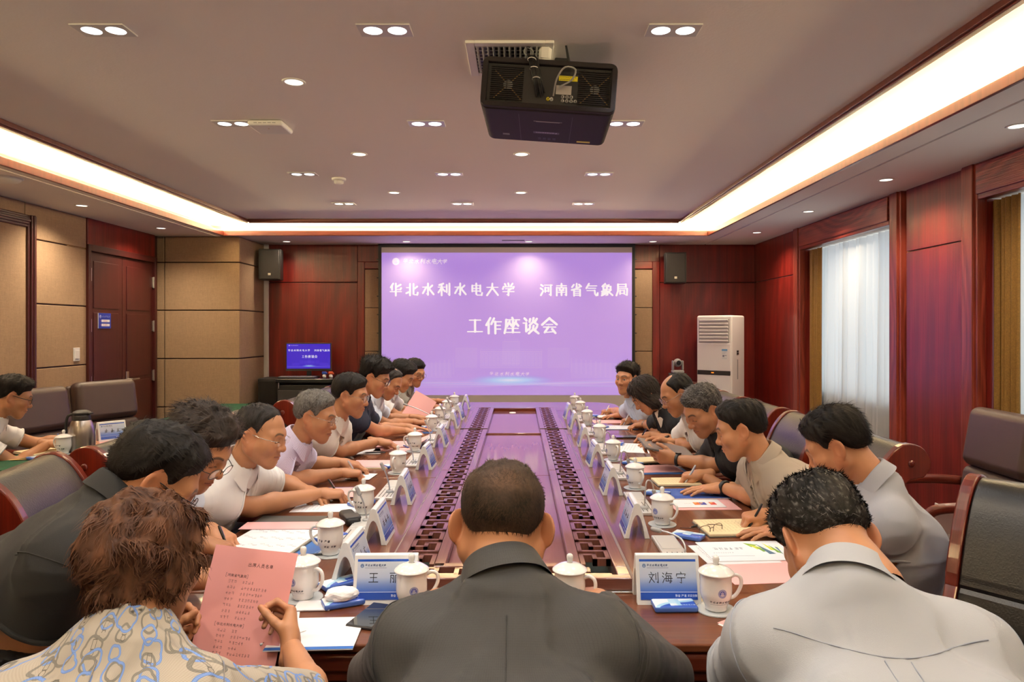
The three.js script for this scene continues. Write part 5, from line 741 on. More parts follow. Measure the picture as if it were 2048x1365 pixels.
function armchair(label) {
  const t = thing('brown_armchair', label, 'chair', [0, 0, 0], 0, 'brown leather armchairs along the walls');
  const tilt = (g, y) => g.applyMatrix4(new THREE.Matrix4().makeTranslation(0, y, -0.27).multiply(new THREE.Matrix4().makeRotationX(-0.17)));
  obj('headrest', tilt(new RoundedBoxGeometry(0.56, 0.34, 0.13, 4, 0.055).translate(0, 0.17, 0), 0.76), M.brownLeather, t); obj('back_pad', tilt(new RoundedBoxGeometry(0.55, 0.20, 0.115, 4, 0.045).translate(0, 0.0, 0.005), 0.66), M.brownLeather, t); obj('lumbar_pad', tilt(new RoundedBoxGeometry(0.54, 0.14, 0.12, 4, 0.045).translate(0, -0.07, 0.01), 0.56), M.brownLeather, t);
  obj('back_shell', tilt(new RoundedBoxGeometry(0.58, 0.66, 0.05, 3, 0.024).translate(0, 0.0, -0.065), 0.75), M.brownLeather, t); obj('seat', new RoundedBoxGeometry(0.54, 0.15, 0.54, 4, 0.055).translate(0, 0.42, 0.03), M.brownLeather, t);
  for (const s of [-1, 1]) { obj('arm', (() => { const c = new THREE.CatmullRomCurve3([V(s * 0.29, 0.66, -0.26), V(s * 0.315, 0.665, -0.1), V(s * 0.32, 0.655, 0.1), V(s * 0.30, 0.62, 0.25), V(s * 0.285, 0.50, 0.28), V(s * 0.28, 0.36, 0.25)]), f = new THREE.Shape(); f.absellipse(0, 0, 0.027, 0.018, 0, PI * 2); return new THREE.ExtrudeGeometry(f, { extrudePath: c, steps: 30, curveSegments: 10 }); })(), M.frame, t); obj('leg', extrude([[0.20, 0], [0.24, 0], [0.26, 0.38], [0.21, 0.38]], 0.04, 0.004, s * 0.265), M.frame, t); obj('leg', extrude([[-0.25, 0], [-0.21, 0], [-0.21, 0.38], [-0.26, 0.38]], 0.04, 0.004, s * 0.265), M.frame, t); }
  obj('seat_rail', bx(0.55, 0.06, 0.52, 0, 0.33, 0.01, 0.012), M.frame, t); return t;
}
{
  const a = armchair('brown leather armchair just behind the young man at the green table'); a.position.set(-3.36, 0, -5.22); a.rotation.y = 1.35;
  copyOf(a, 'brown leather armchair standing before the double door', [-3.33, 0, -5.98], 1.15); copyOf(a, 'brown leather armchair against the window wall', [2.33, 0, -3.80], -1.62); copyOf(a, 'brown leather armchair the young man at the green table sits on', [-3.48, 0, -4.36], 1.4);
}
// ---------- people: bodies, heads and hands as smooth distance fields, meshed with surface nets ----------
const smin = (a, b, k) => { const h = Math.max(k - Math.abs(a - b), 0) / k; return Math.min(a, b) - h * h * k * 0.25; };
const smax = (a, b, k) => -smin(-a, -b, k);
function cone(a, b, ra, rb) {   // tapered capsule
  const ax = a.x, ay = a.y, az = a.z, dx = b.x - ax, dy = b.y - ay, dz = b.z - az, q = 1 / Math.max(1e-9, dx * dx + dy * dy + dz * dz);
  return (x, y, z) => { const px = x - ax, py = y - ay, pz = z - az, h = clamp((px * dx + py * dy + pz * dz) * q), ex = px - dx * h, ey = py - dy * h, ez = pz - dz * h; return Math.sqrt(ex * ex + ey * ey + ez * ez) - (ra + (rb - ra) * h); };
}
const ell = (cx, cy, cz, rx, ry, rz) => (x, y, z) => { const a = (x - cx) / rx, b = (y - cy) / ry, c = (z - cz) / rz, l = Math.sqrt(a * a + b * b + c * c), m = Math.sqrt((a / rx) ** 2 + (b / ry) ** 2 + (c / rz) ** 2); return l < 1e-6 ? -Math.min(rx, ry, rz) : l * (l - 1) / m; };
const ball = (c, r) => (x, y, z) => Math.hypot(x - c.x, y - c.y, z - c.z) - r;
function nets(f, lo, hi, cell, colour, uv, slack = 1.3) {   // naive surface nets over blocks that may hold the surface
  const B = 6, nx = Math.ceil((hi[0] - lo[0]) / cell / B) * B + 1, ny = Math.ceil((hi[1] - lo[1]) / cell / B) * B + 1, nz = Math.ceil((hi[2] - lo[2]) / cell / B) * B + 1, sy = nx, sz = nx * ny, D = new Float32Array(nx * ny * nz).fill(1e3);
  const half = cell * B * 0.5, R = half * 1.7321 * slack + 0.004;
  for (let bz = 0; bz < nz - 1; bz += B) for (let by = 0; by < ny - 1; by += B) for (let bxx = 0; bxx < nx - 1; bxx += B) {
    if (Math.abs(f(lo[0] + bxx * cell + half, lo[1] + by * cell + half, lo[2] + bz * cell + half)) > R) continue;
    for (let k = bz; k <= bz + B; k++) for (let j = by; j <= by + B; j++) for (let i = bxx; i <= bxx + B; i++) { const o = i + j * sy + k * sz; if (D[o] > 900) D[o] = f(lo[0] + i * cell, lo[1] + j * cell, lo[2] + k * cell); }
  }
  const idx = new Int32Array(nx * ny * nz).fill(-1), P = [], F = [];
  for (let k = 0; k < nz - 1; k++) for (let j = 0; j < ny - 1; j++) for (let i = 0; i < nx - 1; i++) {
    const o = i + j * sy + k * sz; let any = 0, all = 1, bad = 0;
    for (let c = 0; c < 8; c++) { const v = D[o + (c & 1) + ((c >> 1) & 1) * sy + (c >> 2) * sz]; if (v > 900) { bad = 1; break; } if (v < 0) any = 1; else all = 0; }
    if (bad || !any || all) continue;
    let sx = 0, sY = 0, sZ = 0, n = 0;
    for (let a = 0; a < 8; a++) for (let q = 0; q < 3; q++) { if (a & (1 << q)) continue; const b = a | (1 << q), va = D[o + (a & 1) + ((a >> 1) & 1) * sy + (a >> 2) * sz], vb = D[o + (b & 1) + ((b >> 1) & 1) * sy + (b >> 2) * sz]; if ((va < 0) === (vb < 0)) continue; const t = va / (va - vb); sx += (a & 1) + (q === 0 ? t : 0); sY += ((a >> 1) & 1) + (q === 1 ? t : 0); sZ += (a >> 2) + (q === 2 ? t : 0); n++; }
    idx[o] = P.length / 3; P.push(lo[0] + (i + sx / n) * cell, lo[1] + (j + sY / n) * cell, lo[2] + (k + sZ / n) * cell);
  }
  const quad = (a, b, c, d, flip) => { if (a < 0 || b < 0 || c < 0 || d < 0) return; if (flip) F.push(a, c, b, a, d, c); else F.push(a, b, c, a, c, d); };
  for (let k = 1; k < nz - 1; k++) for (let j = 1; j < ny - 1; j++) for (let i = 1; i < nx - 1; i++) {
    const o = i + j * sy + k * sz, v = D[o]; if (v > 900) continue; let w = D[o + 1];
    if (w < 900 && (v < 0) !== (w < 0)) quad(idx[o - sy - sz], idx[o - sz], idx[o], idx[o - sy], v >= 0);
    w = D[o + sy]; if (w < 900 && (v < 0) !== (w < 0)) quad(idx[o - 1 - sz], idx[o - 1], idx[o], idx[o - sz], v >= 0);
    w = D[o + sz]; if (w < 900 && (v < 0) !== (w < 0)) quad(idx[o - 1 - sy], idx[o - sy], idx[o], idx[o - 1], v >= 0);
  }
  const n = P.length / 3, N = new Float32Array(n * 3), C = colour ? new Float32Array(n * 3) : null, U = new Float32Array(n * 2), e = cell * 0.5;
  for (let i = 0; i < n; i++) {
    const x = P[3 * i], y = P[3 * i + 1], z = P[3 * i + 2]; let a = f(x + e, y, z) - f(x - e, y, z), b = f(x, y + e, z) - f(x, y - e, z), c = f(x, y, z + e) - f(x, y, z - e); const l = Math.hypot(a, b, c) || 1; a /= l; b /= l; c /= l;
    N[3 * i] = a; N[3 * i + 1] = b; N[3 * i + 2] = c;
    if (C) { const q = colour(x, y, z, a, b, c); C[3 * i] = q[0]; C[3 * i + 1] = q[1]; C[3 * i + 2] = q[2]; }
    if (uv) { const q = uv(x, y, z, a, b, c); U[2 * i] = q[0]; U[2 * i + 1] = q[1]; }
  }
  const g = new THREE.BufferGeometry(); g.setAttribute('position', new THREE.BufferAttribute(new Float32Array(P), 3)); g.setAttribute('normal', new THREE.BufferAttribute(N, 3)); g.setAttribute('uv', new THREE.BufferAttribute(U, 2)); if (C) g.setAttribute('color', new THREE.BufferAttribute(C, 3)); g.setIndex(F); return g;
}
// ----- head, in its own axes: y up, z to the face, origin between the ears -----
function headField(h) {   // h: proportions
  const w = h.w ?? 1, jaw = h.jaw ?? 1, full = h.full ?? 0;
  const parts = [[ell(0, 0.030, -0.012, 0.076 * w, 0.084, 0.096), 0.02], [ell(0, -0.03, 0.026, (0.062 + full * 0.006) * w, 0.080, 0.064), 0.03]];
  for (const s of [-1, 1]) {
    parts.push([cone(V(s * 0.057 * w * jaw, -0.045, 0.0), V(s * 0.016, -0.098, 0.062), 0.024 + full * 0.006, 0.018), 0.03], [ball(V(s * 0.044 * w, -0.022, 0.056), 0.027 + full * 0.003), 0.025], [cone(V(s * 0.012, 0.024, 0.081), V(s * 0.046, 0.025, 0.064), 0.011, 0.011), 0.022]);
  }
  parts.push([ball(V(0, -0.100, 0.066), 0.019), 0.022], [cone(V(0, -0.052, 0.066), V(0, -0.072, 0.068), 0.024, 0.022), 0.02]);
  const base = (x, y, z) => { let d = 1; for (const [p, k] of parts) d = smin(d, p(x, y, z), k); return d; };
  const bridge = cone(V(0, 0.010, 0.083), V(0, -0.026, 0.101), 0.0085, 0.0105), tip = ball(V(0, -0.0295, 0.1025), 0.0122), eyes = [-1, 1].map((s) => ball(V(s * 0.031, 0.003, 0.0725), 0.0135)), sock = [-1, 1].map((s) => ell(s * 0.033, 0.003, 0.098, 0.021, 0.0135, 0.016));
  const wings = [-1, 1].map((s) => ball(V(s * 0.0138, -0.0335, 0.093), 0.0092)), lipU = [-1, 1].map((s) => cone(V(0, -0.0600, 0.0955), V(s * 0.022, -0.0635, 0.082), 0.0055, 0.003)), lipL = [-1, 1].map((s) => cone(V(0, -0.0695, 0.0935), V(s * 0.019, -0.0665, 0.082), 0.0062, 0.003)), slit = cone(V(-0.022, -0.0645, 0.0845), V(0.022, -0.0645, 0.0845), 0.0008, 0.0008), slitM = cone(V(-0.01, -0.0645, 0.0975), V(0.01, -0.0645, 0.0975), 0.0015, 0.0015), nost = [-1, 1].map((s) => ball(V(s * 0.0075, -0.0400, 0.099), 0.0032));
  const ear = [-1, 1].map((s) => { const c = V(s * (0.080 * w + 0.009 * ((h.ear ?? 0.55) - 0.55)), -0.006, -0.014), e = ell(0, 0, 0, 0.0085, 0.032, 0.0195), b = ell(0, 0, 0, 0.007, 0.020, 0.0110), lobe = ball(V(s * 0.074 * w, -0.033, -0.004), 0.0085); return (x, y, z) => { let X = (x - c.x) * s, Y = y - c.y, Z = z - c.z; const zz = Z * 0.95 + Y * 0.22, yy = Y * 0.95 - Z * 0.22; X = X + zz * (h.ear ?? 0.55); let d = e(X, yy, zz); d = smax(d, -b(X - 0.0085, yy - 0.003, zz - 0.003), 0.004); return smin(d, lobe(x, y, z), 0.006); }; });
  const neckD = V(0, -0.14, -0.045), neck = cone(V(0, -0.03, -0.028), neckD, 0.052 * (h.neck ?? 1), 0.055 * (h.neck ?? 1));
  return {
    base, f: (x, y, z) => {
      let d = base(x, y, z);
      if (z > 0.03) {
        d = smax(d, -Math.min(sock[0](x, y, z), sock[1](x, y, z)), 0.014); d = smin(d, bridge(x, y, z), 0.013); d = smin(d, tip(x, y, z), 0.009); d = smin(d, Math.min(wings[0](x, y, z), wings[1](x, y, z)), 0.006); d = smin(d, Math.min(eyes[0](x, y, z), eyes[1](x, y, z)), 0.004);
        d = smin(d, Math.min(lipU[0](x, y, z), lipU[1](x, y, z), lipL[0](x, y, z), lipL[1](x, y, z)), 0.007); d = smax(d, -Math.min(slit(x, y, z), slitM(x, y, z)), 0.003); d = smax(d, -Math.min(nost[0](x, y, z), nost[1](x, y, z)), 0.003);
      }
      d = smin(d, neck(x, y, z), 0.02); return smin(d, Math.min(ear[0](x, y, z), ear[1](x, y, z)), 0.008);
    },
  };
}
const mix3 = (a, b, t) => [lerp(a[0], b[0], t), lerp(a[1], b[1], t), lerp(a[2], b[2], t)];
function faceColour(skin, h) {
  const lip = mix3(skin, [0.42, 0.12, 0.10], h.lips ?? 0.5), hair = h.brow ?? [0.02, 0.015, 0.012], red = [skin[0] * 1.03, skin[1] * 0.80, skin[2] * 0.75];
  return (x, y, z) => {
    let c = mix3(skin, red, 0.5 * Math.exp(-((Math.abs(x) - 0.042) ** 2 + (y + 0.028) ** 2) / 0.0007) * (z > 0.03 ? 1 : 0) + 0.4 * Math.exp(-(x * x + (y + 0.03) ** 2) / 0.0003) * (z > 0.09 ? 1 : 0) + (Math.abs(x) > 0.074 && z < 0.02 && z > -0.045 ? 0.5 : 0));
    const mott = 1 + 0.035 * noise3(x * 90, y * 90, z * 90); c = [c[0] * mott, c[1] * mott, c[2] * mott];
    if (z > 0.04) {
      const ax = Math.abs(x), by = 0.0265 + 0.006 * Math.sin(clamp((ax - 0.012) / 0.04) * PI) - Math.max(0, ax - 0.042) * 0.25;
      c = mix3(c, hair, 0.85 * smooth(0.0058, 0.0022, Math.abs(y - by)) * smooth(0.008, 0.014, ax) * smooth(0.056, 0.047, ax));
      const ly = h.open ? 0.0 : -0.0035, lx = (ax - 0.031) / 0.0155, lid = ly + (h.open ? 0.0065 : -0.001) * (1 - lx * lx);
      if (Math.abs(lx) < 1.05) {
        if (h.open && z > 0.075) { const e = Math.abs(y - 0.0015) < 0.0055 * (1 - lx * lx); if (e) c = Math.hypot(ax - 0.0305, y - 0.002) < 0.0058 ? [0.02, 0.012, 0.01] : [0.62, 0.58, 0.54]; }
        c = mix3(c, hair, 0.9 * smooth(0.0021, 0.0010, Math.abs(y - lid)));
      }
      const mx = ax / 0.024; if (mx < 1) { if (Math.abs(y + 0.0645) < 0.0011) c = mix3(c, [0.16, 0.05, 0.04], 0.8); else if (y < -0.0565 - 0.003 * mx && y > -0.0745 + 0.006 * mx) c = mix3(c, lip, 0.9 * smooth(1, 0.8, mx)); }
      if (h.stubble) c = mix3(c, [c[0] * 0.62, c[1] * 0.62, c[2] * 0.64], h.stubble * smooth(-0.04, -0.055, y) * (0.6 + 0.4 * noise3(x * 420, y * 420, z * 420)));
    }
    return c;
  };
}
const HAIRLINE = { crop: [[-0.13, -0.078], [-0.095, -0.072], [-0.06, -0.055], [-0.035, -0.018], [-0.015, 0.022], [0.004, 0.012], [0.016, -0.004], [0.026, 0.002], [0.036, 0.030], [0.055, 0.045], [0.075, 0.059], [0.10, 0.068]], back: [[-0.13, -0.078], [-0.095, -0.072], [-0.06, -0.055], [-0.035, -0.018], [-0.015, 0.022], [0.004, 0.014], [0.014, 0.0], [0.020, 0.02], [0.028, 0.050], [0.045, 0.070], [0.060, 0.078], [0.075, 0.086], [0.10, 0.10]], bob: [[-0.14, -0.13], [-0.05, -0.125], [0.02, -0.11], [0.04, -0.09], [0.055, -0.02], [0.066, 0.04], [0.075, 0.062], [0.10, 0.078]], wave: [[-0.14, -0.105], [-0.07, -0.10], [-0.02, -0.075], [0.01, -0.04], [0.028, -0.05], [0.04, -0.02], [0.055, 0.03], [0.075, 0.058], [0.10, 0.07]] };
function lineAt(L, z) { if (z <= L[0][0]) return L[0][1]; for (let i = 1; i < L.length; i++) if (z < L[i][0]) { const t = (z - L[i - 1][0]) / (L[i][0] - L[i - 1][0]); return lerp(L[i - 1][1], L[i][1], t); } return L[L.length - 1][1]; }
function buildHair(base, s, cell, r) {   // s: style
  const L = HAIRLINE[s.line ?? 'crop'], T = s.thick ?? 0.014, top = s.top ?? T * 1.7, soft = s.soft ?? 0.05, sd = s.seed ?? 1;
  const over = (x, y, z) => smooth(-0.002, soft, y - lineAt(L, z) - (s.raise ?? 0) * smooth(0.03, 0.08, z));
  const bald = s.bald ? (x, y, z) => 1 - s.bald[4] * Math.exp(-(((x - s.bald[0]) / s.bald[3]) ** 2 + ((z - s.bald[1]) / s.bald[2]) ** 2) * 1.0) * smooth(0.03, 0.075, y) : () => 1;
  const f = (x, y, z) => {
    const a = over(x, y, z), up = smooth(0.02, 0.10, y); let t = lerp(T, top, up) * a;
    const clump = s.wave ? s.wave * (noise3(x * 26 + sd, y * 14 + 2 * noise3(x * 18, y * 18, z * 18 + sd), z * 26) + 0.6 * Math.abs(noise3(x * 55, y * 30 + sd, z * 55))) : 0;
    t += a * (0.10 * T * noise3(x * 130 + sd, y * 60, z * 130) + clump) + (s.spike ?? 0.004) * a * up * Math.max(0, noise3(x * 70 + sd, 5, z * 70)) * 1.6 + (s.front ?? 0) * up * smooth(0.02, 0.075, z);
    t = t * bald(x, y, z) - 0.004 * (1 - a) - (s.bald ? 0.0045 * (1 - smooth(0.15, 0.5, bald(x, y, z))) : 0); if (s.bob && y < 0) t += 0.012 * smooth(0, -0.1, y);
    return base(x, s.bob || s.long ? Math.max(y, -0.035 + (y + 0.035) * 0.25) : y, z) - t + (a < 0.001 ? 0.004 : 0);
  };
  const ymin = (s.line === 'bob' || s.line === 'wave') ? -0.125 : -0.09;
  const cut = s.bob || s.long ? (x, y, z) => smax(f(x, y, z), lineAt(L, z) + (s.long ? 0.012 * noise3(x * 60, 1, z * 60) : 0) - y, 0.012) : f;
  const g = nets(cut, [-0.13, ymin - 0.02, -0.17], [0.13, 0.165, 0.145], cell, (x, y, z) => { const n = clamp(0.40 + 0.5 * noise3(x * 62 + sd, y * 40, z * 62) + 0.2 * noise3(x * 210, y * 60, z * 210)), q = s.grey ? smooth(0.62 - 0.45 * s.grey, 0.9, 0.5 + 0.5 * noise3(x * 340, y * 130, z * 340 + sd)) * (s.side ? lerp(1, smooth(0.10, 0.02, y), s.side) : 1) : 0; let c = mix3(s.dark, s.light, n); c = mix3(c, [0.17, 0.16, 0.15], q * (s.grey > 0.6 ? 1 : 0.8)); if (s.scalp) { const k = s.scalp(x, y, z); c = mix3(c, s.scalpTone, clamp(k + 0.16 * noise3(x * 480, y * 480, z * 480))); } return c; });
  // loose strands: tapered ribbons rooted on the surface
  const P = g.attributes.position, N = g.attributes.normal, ix = g.index.array, pos = [], nor = [], col = [], n = s.strands ?? 1500, nt = ix.length / 3, comb = s.comb ?? (() => [0, -1, 0.1]), len = s.len ?? 0.02, tmp = V();
  for (let i = 0; i < n; i++) {
    const k = ix[3 * Math.floor(r() * nt)], p = V().fromBufferAttribute(P, k), nn = V().fromBufferAttribute(N, k); if (over(p.x, p.y, p.z) < 0.06) continue; if (bald(p.x, p.y, p.z) < 0.3 && r() < 0.9) continue;
    const c = [...comb(p.x, p.y, p.z)], cl = noise3(p.x * 62 + sd, p.y * 40, p.z * 62), sw = s.sway ?? 0.5; c[0] += sw * noise3(p.x * 24, p.y * 24 + sd, p.z * 24); c[2] += sw * noise3(p.x * 24 + 9, p.y * 24, p.z * 24 + sd); const ms = s.mess ?? 0.7; tmp.set(c[0] + (r() - 0.5) * ms, c[1] + (r() - 0.5) * ms * 0.7, c[2] + (r() - 0.5) * ms); tmp.addScaledVector(nn, -tmp.dot(nn)).normalize();
    const lift = s.lift ?? 0.35, l = len * (0.6 + 0.8 * r()) * (0.4 + 0.6 * over(p.x, p.y, p.z)), side = V().crossVectors(tmp, nn).normalize().multiplyScalar((s.width ?? 0.0009) * (0.7 + 0.7 * r())), q = [];
    for (let j = 0; j <= 3; j++) { const t = j / 3; q.push(p.clone().addScaledVector(nn, -0.0015 + l * lift * (t - (s.hug ?? 0.5) * t * t)).addScaledVector(tmp, l * t).addScaledVector(side, (s.curl ?? 0) * Math.sin(t * 4 + i) * 6)); }
    const tone = clamp(0.45 + 0.55 * cl + 0.3 * (r() - 0.5)); let cc = mix3(s.dark, s.light, tone); if (s.grey && r() < s.grey * (s.side ? lerp(1, smooth(0.10, 0.02, p.y), s.side) : 1) * 0.8) cc = [0.19, 0.18, 0.172]; if (s.scalp) cc = mix3(cc, s.scalpTone, 0.2);
    for (let j = 0; j < 3; j++) { const w0 = 1 - j / 3.2, w1 = j === 2 ? 0.05 : 1 - (j + 1) / 3.2, a = q[j].clone().addScaledVector(side, w0), b = q[j].clone().addScaledVector(side, -w0), d = q[j + 1].clone().addScaledVector(side, w1), e = q[j + 1].clone().addScaledVector(side, -w1); for (const v of [a, d, b, b, d, e]) { pos.push(v.x, v.y, v.z); nor.push(nn.x, nn.y, nn.z); col.push(...cc); } }
  }
  const h = new THREE.BufferGeometry(); h.setAttribute('position', new THREE.Float32BufferAttribute(pos, 3)); h.setAttribute('normal', new THREE.Float32BufferAttribute(nor, 3)); h.setAttribute('color', new THREE.Float32BufferAttribute(col, 3)); h.setAttribute('uv', new THREE.Float32BufferAttribute(new Float32Array(pos.length / 3 * 2), 2));
  return pos.length ? merge([g, h]) : g;
}
// ----- hand: wrist at the origin, x along the fingers, y out of the back of the hand, z to the little finger of a right hand -----
const POSE = { grip: { c: [[0.85, 1.15, 0.5], [0.95, 1.2, 0.55], [1.05, 1.2, 0.6], [1.1, 1.2, 0.6]], th: [0.62, -0.72, -0.30, 0.15] }, flat: { c: [[0.10, 0.18, 0.12], [0.08, 0.16, 0.1], [0.10, 0.18, 0.12], [0.16, 0.22, 0.15]], th: [0.62, -0.25, -0.74, 0.2] }, relaxed: { c: [[0.35, 0.5, 0.35], [0.42, 0.6, 0.4], [0.5, 0.65, 0.4], [0.55, 0.65, 0.4]], th: [0.75, -0.35, -0.55, 0.35] }, pen: { c: [[0.75, 0.75, 0.25], [0.95, 0.95, 0.4], [1.1, 1.15, 0.5], [1.2, 1.2, 0.6]], th: [0.86, -0.42, -0.28, 0.55] }, fist: { c: [[1.1, 1.3, 0.7], [1.15, 1.35, 0.7], [1.2, 1.35, 0.7], [1.2, 1.3, 0.7]], th: [0.75, -0.5, -0.3, 0.8] }, pinch: { c: [[0.75, 0.85, 0.35], [0.8, 0.95, 0.4], [0.9, 1.0, 0.5], [1.0, 1.05, 0.5]], th: [0.82, 0.12, -0.45, -0.15] } };
function handField(pose, s, k = 1) {   // s: +1 right, -1 left
  const q = POSE[pose], bones = [], tips = [], flip = (v) => V(v.x, v.y, v.z * s).multiplyScalar(k);
  const add = (a, b, ra, rb) => bones.push(cone(flip(a), flip(b), ra * k, rb * k));
  const zs = [-0.029, -0.009, 0.010, 0.028], xb = [0.090, 0.094, 0.090, 0.082], lens = [[0.042, 0.025, 0.019], [0.046, 0.029, 0.020], [0.043, 0.027, 0.020], [0.033, 0.020, 0.017]], rad = [0.0092, 0.0095, 0.0090, 0.0078];
  for (let i = 0; i < 4; i++) add(V(0.014, 0, zs[i] * 0.55), V(xb[i] - 0.006, -0.001, zs[i]), 0.0165, 0.0120);
  const palm = bones.splice(0); palm.push(cone(flip(V(0.03, -0.008, -0.026)), flip(V(0.060, -0.006, -0.026)), 0.017 * k, 0.012 * k), cone(flip(V(-0.045, 0, -0.008)), flip(V(0.02, 0, -0.012)), 0.0225 * k, 0.019 * k), cone(flip(V(-0.045, 0, 0.010)), flip(V(0.02, 0, 0.012)), 0.0225 * k, 0.018 * k), cone(flip(V(0.025, -0.008, 0.026)), flip(V(0.07, -0.005, 0.026)), 0.013 * k, 0.011 * k));
  const fingers = [];
  for (let i = 0; i < 4; i++) {
    let a = 0, p = V(xb[i] - 0.008, 0, zs[i]), f = []; const spread = [-0.10, -0.03, 0.05, 0.13][i] * (pose === 'flat' ? 1.6 : 0.8);
    for (let j = 0; j < 3; j++) { a += q.c[i][j]; const e = p.clone().add(V(Math.cos(a) * Math.cos(spread), -Math.sin(a), Math.cos(a) * Math.sin(spread)).multiplyScalar(lens[i][j] + (j ? 0 : 0.008))); f.push(cone(flip(p), flip(e), rad[i] * (1 - j * 0.08) * k, rad[i] * (0.93 - j * 0.09) * k)); p = e; }
    tips.push(flip(p)); fingers.push(f);
  }
  { const d = V(q.th[0], q.th[1], q.th[2]).normalize(), p0 = V(0.022, -0.008, -0.020), p1 = p0.clone().add(d.clone().multiplyScalar(0.044)), d2 = d.clone().add(V(0.35, -0.1, q.th[3] * 0.8)).normalize(), p2 = p1.clone().add(d2.clone().multiplyScalar(0.034)), d3 = d2.clone().add(V(0.1, -0.05, q.th[3] * 0.5)).normalize(), p3 = p2.clone().add(d3.multiplyScalar(0.025)); fingers.push([cone(flip(p0), flip(p1), 0.0155 * k, 0.0118 * k), cone(flip(p1), flip(p2), 0.0115 * k, 0.0102 * k), cone(flip(p2), flip(p3), 0.0102 * k, 0.0082 * k)]); tips.push(flip(p3)); }
  return { tips, f: (x, y, z) => { let d = 1; for (const p of palm) d = smin(d, p(x, y, z), 0.016); for (const fg of fingers) { let e = 1; for (const b of fg) e = smin(e, b(x, y, z), 0.005); d = smin(d, e, 0.007); } return d; } };
}
// ----- whole figure -----
const SKIN = [0.47, 0.215, 0.104];
const skinMat = phys({ color: rgb(1, 1, 1), vertexColors: true, roughness: 0.50, sheen: 0.25, sheenColor: rgb(0.9, 0.55, 0.45), sheenRoughness: 0.5, bumpMap: sized(speck, 0.06, 0.06), bumpScale: 0.0003 });
const hairMat = phys({ color: rgb(1, 1, 1), vertexColors: true, roughness: 0.6, specularIntensity: 0.35, side: THREE.DoubleSide });
const cloth = (o) => phys({ roughness: 0.85, bumpMap: sized(weave, 0.05, 0.05), bumpScale: 0.0003, sheen: 0.25, sheenRoughness: 0.5, ...o });
const trouserMat = cloth({ color: rgb(0.022, 0.024, 0.032) }), shoeMat = phys({ color: rgb(0.012, 0.011, 0.011), roughness: 0.3, clearcoat: 0.3 });
const Mx = (f, u) => { const x = f.clone().normalize(), z = V().crossVectors(x, u).normalize(), y = V().crossVectors(z, x); return new THREE.Matrix4().makeBasis(x, y, z); };
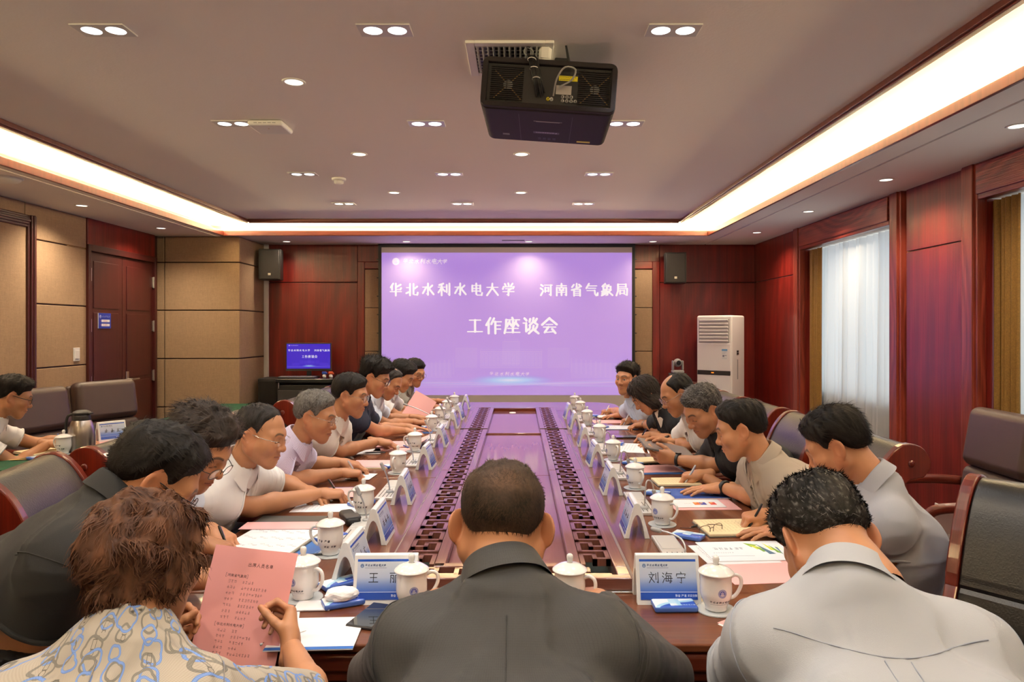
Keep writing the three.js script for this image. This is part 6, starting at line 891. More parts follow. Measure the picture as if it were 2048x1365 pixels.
function person(p) {
  const r = rng(p.seed ?? 7), near = p.near ?? 0, H = V(p.head[0], p.head[1], -p.head[2]), skin = p.skin ?? SKIN;
  const rad = PI / 180, bodyYaw = p.body * rad, F = V(Math.sin(bodyYaw), 0, Math.cos(bodyYaw)), Lf = V(Math.cos(bodyYaw), 0, -Math.sin(bodyYaw)), hs = p.hs ?? 1;
  const Rm = new THREE.Matrix4().makeRotationFromEuler(new THREE.Euler((p.pitch ?? 0) * rad, p.yaw * rad, (p.roll ?? 0) * rad, 'YXZ')), HM = Rm.clone().setPosition(H);
  const hp = (x, y, z) => V(x * hs, y * hs, z * hs).applyMatrix4(HM);
  const sz = p.size ?? 1, T = (p.torso ?? 0.60) * sz, py = 0.545;
  // neck base under the head, pelvis behind it on the seat
  const atlas = hp(0, -0.075, -0.032); let N = atlas.clone().add(V(0, -0.075, 0)).addScaledVector(F, -(p.neckBack ?? 0.05));
  if (p.neckAt) N = V(p.neckAt[0], p.neckAt[1], -p.neckAt[2]);
  const back = Math.sqrt(Math.max(0.01, T * T - (N.y - py) ** 2)), P0 = V(N.x, py, N.z).addScaledVector(F, -back);
  if (p.seat) P0.set(p.seat[0], py, -p.seat[1]);
  const spine = N.clone().sub(P0), up = spine.clone().normalize(), Bk = V().crossVectors(Lf, up).normalize().multiplyScalar(1); if (Bk.dot(F) > 0) Bk.negate();
  const C = P0.clone().addScaledVector(spine, 0.56).addScaledVector(Bk, p.slouch ?? 0.045), B = p.broad ?? 1, dr = p.drop ?? 0.112;
  const torso = [], sh = {}, k0 = 0.055;
  const tb = (g) => { const q = []; for (const s of [-1, 1]) { const o = (pt, a, b = 0) => pt.clone().addScaledVector(Lf, s * a * B).addScaledVector(Bk, b); q.push(cone(o(P0, 0.085), o(C, 0.080), 0.122 * B + g, 0.112 * B + g), cone(o(C, 0.080), o(N.clone().addScaledVector(up, -0.15), 0.085, -0.005), 0.110 * B + g, 0.080 * B + g), cone(o(N.clone().addScaledVector(up, -0.135), 0.05, -0.015), o(N.clone().addScaledVector(up, 0.006 - dr), 0.152), 0.072 * B + g, 0.054 * B + g), cone(o(N.clone().addScaledVector(up, 0.004), 0.012, 0.0), o(N.clone().addScaledVector(up, 0.026 - dr), 0.135), 0.046 + g, 0.040 * B + g)); } q.push(cone(N.clone().addScaledVector(up, -0.03).addScaledVector(Bk, 0.002), N.clone().addScaledVector(up, -0.16).addScaledVector(Bk, 0.022), 0.054 + g, 0.085 * B + g)); if (p.belly) q.push(cone(P0.clone().addScaledVector(F, 0.07), C.clone().addScaledVector(Bk, -0.07), 0.11 * p.belly + g, 0.10 * p.belly + g)); return q; };
  const skinBones = tb(-0.006), arms = {}, clothes = tb(0.010 + (p.loose ?? 0.004));
  void torso; void sh;
  const neckBone = cone(N.clone().addScaledVector(up, -0.03), hp(0, -0.05, -0.03), 0.060 * (p.neck ?? 1), 0.054 * (p.neck ?? 1));
  for (const side of ['L', 'R']) {
    const s = side === 'L' ? 1 : -1, a = p[side]; if (!a) continue;
    const S = N.clone().addScaledVector(up, -dr).addScaledVector(Lf, s * 0.166 * B).addScaledVector(F, 0.015 + (a.reach ?? 0)), W0 = V(a.at[0], a.at[1], -a.at[2]), dir = V(a.dir[0], a.dir[1], a.dir[2]).normalize(), W = W0.clone().addScaledVector(dir, -0.05);
    let l1 = 0.285 * sz, l2 = 0.25 * sz; const D = S.distanceTo(W); if (D > (l1 + l2) * 0.985) { const q = D / ((l1 + l2) * 0.985); l1 *= q; l2 *= q; }
    const ax = W.clone().sub(S).normalize(), ca = clamp((l1 * l1 + D * D - l2 * l2) / (2 * l1 * D), -1, 1), pole = a.pole ? V(...a.pole) : V(0, -0.8, 0).addScaledVector(Lf, s * 0.7).addScaledVector(F, -0.15); pole.addScaledVector(ax, -pole.dot(ax)).normalize();
    const E = a.elbow ? V(a.elbow[0], a.elbow[1], -a.elbow[2]) : S.clone().addScaledVector(ax, l1 * ca).addScaledVector(pole, l1 * Math.sqrt(1 - ca * ca));
    if (!a.elbow && E.y < 0.805 && Math.abs(E.x - TC) < 1.06 && E.z < -1.72) E.y = 0.805;
    const th = p.thin ?? 1;
    arms[side] = { s, S, E, W, dir, a, hand: handField(a.pose ?? 'relaxed', side === 'R' ? 1 : -1, p.hand ?? 1), M: Mx(dir, a.up ? V(...a.up) : V(0, 1, 0)).setPosition(W) };
    arms[side].bones = [cone(S, E, 0.047 * th, 0.040 * th), cone(E, E.clone().lerp(W, 0.3), 0.039 * th, 0.041 * th), cone(E.clone().lerp(W, 0.3), W, 0.041 * th, 0.0255 * th)];
  }
  const coreF = (x, y, z) => { let d = 1; for (const b of skinBones) d = smin(d, b(x, y, z), k0); for (const q of Object.values(arms)) { let e = 1; for (const b of q.bones) e = smin(e, b(x, y, z), 0.02); d = smin(d, e, 0.02); } return d; }, bodyF = (x, y, z) => smin(coreF(x, y, z), neckBone(x, y, z), 0.03);
  const pts = [P0, N, H, ...Object.values(arms).flatMap((q) => [q.S, q.E, q.W])], lo = [0, 1, 2].map((i) => Math.min(...pts.map((v) => v.getComponent(i))) - 0.20), hi = [0, 1, 2].map((i) => Math.max(...pts.map((v) => v.getComponent(i))) + 0.20); lo[1] = Math.max(lo[1], 0.42); hi[1] = Math.min(hi[1], Math.max(N.y + 0.05, ...pts.slice(3).map((v) => v.y + 0.1)));
  const rootY = 0, root = thing('person', p.label, 'person', [P0.x, rootY, P0.z]), off = [-P0.x, -rootY, -P0.z], local = (g) => g.translate(...off);
  const cs = near ? 0.0085 : 0.012;
  const armColour = (x, y, z) => { const m = 1 + 0.04 * noise3(x * 40, y * 40, z * 40); return [skin[0] * m, skin[1] * m, skin[2] * m]; };
  const skinGeo = [nets(bodyF, lo, hi, cs, armColour)];
  // head
  const hf = headField(p.face ?? {}), hc = p.hc ?? (near ? 0.0030 : 0.0036), headGeo = nets(hf.f, [-0.115, -0.155, -0.125], [0.115, 0.135, 0.135], hc, faceColour(skin, p.face ?? {}));
  headGeo.scale(hs, hs, hs); skinGeo.push(headGeo.applyMatrix4(HM));
  for (const q of Object.values(arms)) { const nail = q.hand.tips, g = nets(q.hand.f, [-0.07, -0.13, -0.13], [0.22, 0.075, 0.13], near ? 0.0030 : 0.0036, (x, y, z) => { const kn = Math.exp(-((x - 0.088) ** 2) / 0.0002) * 0.10; let t = 1; for (const n of nail) if (Math.hypot(x - n.x, y - n.y - 0.004, z - n.z) < 0.009) t = 1.12; return [skin[0] * t, skin[1] * (1 - kn) * t, skin[2] * (1 - kn) * t]; }); skinGeo.push(g.applyMatrix4(q.M)); }
  obj('body', local(merge(skinGeo)), skinMat, root);
  // upper garment: the same torso a little larger, sleeves, neck hole, folds
  const G = p.top, slv = G.sleeve ?? 0.62, bones = clothes, sleeves = [], nDir = hp(0, -0.06, -0.03).sub(N).normalize(), neckCut = cone(N.clone().addScaledVector(nDir, 0.022), N.clone().addScaledVector(nDir, 0.17), 0.0575 + (G.open ?? 0), 0.085), cuts = [];
  for (const q of Object.values(arms)) {
    const k1 = sleeves.length, long = slv > 1, e = q.S.clone().lerp(q.E, Math.min(slv + 0.02, 1)), w = G.width ?? 1; sleeves.push(cone(q.S.clone().lerp(q.E, -0.02), e, 0.060 * w, (long ? 0.054 : 0.060) * w)); if (long) sleeves.push(cone(q.E, q.W.clone().lerp(q.E, 0.06), 0.056 * w, 0.040 * w));
    const a = long ? q.E.clone().lerp(q.W, 0.9) : q.S.clone().lerp(q.E, slv), n = (long ? q.W.clone().sub(q.E) : q.E.clone().sub(q.S)).normalize(); q.cuff = { a, n }; cuts.push({ a, n, own: sleeves.slice(k1) });
  }
  const fold = (G.fold ?? 1) * (near ? 0.0055 : 0.0060), sd = (p.seed ?? 1) * 3.7, hemY = 0.50;
  const foldAt = (x, y, z) => { let v = 0; for (const q of Object.values(arms)) { const dx = x - q.S.x, dy = y - q.S.y, dz = z - q.S.z, d = Math.hypot(dx, dy, dz), near0 = Math.exp(-Math.pow((d - 0.13) / 0.13, 2)); const along = (dx * (q.E.x - q.S.x) + dy * (q.E.y - q.S.y) + dz * (q.E.z - q.S.z)) / 0.285; v += near0 * (1 - 2 * Math.abs(noise3(along * 26 + sd + noise3(x * 7, y * 7, z * 7) * 1.4, x * 3 + z * 3, sd))) * 0.9; } const t = (x - P0.x) * up.x + (y - P0.y) * up.y + (z - P0.z) * up.z, ang = (x - P0.x) * Lf.x + (z - P0.z) * Lf.z; v += smooth(0.42, 0.05, t) * (1 - 2 * Math.abs(noise3(t * 17 + ang * 7 + sd, ang * 4, sd + 3 + noise3(x * 5, y * 5, z * 5)))) * 0.9; v += 0.16 * noise3(x * 9 + sd, y * 9, z * 9) + 0.42 * (0.6 - 1.6 * Math.abs(noise3(x * 10 + sd + 0.8 * noise3(x * 6, y * 6, z * 6), y * 19 + sd, z * 10))); return v; };
  const shirtF = (x, y, z) => {
    let d = 1, s0 = 1; for (const b of bones) d = smin(d, b(x, y, z), k0); for (const b of skinBones) s0 = smin(s0, b(x, y, z), k0); d = Math.min(d, s0 - 0.009);
    for (const c of cuts) { let e = 1; for (const b of c.own) e = smin(e, b(x, y, z), 0.02); d = smin(d, Math.max(e, (x - c.a.x) * c.n.x + (y - c.a.y) * c.n.y + (z - c.a.z) * c.n.z), 0.045); }
    if (d < 0.03 && d > -0.03) d -= fold * foldAt(x, y, z);
    for (const c of cuts) { const px = x - c.a.x, py_ = y - c.a.y, pz = z - c.a.z, h = px * c.n.x + py_ * c.n.y + pz * c.n.z, rr = Math.sqrt(Math.max(0, px * px + py_ * py_ + pz * pz - h * h)); if (rr < 0.085 && h > -0.02 && h < 0.06) d = Math.max(d, h); }
    d = Math.max(d, -neckCut(x, y, z)); return Math.max(d, hemY - y);
  };
  const top0 = N.clone(), uvT = (x, y, z) => { for (const q of Object.values(arms)) { const ax = q.E.clone().sub(q.S), l = ax.length(); ax.normalize(); const px = x - q.S.x, py_ = y - q.S.y, pz = z - q.S.z, h = px * ax.x + py_ * ax.y + pz * ax.z, rr = Math.sqrt(Math.max(0, px * px + py_ * py_ + pz * pz - h * h)); if (h > 0.045 && rr < 0.095) { const u0 = V().crossVectors(ax, Bk).normalize(), u1 = V().crossVectors(ax, u0); const an = Math.atan2(px * u0.x + py_ * u0.y + pz * u0.z, px * u1.x + py_ * u1.y + pz * u1.z); return [an * 0.065 + 0.4, l - h + 0.2]; } if (slv > 1) { const bx2 = q.W.clone().sub(q.E).normalize(), h2 = (x - q.E.x) * bx2.x + (y - q.E.y) * bx2.y + (z - q.E.z) * bx2.z; if (h2 > 0.02 && rr < 0.5 && Math.hypot(x - q.E.x - bx2.x * h2, y - q.E.y - bx2.y * h2, z - q.E.z - bx2.z * h2) < 0.09) return [Math.atan2(x - q.E.x, z - q.E.z) * 0.06, h2]; } } const px = x - top0.x, py_ = y - top0.y, pz = z - top0.z, t = px * up.x + py_ * up.y + pz * up.z, l = px * Lf.x + py_ * Lf.y + pz * Lf.z, b = (x - C.x) * Bk.x + (y - C.y) * Bk.y + (z - C.z) * Bk.z; return [Math.atan2(l, b + 0.06) * 0.17, t]; };
  const slo = lo.map((v) => v - 0.03), shi = hi.map((v) => v + 0.03); slo[1] = 0.47;
  obj(G.name ?? 'shirt', local(nets(shirtF, slo, shi, cs, null, uvT, 1.45)), G.mat, root);
  for (const q of Object.values(arms)) {   // turned hem of each sleeve
    if (G.hem === false) continue; const { a, n } = q.cuff, t1 = Math.abs(n.y) > 0.9 ? V(1, 0, 0) : V(0, 1, 0), u = V().crossVectors(n, t1).normalize(), v = V().crossVectors(n, u), ring = []; const o = a.clone().addScaledVector(n, -0.008);
    for (let i = 0; i < 24; i++) { const an = i / 24 * PI * 2, d0 = u.clone().multiplyScalar(Math.cos(an)).addScaledVector(v, Math.sin(an)); let t = 0.02; while (t < 0.11 && shirtF(o.x + d0.x * t, o.y + d0.y * t, o.z + d0.z * t) < 0) t += 0.003; ring.push(o.clone().addScaledVector(d0, t - 0.001)); }
    obj('sleeve_hem', local(tube(ring, G.hemR ?? 0.0045, 48, 6, true)), G.hemMat ?? G.mat, root);
  }
  if (G.collar !== false) {
    const nd = nDir, fr = F.clone().addScaledVector(nd, -F.dot(nd)).normalize(), lf = V().crossVectors(nd, fr).normalize(), tall = G.tall ?? 0.034, fallL = G.fall ?? 0.040, R0 = 0.0632 + (G.open ?? 0) * 0.5, nu = 44, cols = [], thick = 0.0022;
    const prof = (th) => { const fz = smooth(0.4, 1, Math.abs(th) / 2.75), st = tall * (1 - 0.35 * fz), fl = fallL + (G.point ?? 0.028) * smooth(0.72, 1, Math.abs(th) / 2.75), r0 = R0 * (1 + 0.05 * fz); return [[r0 - 0.001, -0.060], [r0 - 0.003, st * 0.5], [r0, st], [r0 + 0.005, st + 0.0035], [r0 + 0.010, st - 0.002], [r0 + 0.018 + 0.006 * fz, st - fl * 0.5], [r0 + 0.027 + 0.012 * fz, st - fl]]; };
    const pos = [], ind = [], m = prof(0).length, lay = (k) => { for (let i = 0; i <= nu; i++) { const th = lerp(-2.72, 2.72, i / nu), d = fr.clone().multiplyScalar(-Math.cos(th)).addScaledVector(lf, Math.sin(th)); prof(th).forEach(([rr, yy], j) => { const v = N.clone().addScaledVector(nd, yy + (G.lift ?? 0.032) - 0.022 * smooth(0.3, 1, Math.abs(th) / 2.75)).addScaledVector(d, rr + (j > 2 ? k : -k)); pos.push(v.x, v.y, v.z); }); } };
    lay(0); for (let i = 0; i < nu; i++) for (let j = 0; j < m - 1; j++) { const a = i * m + j, b = a + m; ind.push(a, b, a + 1, b, b + 1, a + 1); }
    const g = new THREE.BufferGeometry(); g.setAttribute('position', new THREE.Float32BufferAttribute(pos, 3)); g.setAttribute('uv', new THREE.Float32BufferAttribute(pos.flatMap((_, i) => (i % 3 ? [] : [(i / 3 / m | 0) / nu * 0.42, (i / 3) % m * 0.012])), 2)); g.setIndex(ind); g.computeVertexNormals(); void cols; void thick;
    obj('collar', local(g), G.collarMat ?? G.matTwo ?? G.mat, root);
  }
  const march = (o, d, t0, t1) => { let t = t0; while (t < t1 && shirtF(o.x + d.x * t, o.y + d.y * t, o.z + d.z * t) < 0) t += 0.002; return t >= t1 ? null : o.clone().addScaledVector(d, t - 0.0006); };
  const seam = (pts, name) => { let run = []; const flush = () => { if (run.length > 3) obj(name, local(tube(run, 0.0013, run.length * 3, 5)), G.seamMat ?? G.mat, root); run = []; }; for (const q of pts) { if (q) run.push(q); else flush(); } flush(); };
  if (G.seams) {
    for (const q of Object.values(arms)) { const n = q.E.clone().sub(q.S).normalize().addScaledVector(Lf, q.s * 0.9).normalize(), u = V().crossVectors(n, V(0, 1, 0.01)).normalize(), v = V().crossVectors(n, u), o = q.S.clone().addScaledVector(n, 0.012), pts = []; for (let i = 0; i <= 40; i++) { const a = i / 40 * PI * 2; pts.push(march(o, u.clone().multiplyScalar(Math.cos(a)).addScaledVector(v, Math.sin(a)), 0.02, 0.12)); } seam(pts, 'armhole_seam'); }
    if (G.seams.includes('back')) { const pts = []; for (let i = 0; i < 44; i++) pts.push(march(N.clone().lerp(P0, 0.02 + i / 44 * 0.8).addScaledVector(Bk, -0.02), Bk, 0.0, 0.3)); seam(pts, 'back_seam'); }
    if (G.seams.includes('yoke')) { const pts = []; for (let i = 0; i <= 40; i++) { const x = lerp(-0.165, 0.165, i / 40); pts.push(march(N.clone().addScaledVector(up, -0.085 - 0.02 * Math.cos(x * 16)).addScaledVector(Lf, x), Bk, -0.02, 0.25)); } seam(pts, 'yoke_seam'); for (const x of [-0.02, 0.02]) { const q = []; for (let i = 0; i < 24; i++) q.push(march(N.clone().addScaledVector(up, -0.11 - i * 0.008).addScaledVector(Lf, x), Bk, -0.02, 0.25)); seam(q, 'back_pleat'); } }
  }
  if (G.band) { const ring = [], t1 = F.clone().addScaledVector(nDir, -F.dot(nDir)).normalize(), t2 = V().crossVectors(nDir, t1); for (let i = 0; i < 28; i++) { const a = i / 28 * PI * 2; ring.push(N.clone().addScaledVector(nDir, G.band - 0.030 * Math.max(0, Math.cos(a))).addScaledVector(t1, Math.cos(a) * 0.0665).addScaledVector(t2, Math.sin(a) * 0.0665)); } obj('neckband', local(tube(ring, 0.006, 60, 8, true)), G.mat, root); }
  if (G.buttons) { const fr = Bk.clone().negate(); for (let i = 0; i < 3; i++) { const o = N.clone().addScaledVector(up, -0.09 - i * 0.055); let t = 0; while (t < 0.3 && shirtF(o.x + fr.x * t, o.y + fr.y * t, o.z + fr.z * t) < 0) t += 0.003; const b = obj('button', new THREE.SphereGeometry(0.006, 10, 8).scale(1, 1, 0.4), G.buttons, root); b.quaternion.setFromUnitVectors(V(0, 0, 1), fr); b.position.copy(o.addScaledVector(fr, t)).add(V(...off)); } }
  // legs and shoes
  { const legs = [], shoes = []; for (const s of [-1, 1]) { const hpt = P0.clone().addScaledVector(Lf, s * 0.09).add(V(0, -0.02, 0)), kn = hpt.clone().addScaledVector(F, 0.41).addScaledVector(Lf, s * 0.04).setY(0.52), an = kn.clone().addScaledVector(F, -0.02).setY(0.09); legs.push(cone(hpt, kn, 0.082, 0.062), cone(kn, an, 0.060, 0.048)); const toe = an.clone().addScaledVector(F, 0.15).setY(0.035); shoes.push(cone(an.clone().setY(0.048).addScaledVector(F, -0.02), toe, 0.042, 0.033)); }
    legs.push(cone(P0.clone().addScaledVector(Lf, -0.09).add(V(0, -0.01, 0)), P0.clone().addScaledVector(Lf, 0.09).add(V(0, -0.01, 0)), 0.105, 0.105)); const e = P0.clone().addScaledVector(F, 0.45), l2 = [Math.min(P0.x, e.x) - 0.24, 0.04, Math.min(P0.z, e.z) - 0.24], h2 = [Math.max(P0.x, e.x) + 0.24, 0.68, Math.max(P0.z, e.z) + 0.24], f2 = (x, y, z) => { let d = 1; for (const b of legs) d = smin(d, b(x, y, z), 0.03); return Math.max(d, 0.075 - y); }, f3 = (x, y, z) => Math.max(Math.min(shoes[0](x, y, z), shoes[1](x, y, z)), 0.004 - y);
    obj('trousers', local(nets(f2, l2, h2, 0.018)), p.legs ?? trouserMat, root); l2[1] = -0.02; h2[1] = 0.12; const sm = obj('shoe', local(nets(f3, [l2[0] - 0.1, l2[1], l2[2] - 0.1], [h2[0] + 0.1, h2[1], h2[2] + 0.1], 0.012)), shoeMat, root); sm.name = 'shoes'; }
  // hair, spectacles, watch
  if (p.hair) { const g = buildHair(hf.base, p.hair, near ? 0.0034 : 0.0042, r); g.scale(hs, hs, hs); obj('hair', local(g.applyMatrix4(HM)), hairMat, root); }
  if (p.glasses) {
    const G2 = p.glasses, sg = spectacleGeo(G2.w ?? 0.052, G2.h ?? 0.036, G2.r ?? 0.0012), y0 = 0.001 - (G2.low ?? 0), z0 = 0.103 + (G2.low ?? 0) * 0.3, mt = G2.mat ?? blackRim, fin = (g) => { g.translate(0, y0, z0); g.scale(hs, hs, hs); return local(g.applyMatrix4(HM)); };
    const fr = obj('spectacles', fin(merge([...(G2.rimless ? [] : sg.rims), sg.bridge])), mt, root);
    for (const k of [-1, 1]) { obj('lens', fin(sg.lens(k)), glassMat, fr); obj('temple', fin(tube([[k * 0.058, 0.006, -0.006], [k * 0.074, 0.007, -0.03], [k * 0.0785, 0.008 + (G2.low ?? 0) * 0.5, -0.075], [k * 0.078, 0.010 + (G2.low ?? 0), -0.108], [k * 0.074, -0.004 + (G2.low ?? 0), -0.128]], (G2.r ?? 0.0012) * 1.15, 18, 6)), mt, fr); }
  }
  for (const q of Object.values(arms)) if (q.a.watch) { const w = q.E.clone().lerp(q.W, 0.93), n = q.W.clone().sub(q.E).normalize(), t = new THREE.TorusGeometry(0.0305, q.a.watch.r ?? 0.005, 8, 28).scale(1, 1, 1.7), b = obj(q.a.watch.name ?? 'watch', t, q.a.watch.mat, root); b.quaternion.setFromUnitVectors(V(0, 0, 1), n); b.position.copy(w).add(V(...off)); if (q.a.watch.face) { const f = obj('watch_face', cyl(0.017, 0.0165, 0.008, 0, 0, 0, 20), M.blackGloss, b); f.position.set(0, 0.034, 0); void f; } }
  const pens = {}; for (const [k, q] of Object.entries(arms)) if (q.a.pen) { const w = (x, y, z) => V(x, y, z).applyMatrix4(q.M), s = k === 'R' ? 1 : -1, tip = q.hand.tips[0].clone().lerp(q.hand.tips[4], 0.5), a = w(tip.x + 0.012, tip.y - 0.022, tip.z), b0 = w(0.055, 0.018, -0.034 * s), d = b0.sub(a).normalize(), ty = TY + (q.a.penY ?? 0.003), a2 = a.clone().addScaledVector(d, clamp((ty - a.y) / Math.max(d.y, 0.2), -0.03, 0.03)), b = a2.clone().addScaledVector(d, 0.142); pen([a2.x, a2.y, a2.z], [b.x, b.y, b.z], q.a.pen, q.a.penMat); }
  return root;
}
const blackRim = phys({ color: rgb(0.012, 0.012, 0.014), roughness: 0.3, clearcoat: 0.4 }), silverRim = std({ color: rgb(0.55, 0.53, 0.50), roughness: 0.25, metalness: 1 });
const BLACK = { dark: [0.005, 0.004, 0.004], light: [0.020, 0.016, 0.014] };
const toBack = (x, y, z) => [x * 2, -0.6, -0.6], sideways = (x, y, z) => [-0.9, -0.3 - 3 * Math.max(0, 0.05 - y), 0.3], fwd = (x, y, z) => [x * 3, -0.2, y > 0.06 ? 1 : -0.2], crownUp = (x, y, z) => [x * 6, 0.4, z * 4];
// ---------- the sitters ----------
const shirtC = (r, g, b, o = {}) => cloth({ color: rgb(r, g, b), ...o });
const stripeTex = (bg, ink, n, fine) => dataTex(256, 256, (u, v) => { const a = Math.abs(((u * n) % 1) - 0.5) < fine ? 0.75 : 0, w = 1 + 0.03 * tnoise(u * 128, v * 128, 128, 128, 5); return mix3(bg, ink, a).map((c) => c * w); });
const lavender = cloth({ map: sized(stripeTex([0.86, 0.83, 0.90], [0.58, 0.53, 0.72], 20, 0.2), 0.1, 0.1) }), greyStripe = cloth({ map: sized(stripeTex([0.62, 0.60, 0.55], [0.36, 0.36, 0.34], 12, 0.22), 0.15, 0.15) });
const suitTex = dataTex(512, 512, (u, v) => { const lx = Math.abs(((u * 40) % 1) - 0.5) < 0.10 ? 0.10 : 0, ly = Math.abs(((v * 40) % 1) - 0.5) < 0.10 ? 0.06 : 0, n = 0.06 * tnoise(u * 256, v * 256, 256, 256, 3); const t = 1 - lx - ly + n; return [0.178 * t, 0.178 * t, 0.184 * t]; });
const suitMat = cloth({ map: sized(suitTex, 0.16, 0.16), roughness: 0.7, sheen: 0.4, sheenColor: rgb(0.2, 0.2, 0.2) });
const blouseTex = canvasTex(1024, 1024, (g, w, h) => {   // chain-and-buckle print in blue and grey on oatmeal
  g.fillStyle = '#a89e90'; g.fillRect(0, 0, w, h); const r = rng(5); g.lineCap = 'round';
  const rope = (pts, ink, ink2) => { for (const [lw, c, dash] of [[14, ink2, []], [9, '#b4aa9c', []], [9, ink, [4, 4]]]) { g.lineWidth = lw; g.strokeStyle = c; g.setLineDash(dash); for (const dx of [-w, 0, w]) for (const dy of [-h, 0, h]) { g.beginPath(); pts.forEach(([x, y], i) => (i % 3 === 0 && i === 0 ? g.moveTo(x + dx, y + dy) : 0)); for (let i = 1; i + 2 < pts.length; i += 3) g.bezierCurveTo(pts[i][0] + dx, pts[i][1] + dy, pts[i + 1][0] + dx, pts[i + 1][1] + dy, pts[i + 2][0] + dx, pts[i + 2][1] + dy); g.stroke(); } } g.setLineDash([]); };
  for (let k = 0; k < 84; k++) { const x = (k % 5) * 205 + r() * 90, y = Math.floor(k / 5) * 62 + r() * 90, a = r() * 6.3, R = 36 + r() * 36, q = [], blue = k % 2; for (let i = 0; i < 13; i++) { const t = a + i / 12 * PI * 2, m = i % 3 === 0 ? R : R * (1.0 + 0.75 * r()); q.push([x + Math.cos(t) * m, y + Math.sin(t) * m * 0.8]); } rope(q, blue ? '#6f90cf' : '#77736b', blue ? '#5078c0' : '#6a665e'); if (k % 4 === 0) { g.strokeStyle = '#5a564e'; g.lineWidth = 4; g.strokeRect(x - 18, y - 40, 30, 46); g.beginPath(); g.arc(x - 3, y + 22, 15, 0, 7); g.stroke(); } }
  for (let y = 0; y < h; y += 6) for (let x = 0; x < w; x += 6) { g.fillStyle = (x + y) % 12 ? 'rgba(60,50,40,0.10)' : 'rgba(255,250,240,0.10)'; g.fillRect(x, y, 3, 3); }
});
blouseTex.wrapS = blouseTex.wrapT = THREE.RepeatWrapping;
const sleeveless = { collar: false };
const W = { white: shirtC(0.72, 0.70, 0.68), white2: shirtC(0.72, 0.69, 0.63), pale: shirtC(0.39, 0.405, 0.435), sky: shirtC(0.50, 0.58, 0.72), navy: shirtC(0.014, 0.020, 0.048, { sheen: 0 }), black: shirtC(0.009, 0.0085, 0.0085, { sheen: 0 }), black2: shirtC(0.009, 0.010, 0.014, { sheen: 0 }), taupe: shirtC(0.36, 0.30, 0.24), steel: shirtC(0.36, 0.38, 0.44), light: shirtC(0.62, 0.67, 0.76), cream: shirtC(0.74, 0.68, 0.60) };
const tone = (a, b = 1) => [SKIN[0] * a, SKIN[1] * a * b, SKIN[2] * a * b];
const down = [0, 1, 0];
// door side, from the screen towards the camera
person({ label: 'man with glasses and a grey striped shirt seated nearest the screen', seed: 1, head: [-0.985, 1.13, 6.65], yaw: 52, pitch: 18, body: 80, hair: { ...BLACK, thick: 0.014, top: 0.026, strands: 2100, len: 0.02, comb: fwd }, glasses: { mat: blackRim }, top: { mat: greyStripe }, L: { at: [-0.72, 0.815, 7.05], dir: [0.9, -0.12, -0.3], pose: 'relaxed' }, R: { at: [-0.78, 0.80, 6.75], dir: [0.95, -0.1, -0.1], pose: 'flat' } });
person({ label: 'person with thick dark hair and a white short-sleeved shirt looking down', seed: 2, head: [-1.0, 1.14, 6.02], yaw: 84, pitch: 30, body: 82, hair: { ...BLACK, thick: 0.020, top: 0.034, soft: 0.06, front: 0.006, strands: 2300, len: 0.035, comb: toBack, hug: 0.8 }, top: { mat: W.white, width: 1.1 }, L: { at: [-0.78, 0.80, 6.42], dir: [0.95, -0.12, -0.3], pose: 'relaxed' }, R: { at: [-0.84, 0.81, 6.12], dir: [0.95, -0.1, -0.2], pose: 'pinch' } });
person({ label: 'man with thinning swept hair and a pale blue shirt looking down', seed: 3, head: [-1.0, 1.135, 5.4], yaw: 82, pitch: 38, body: 80, skin: tone(0.92), hair: { dark: [0.02, 0.017, 0.015], light: [0.07, 0.06, 0.055], thick: 0.009, top: 0.012, line: 'back', strands: 2500, len: 0.03, comb: toBack, hug: 0.9, bald: [0, -0.02, 0.05, 0.05, 0.8] }, top: { mat: W.light }, L: { at: [-0.80, 0.81, 5.82], dir: [0.95, -0.1, -0.3], pose: 'relaxed' }, R: { at: [-0.80, 0.80, 5.62], dir: [0.92, -0.12, -0.35], pose: 'relaxed' } });
person({ label: 'tall man with glasses and spiky black hair in a navy T-shirt', seed: 4, head: [-0.975, 1.215, 4.75], yaw: 86, pitch: 24, body: 80, torso: 0.64, hair: { ...BLACK, thick: 0.012, top: 0.030, spike: 0.010, front: 0.006, strands: 2700, len: 0.024, comb: crownUp, lift: 0.9 }, glasses: { mat: blackRim }, top: { mat: W.navy, collar: false, band: 0.03 }, L: { at: [-0.80, 0.80, 5.32], dir: [0.95, -0.12, -0.25], pose: 'flat' }, R: { at: [-0.78, 0.80, 5.10], dir: [0.97, -0.1, -0.2], pose: 'relaxed' } });
person({ label: 'man with neat black hair, thin glasses and a white shirt, hand on pink papers', seed: 5, head: [-0.985, 1.155, 4.1], yaw: 88, pitch: 12, body: 78, skin: tone(0.94), face: { full: 0.6 }, hair: { ...BLACK, thick: 0.011, top: 0.020, front: 0.004, strands: 2700, len: 0.028, comb: sideways, hug: 0.9 }, glasses: { mat: silverRim, r: 0.0009 }, top: { mat: W.white2 }, broad: 1.08, L: { at: [-0.88, 0.80, 4.62], dir: [0.95, -0.1, -0.1], pose: 'relaxed' }, R: { at: [-0.86, 0.815, 4.50], dir: [0.9, -0.2, -0.4], pose: 'relaxed', elbow: [-1.07, 0.81, 4.18] } });
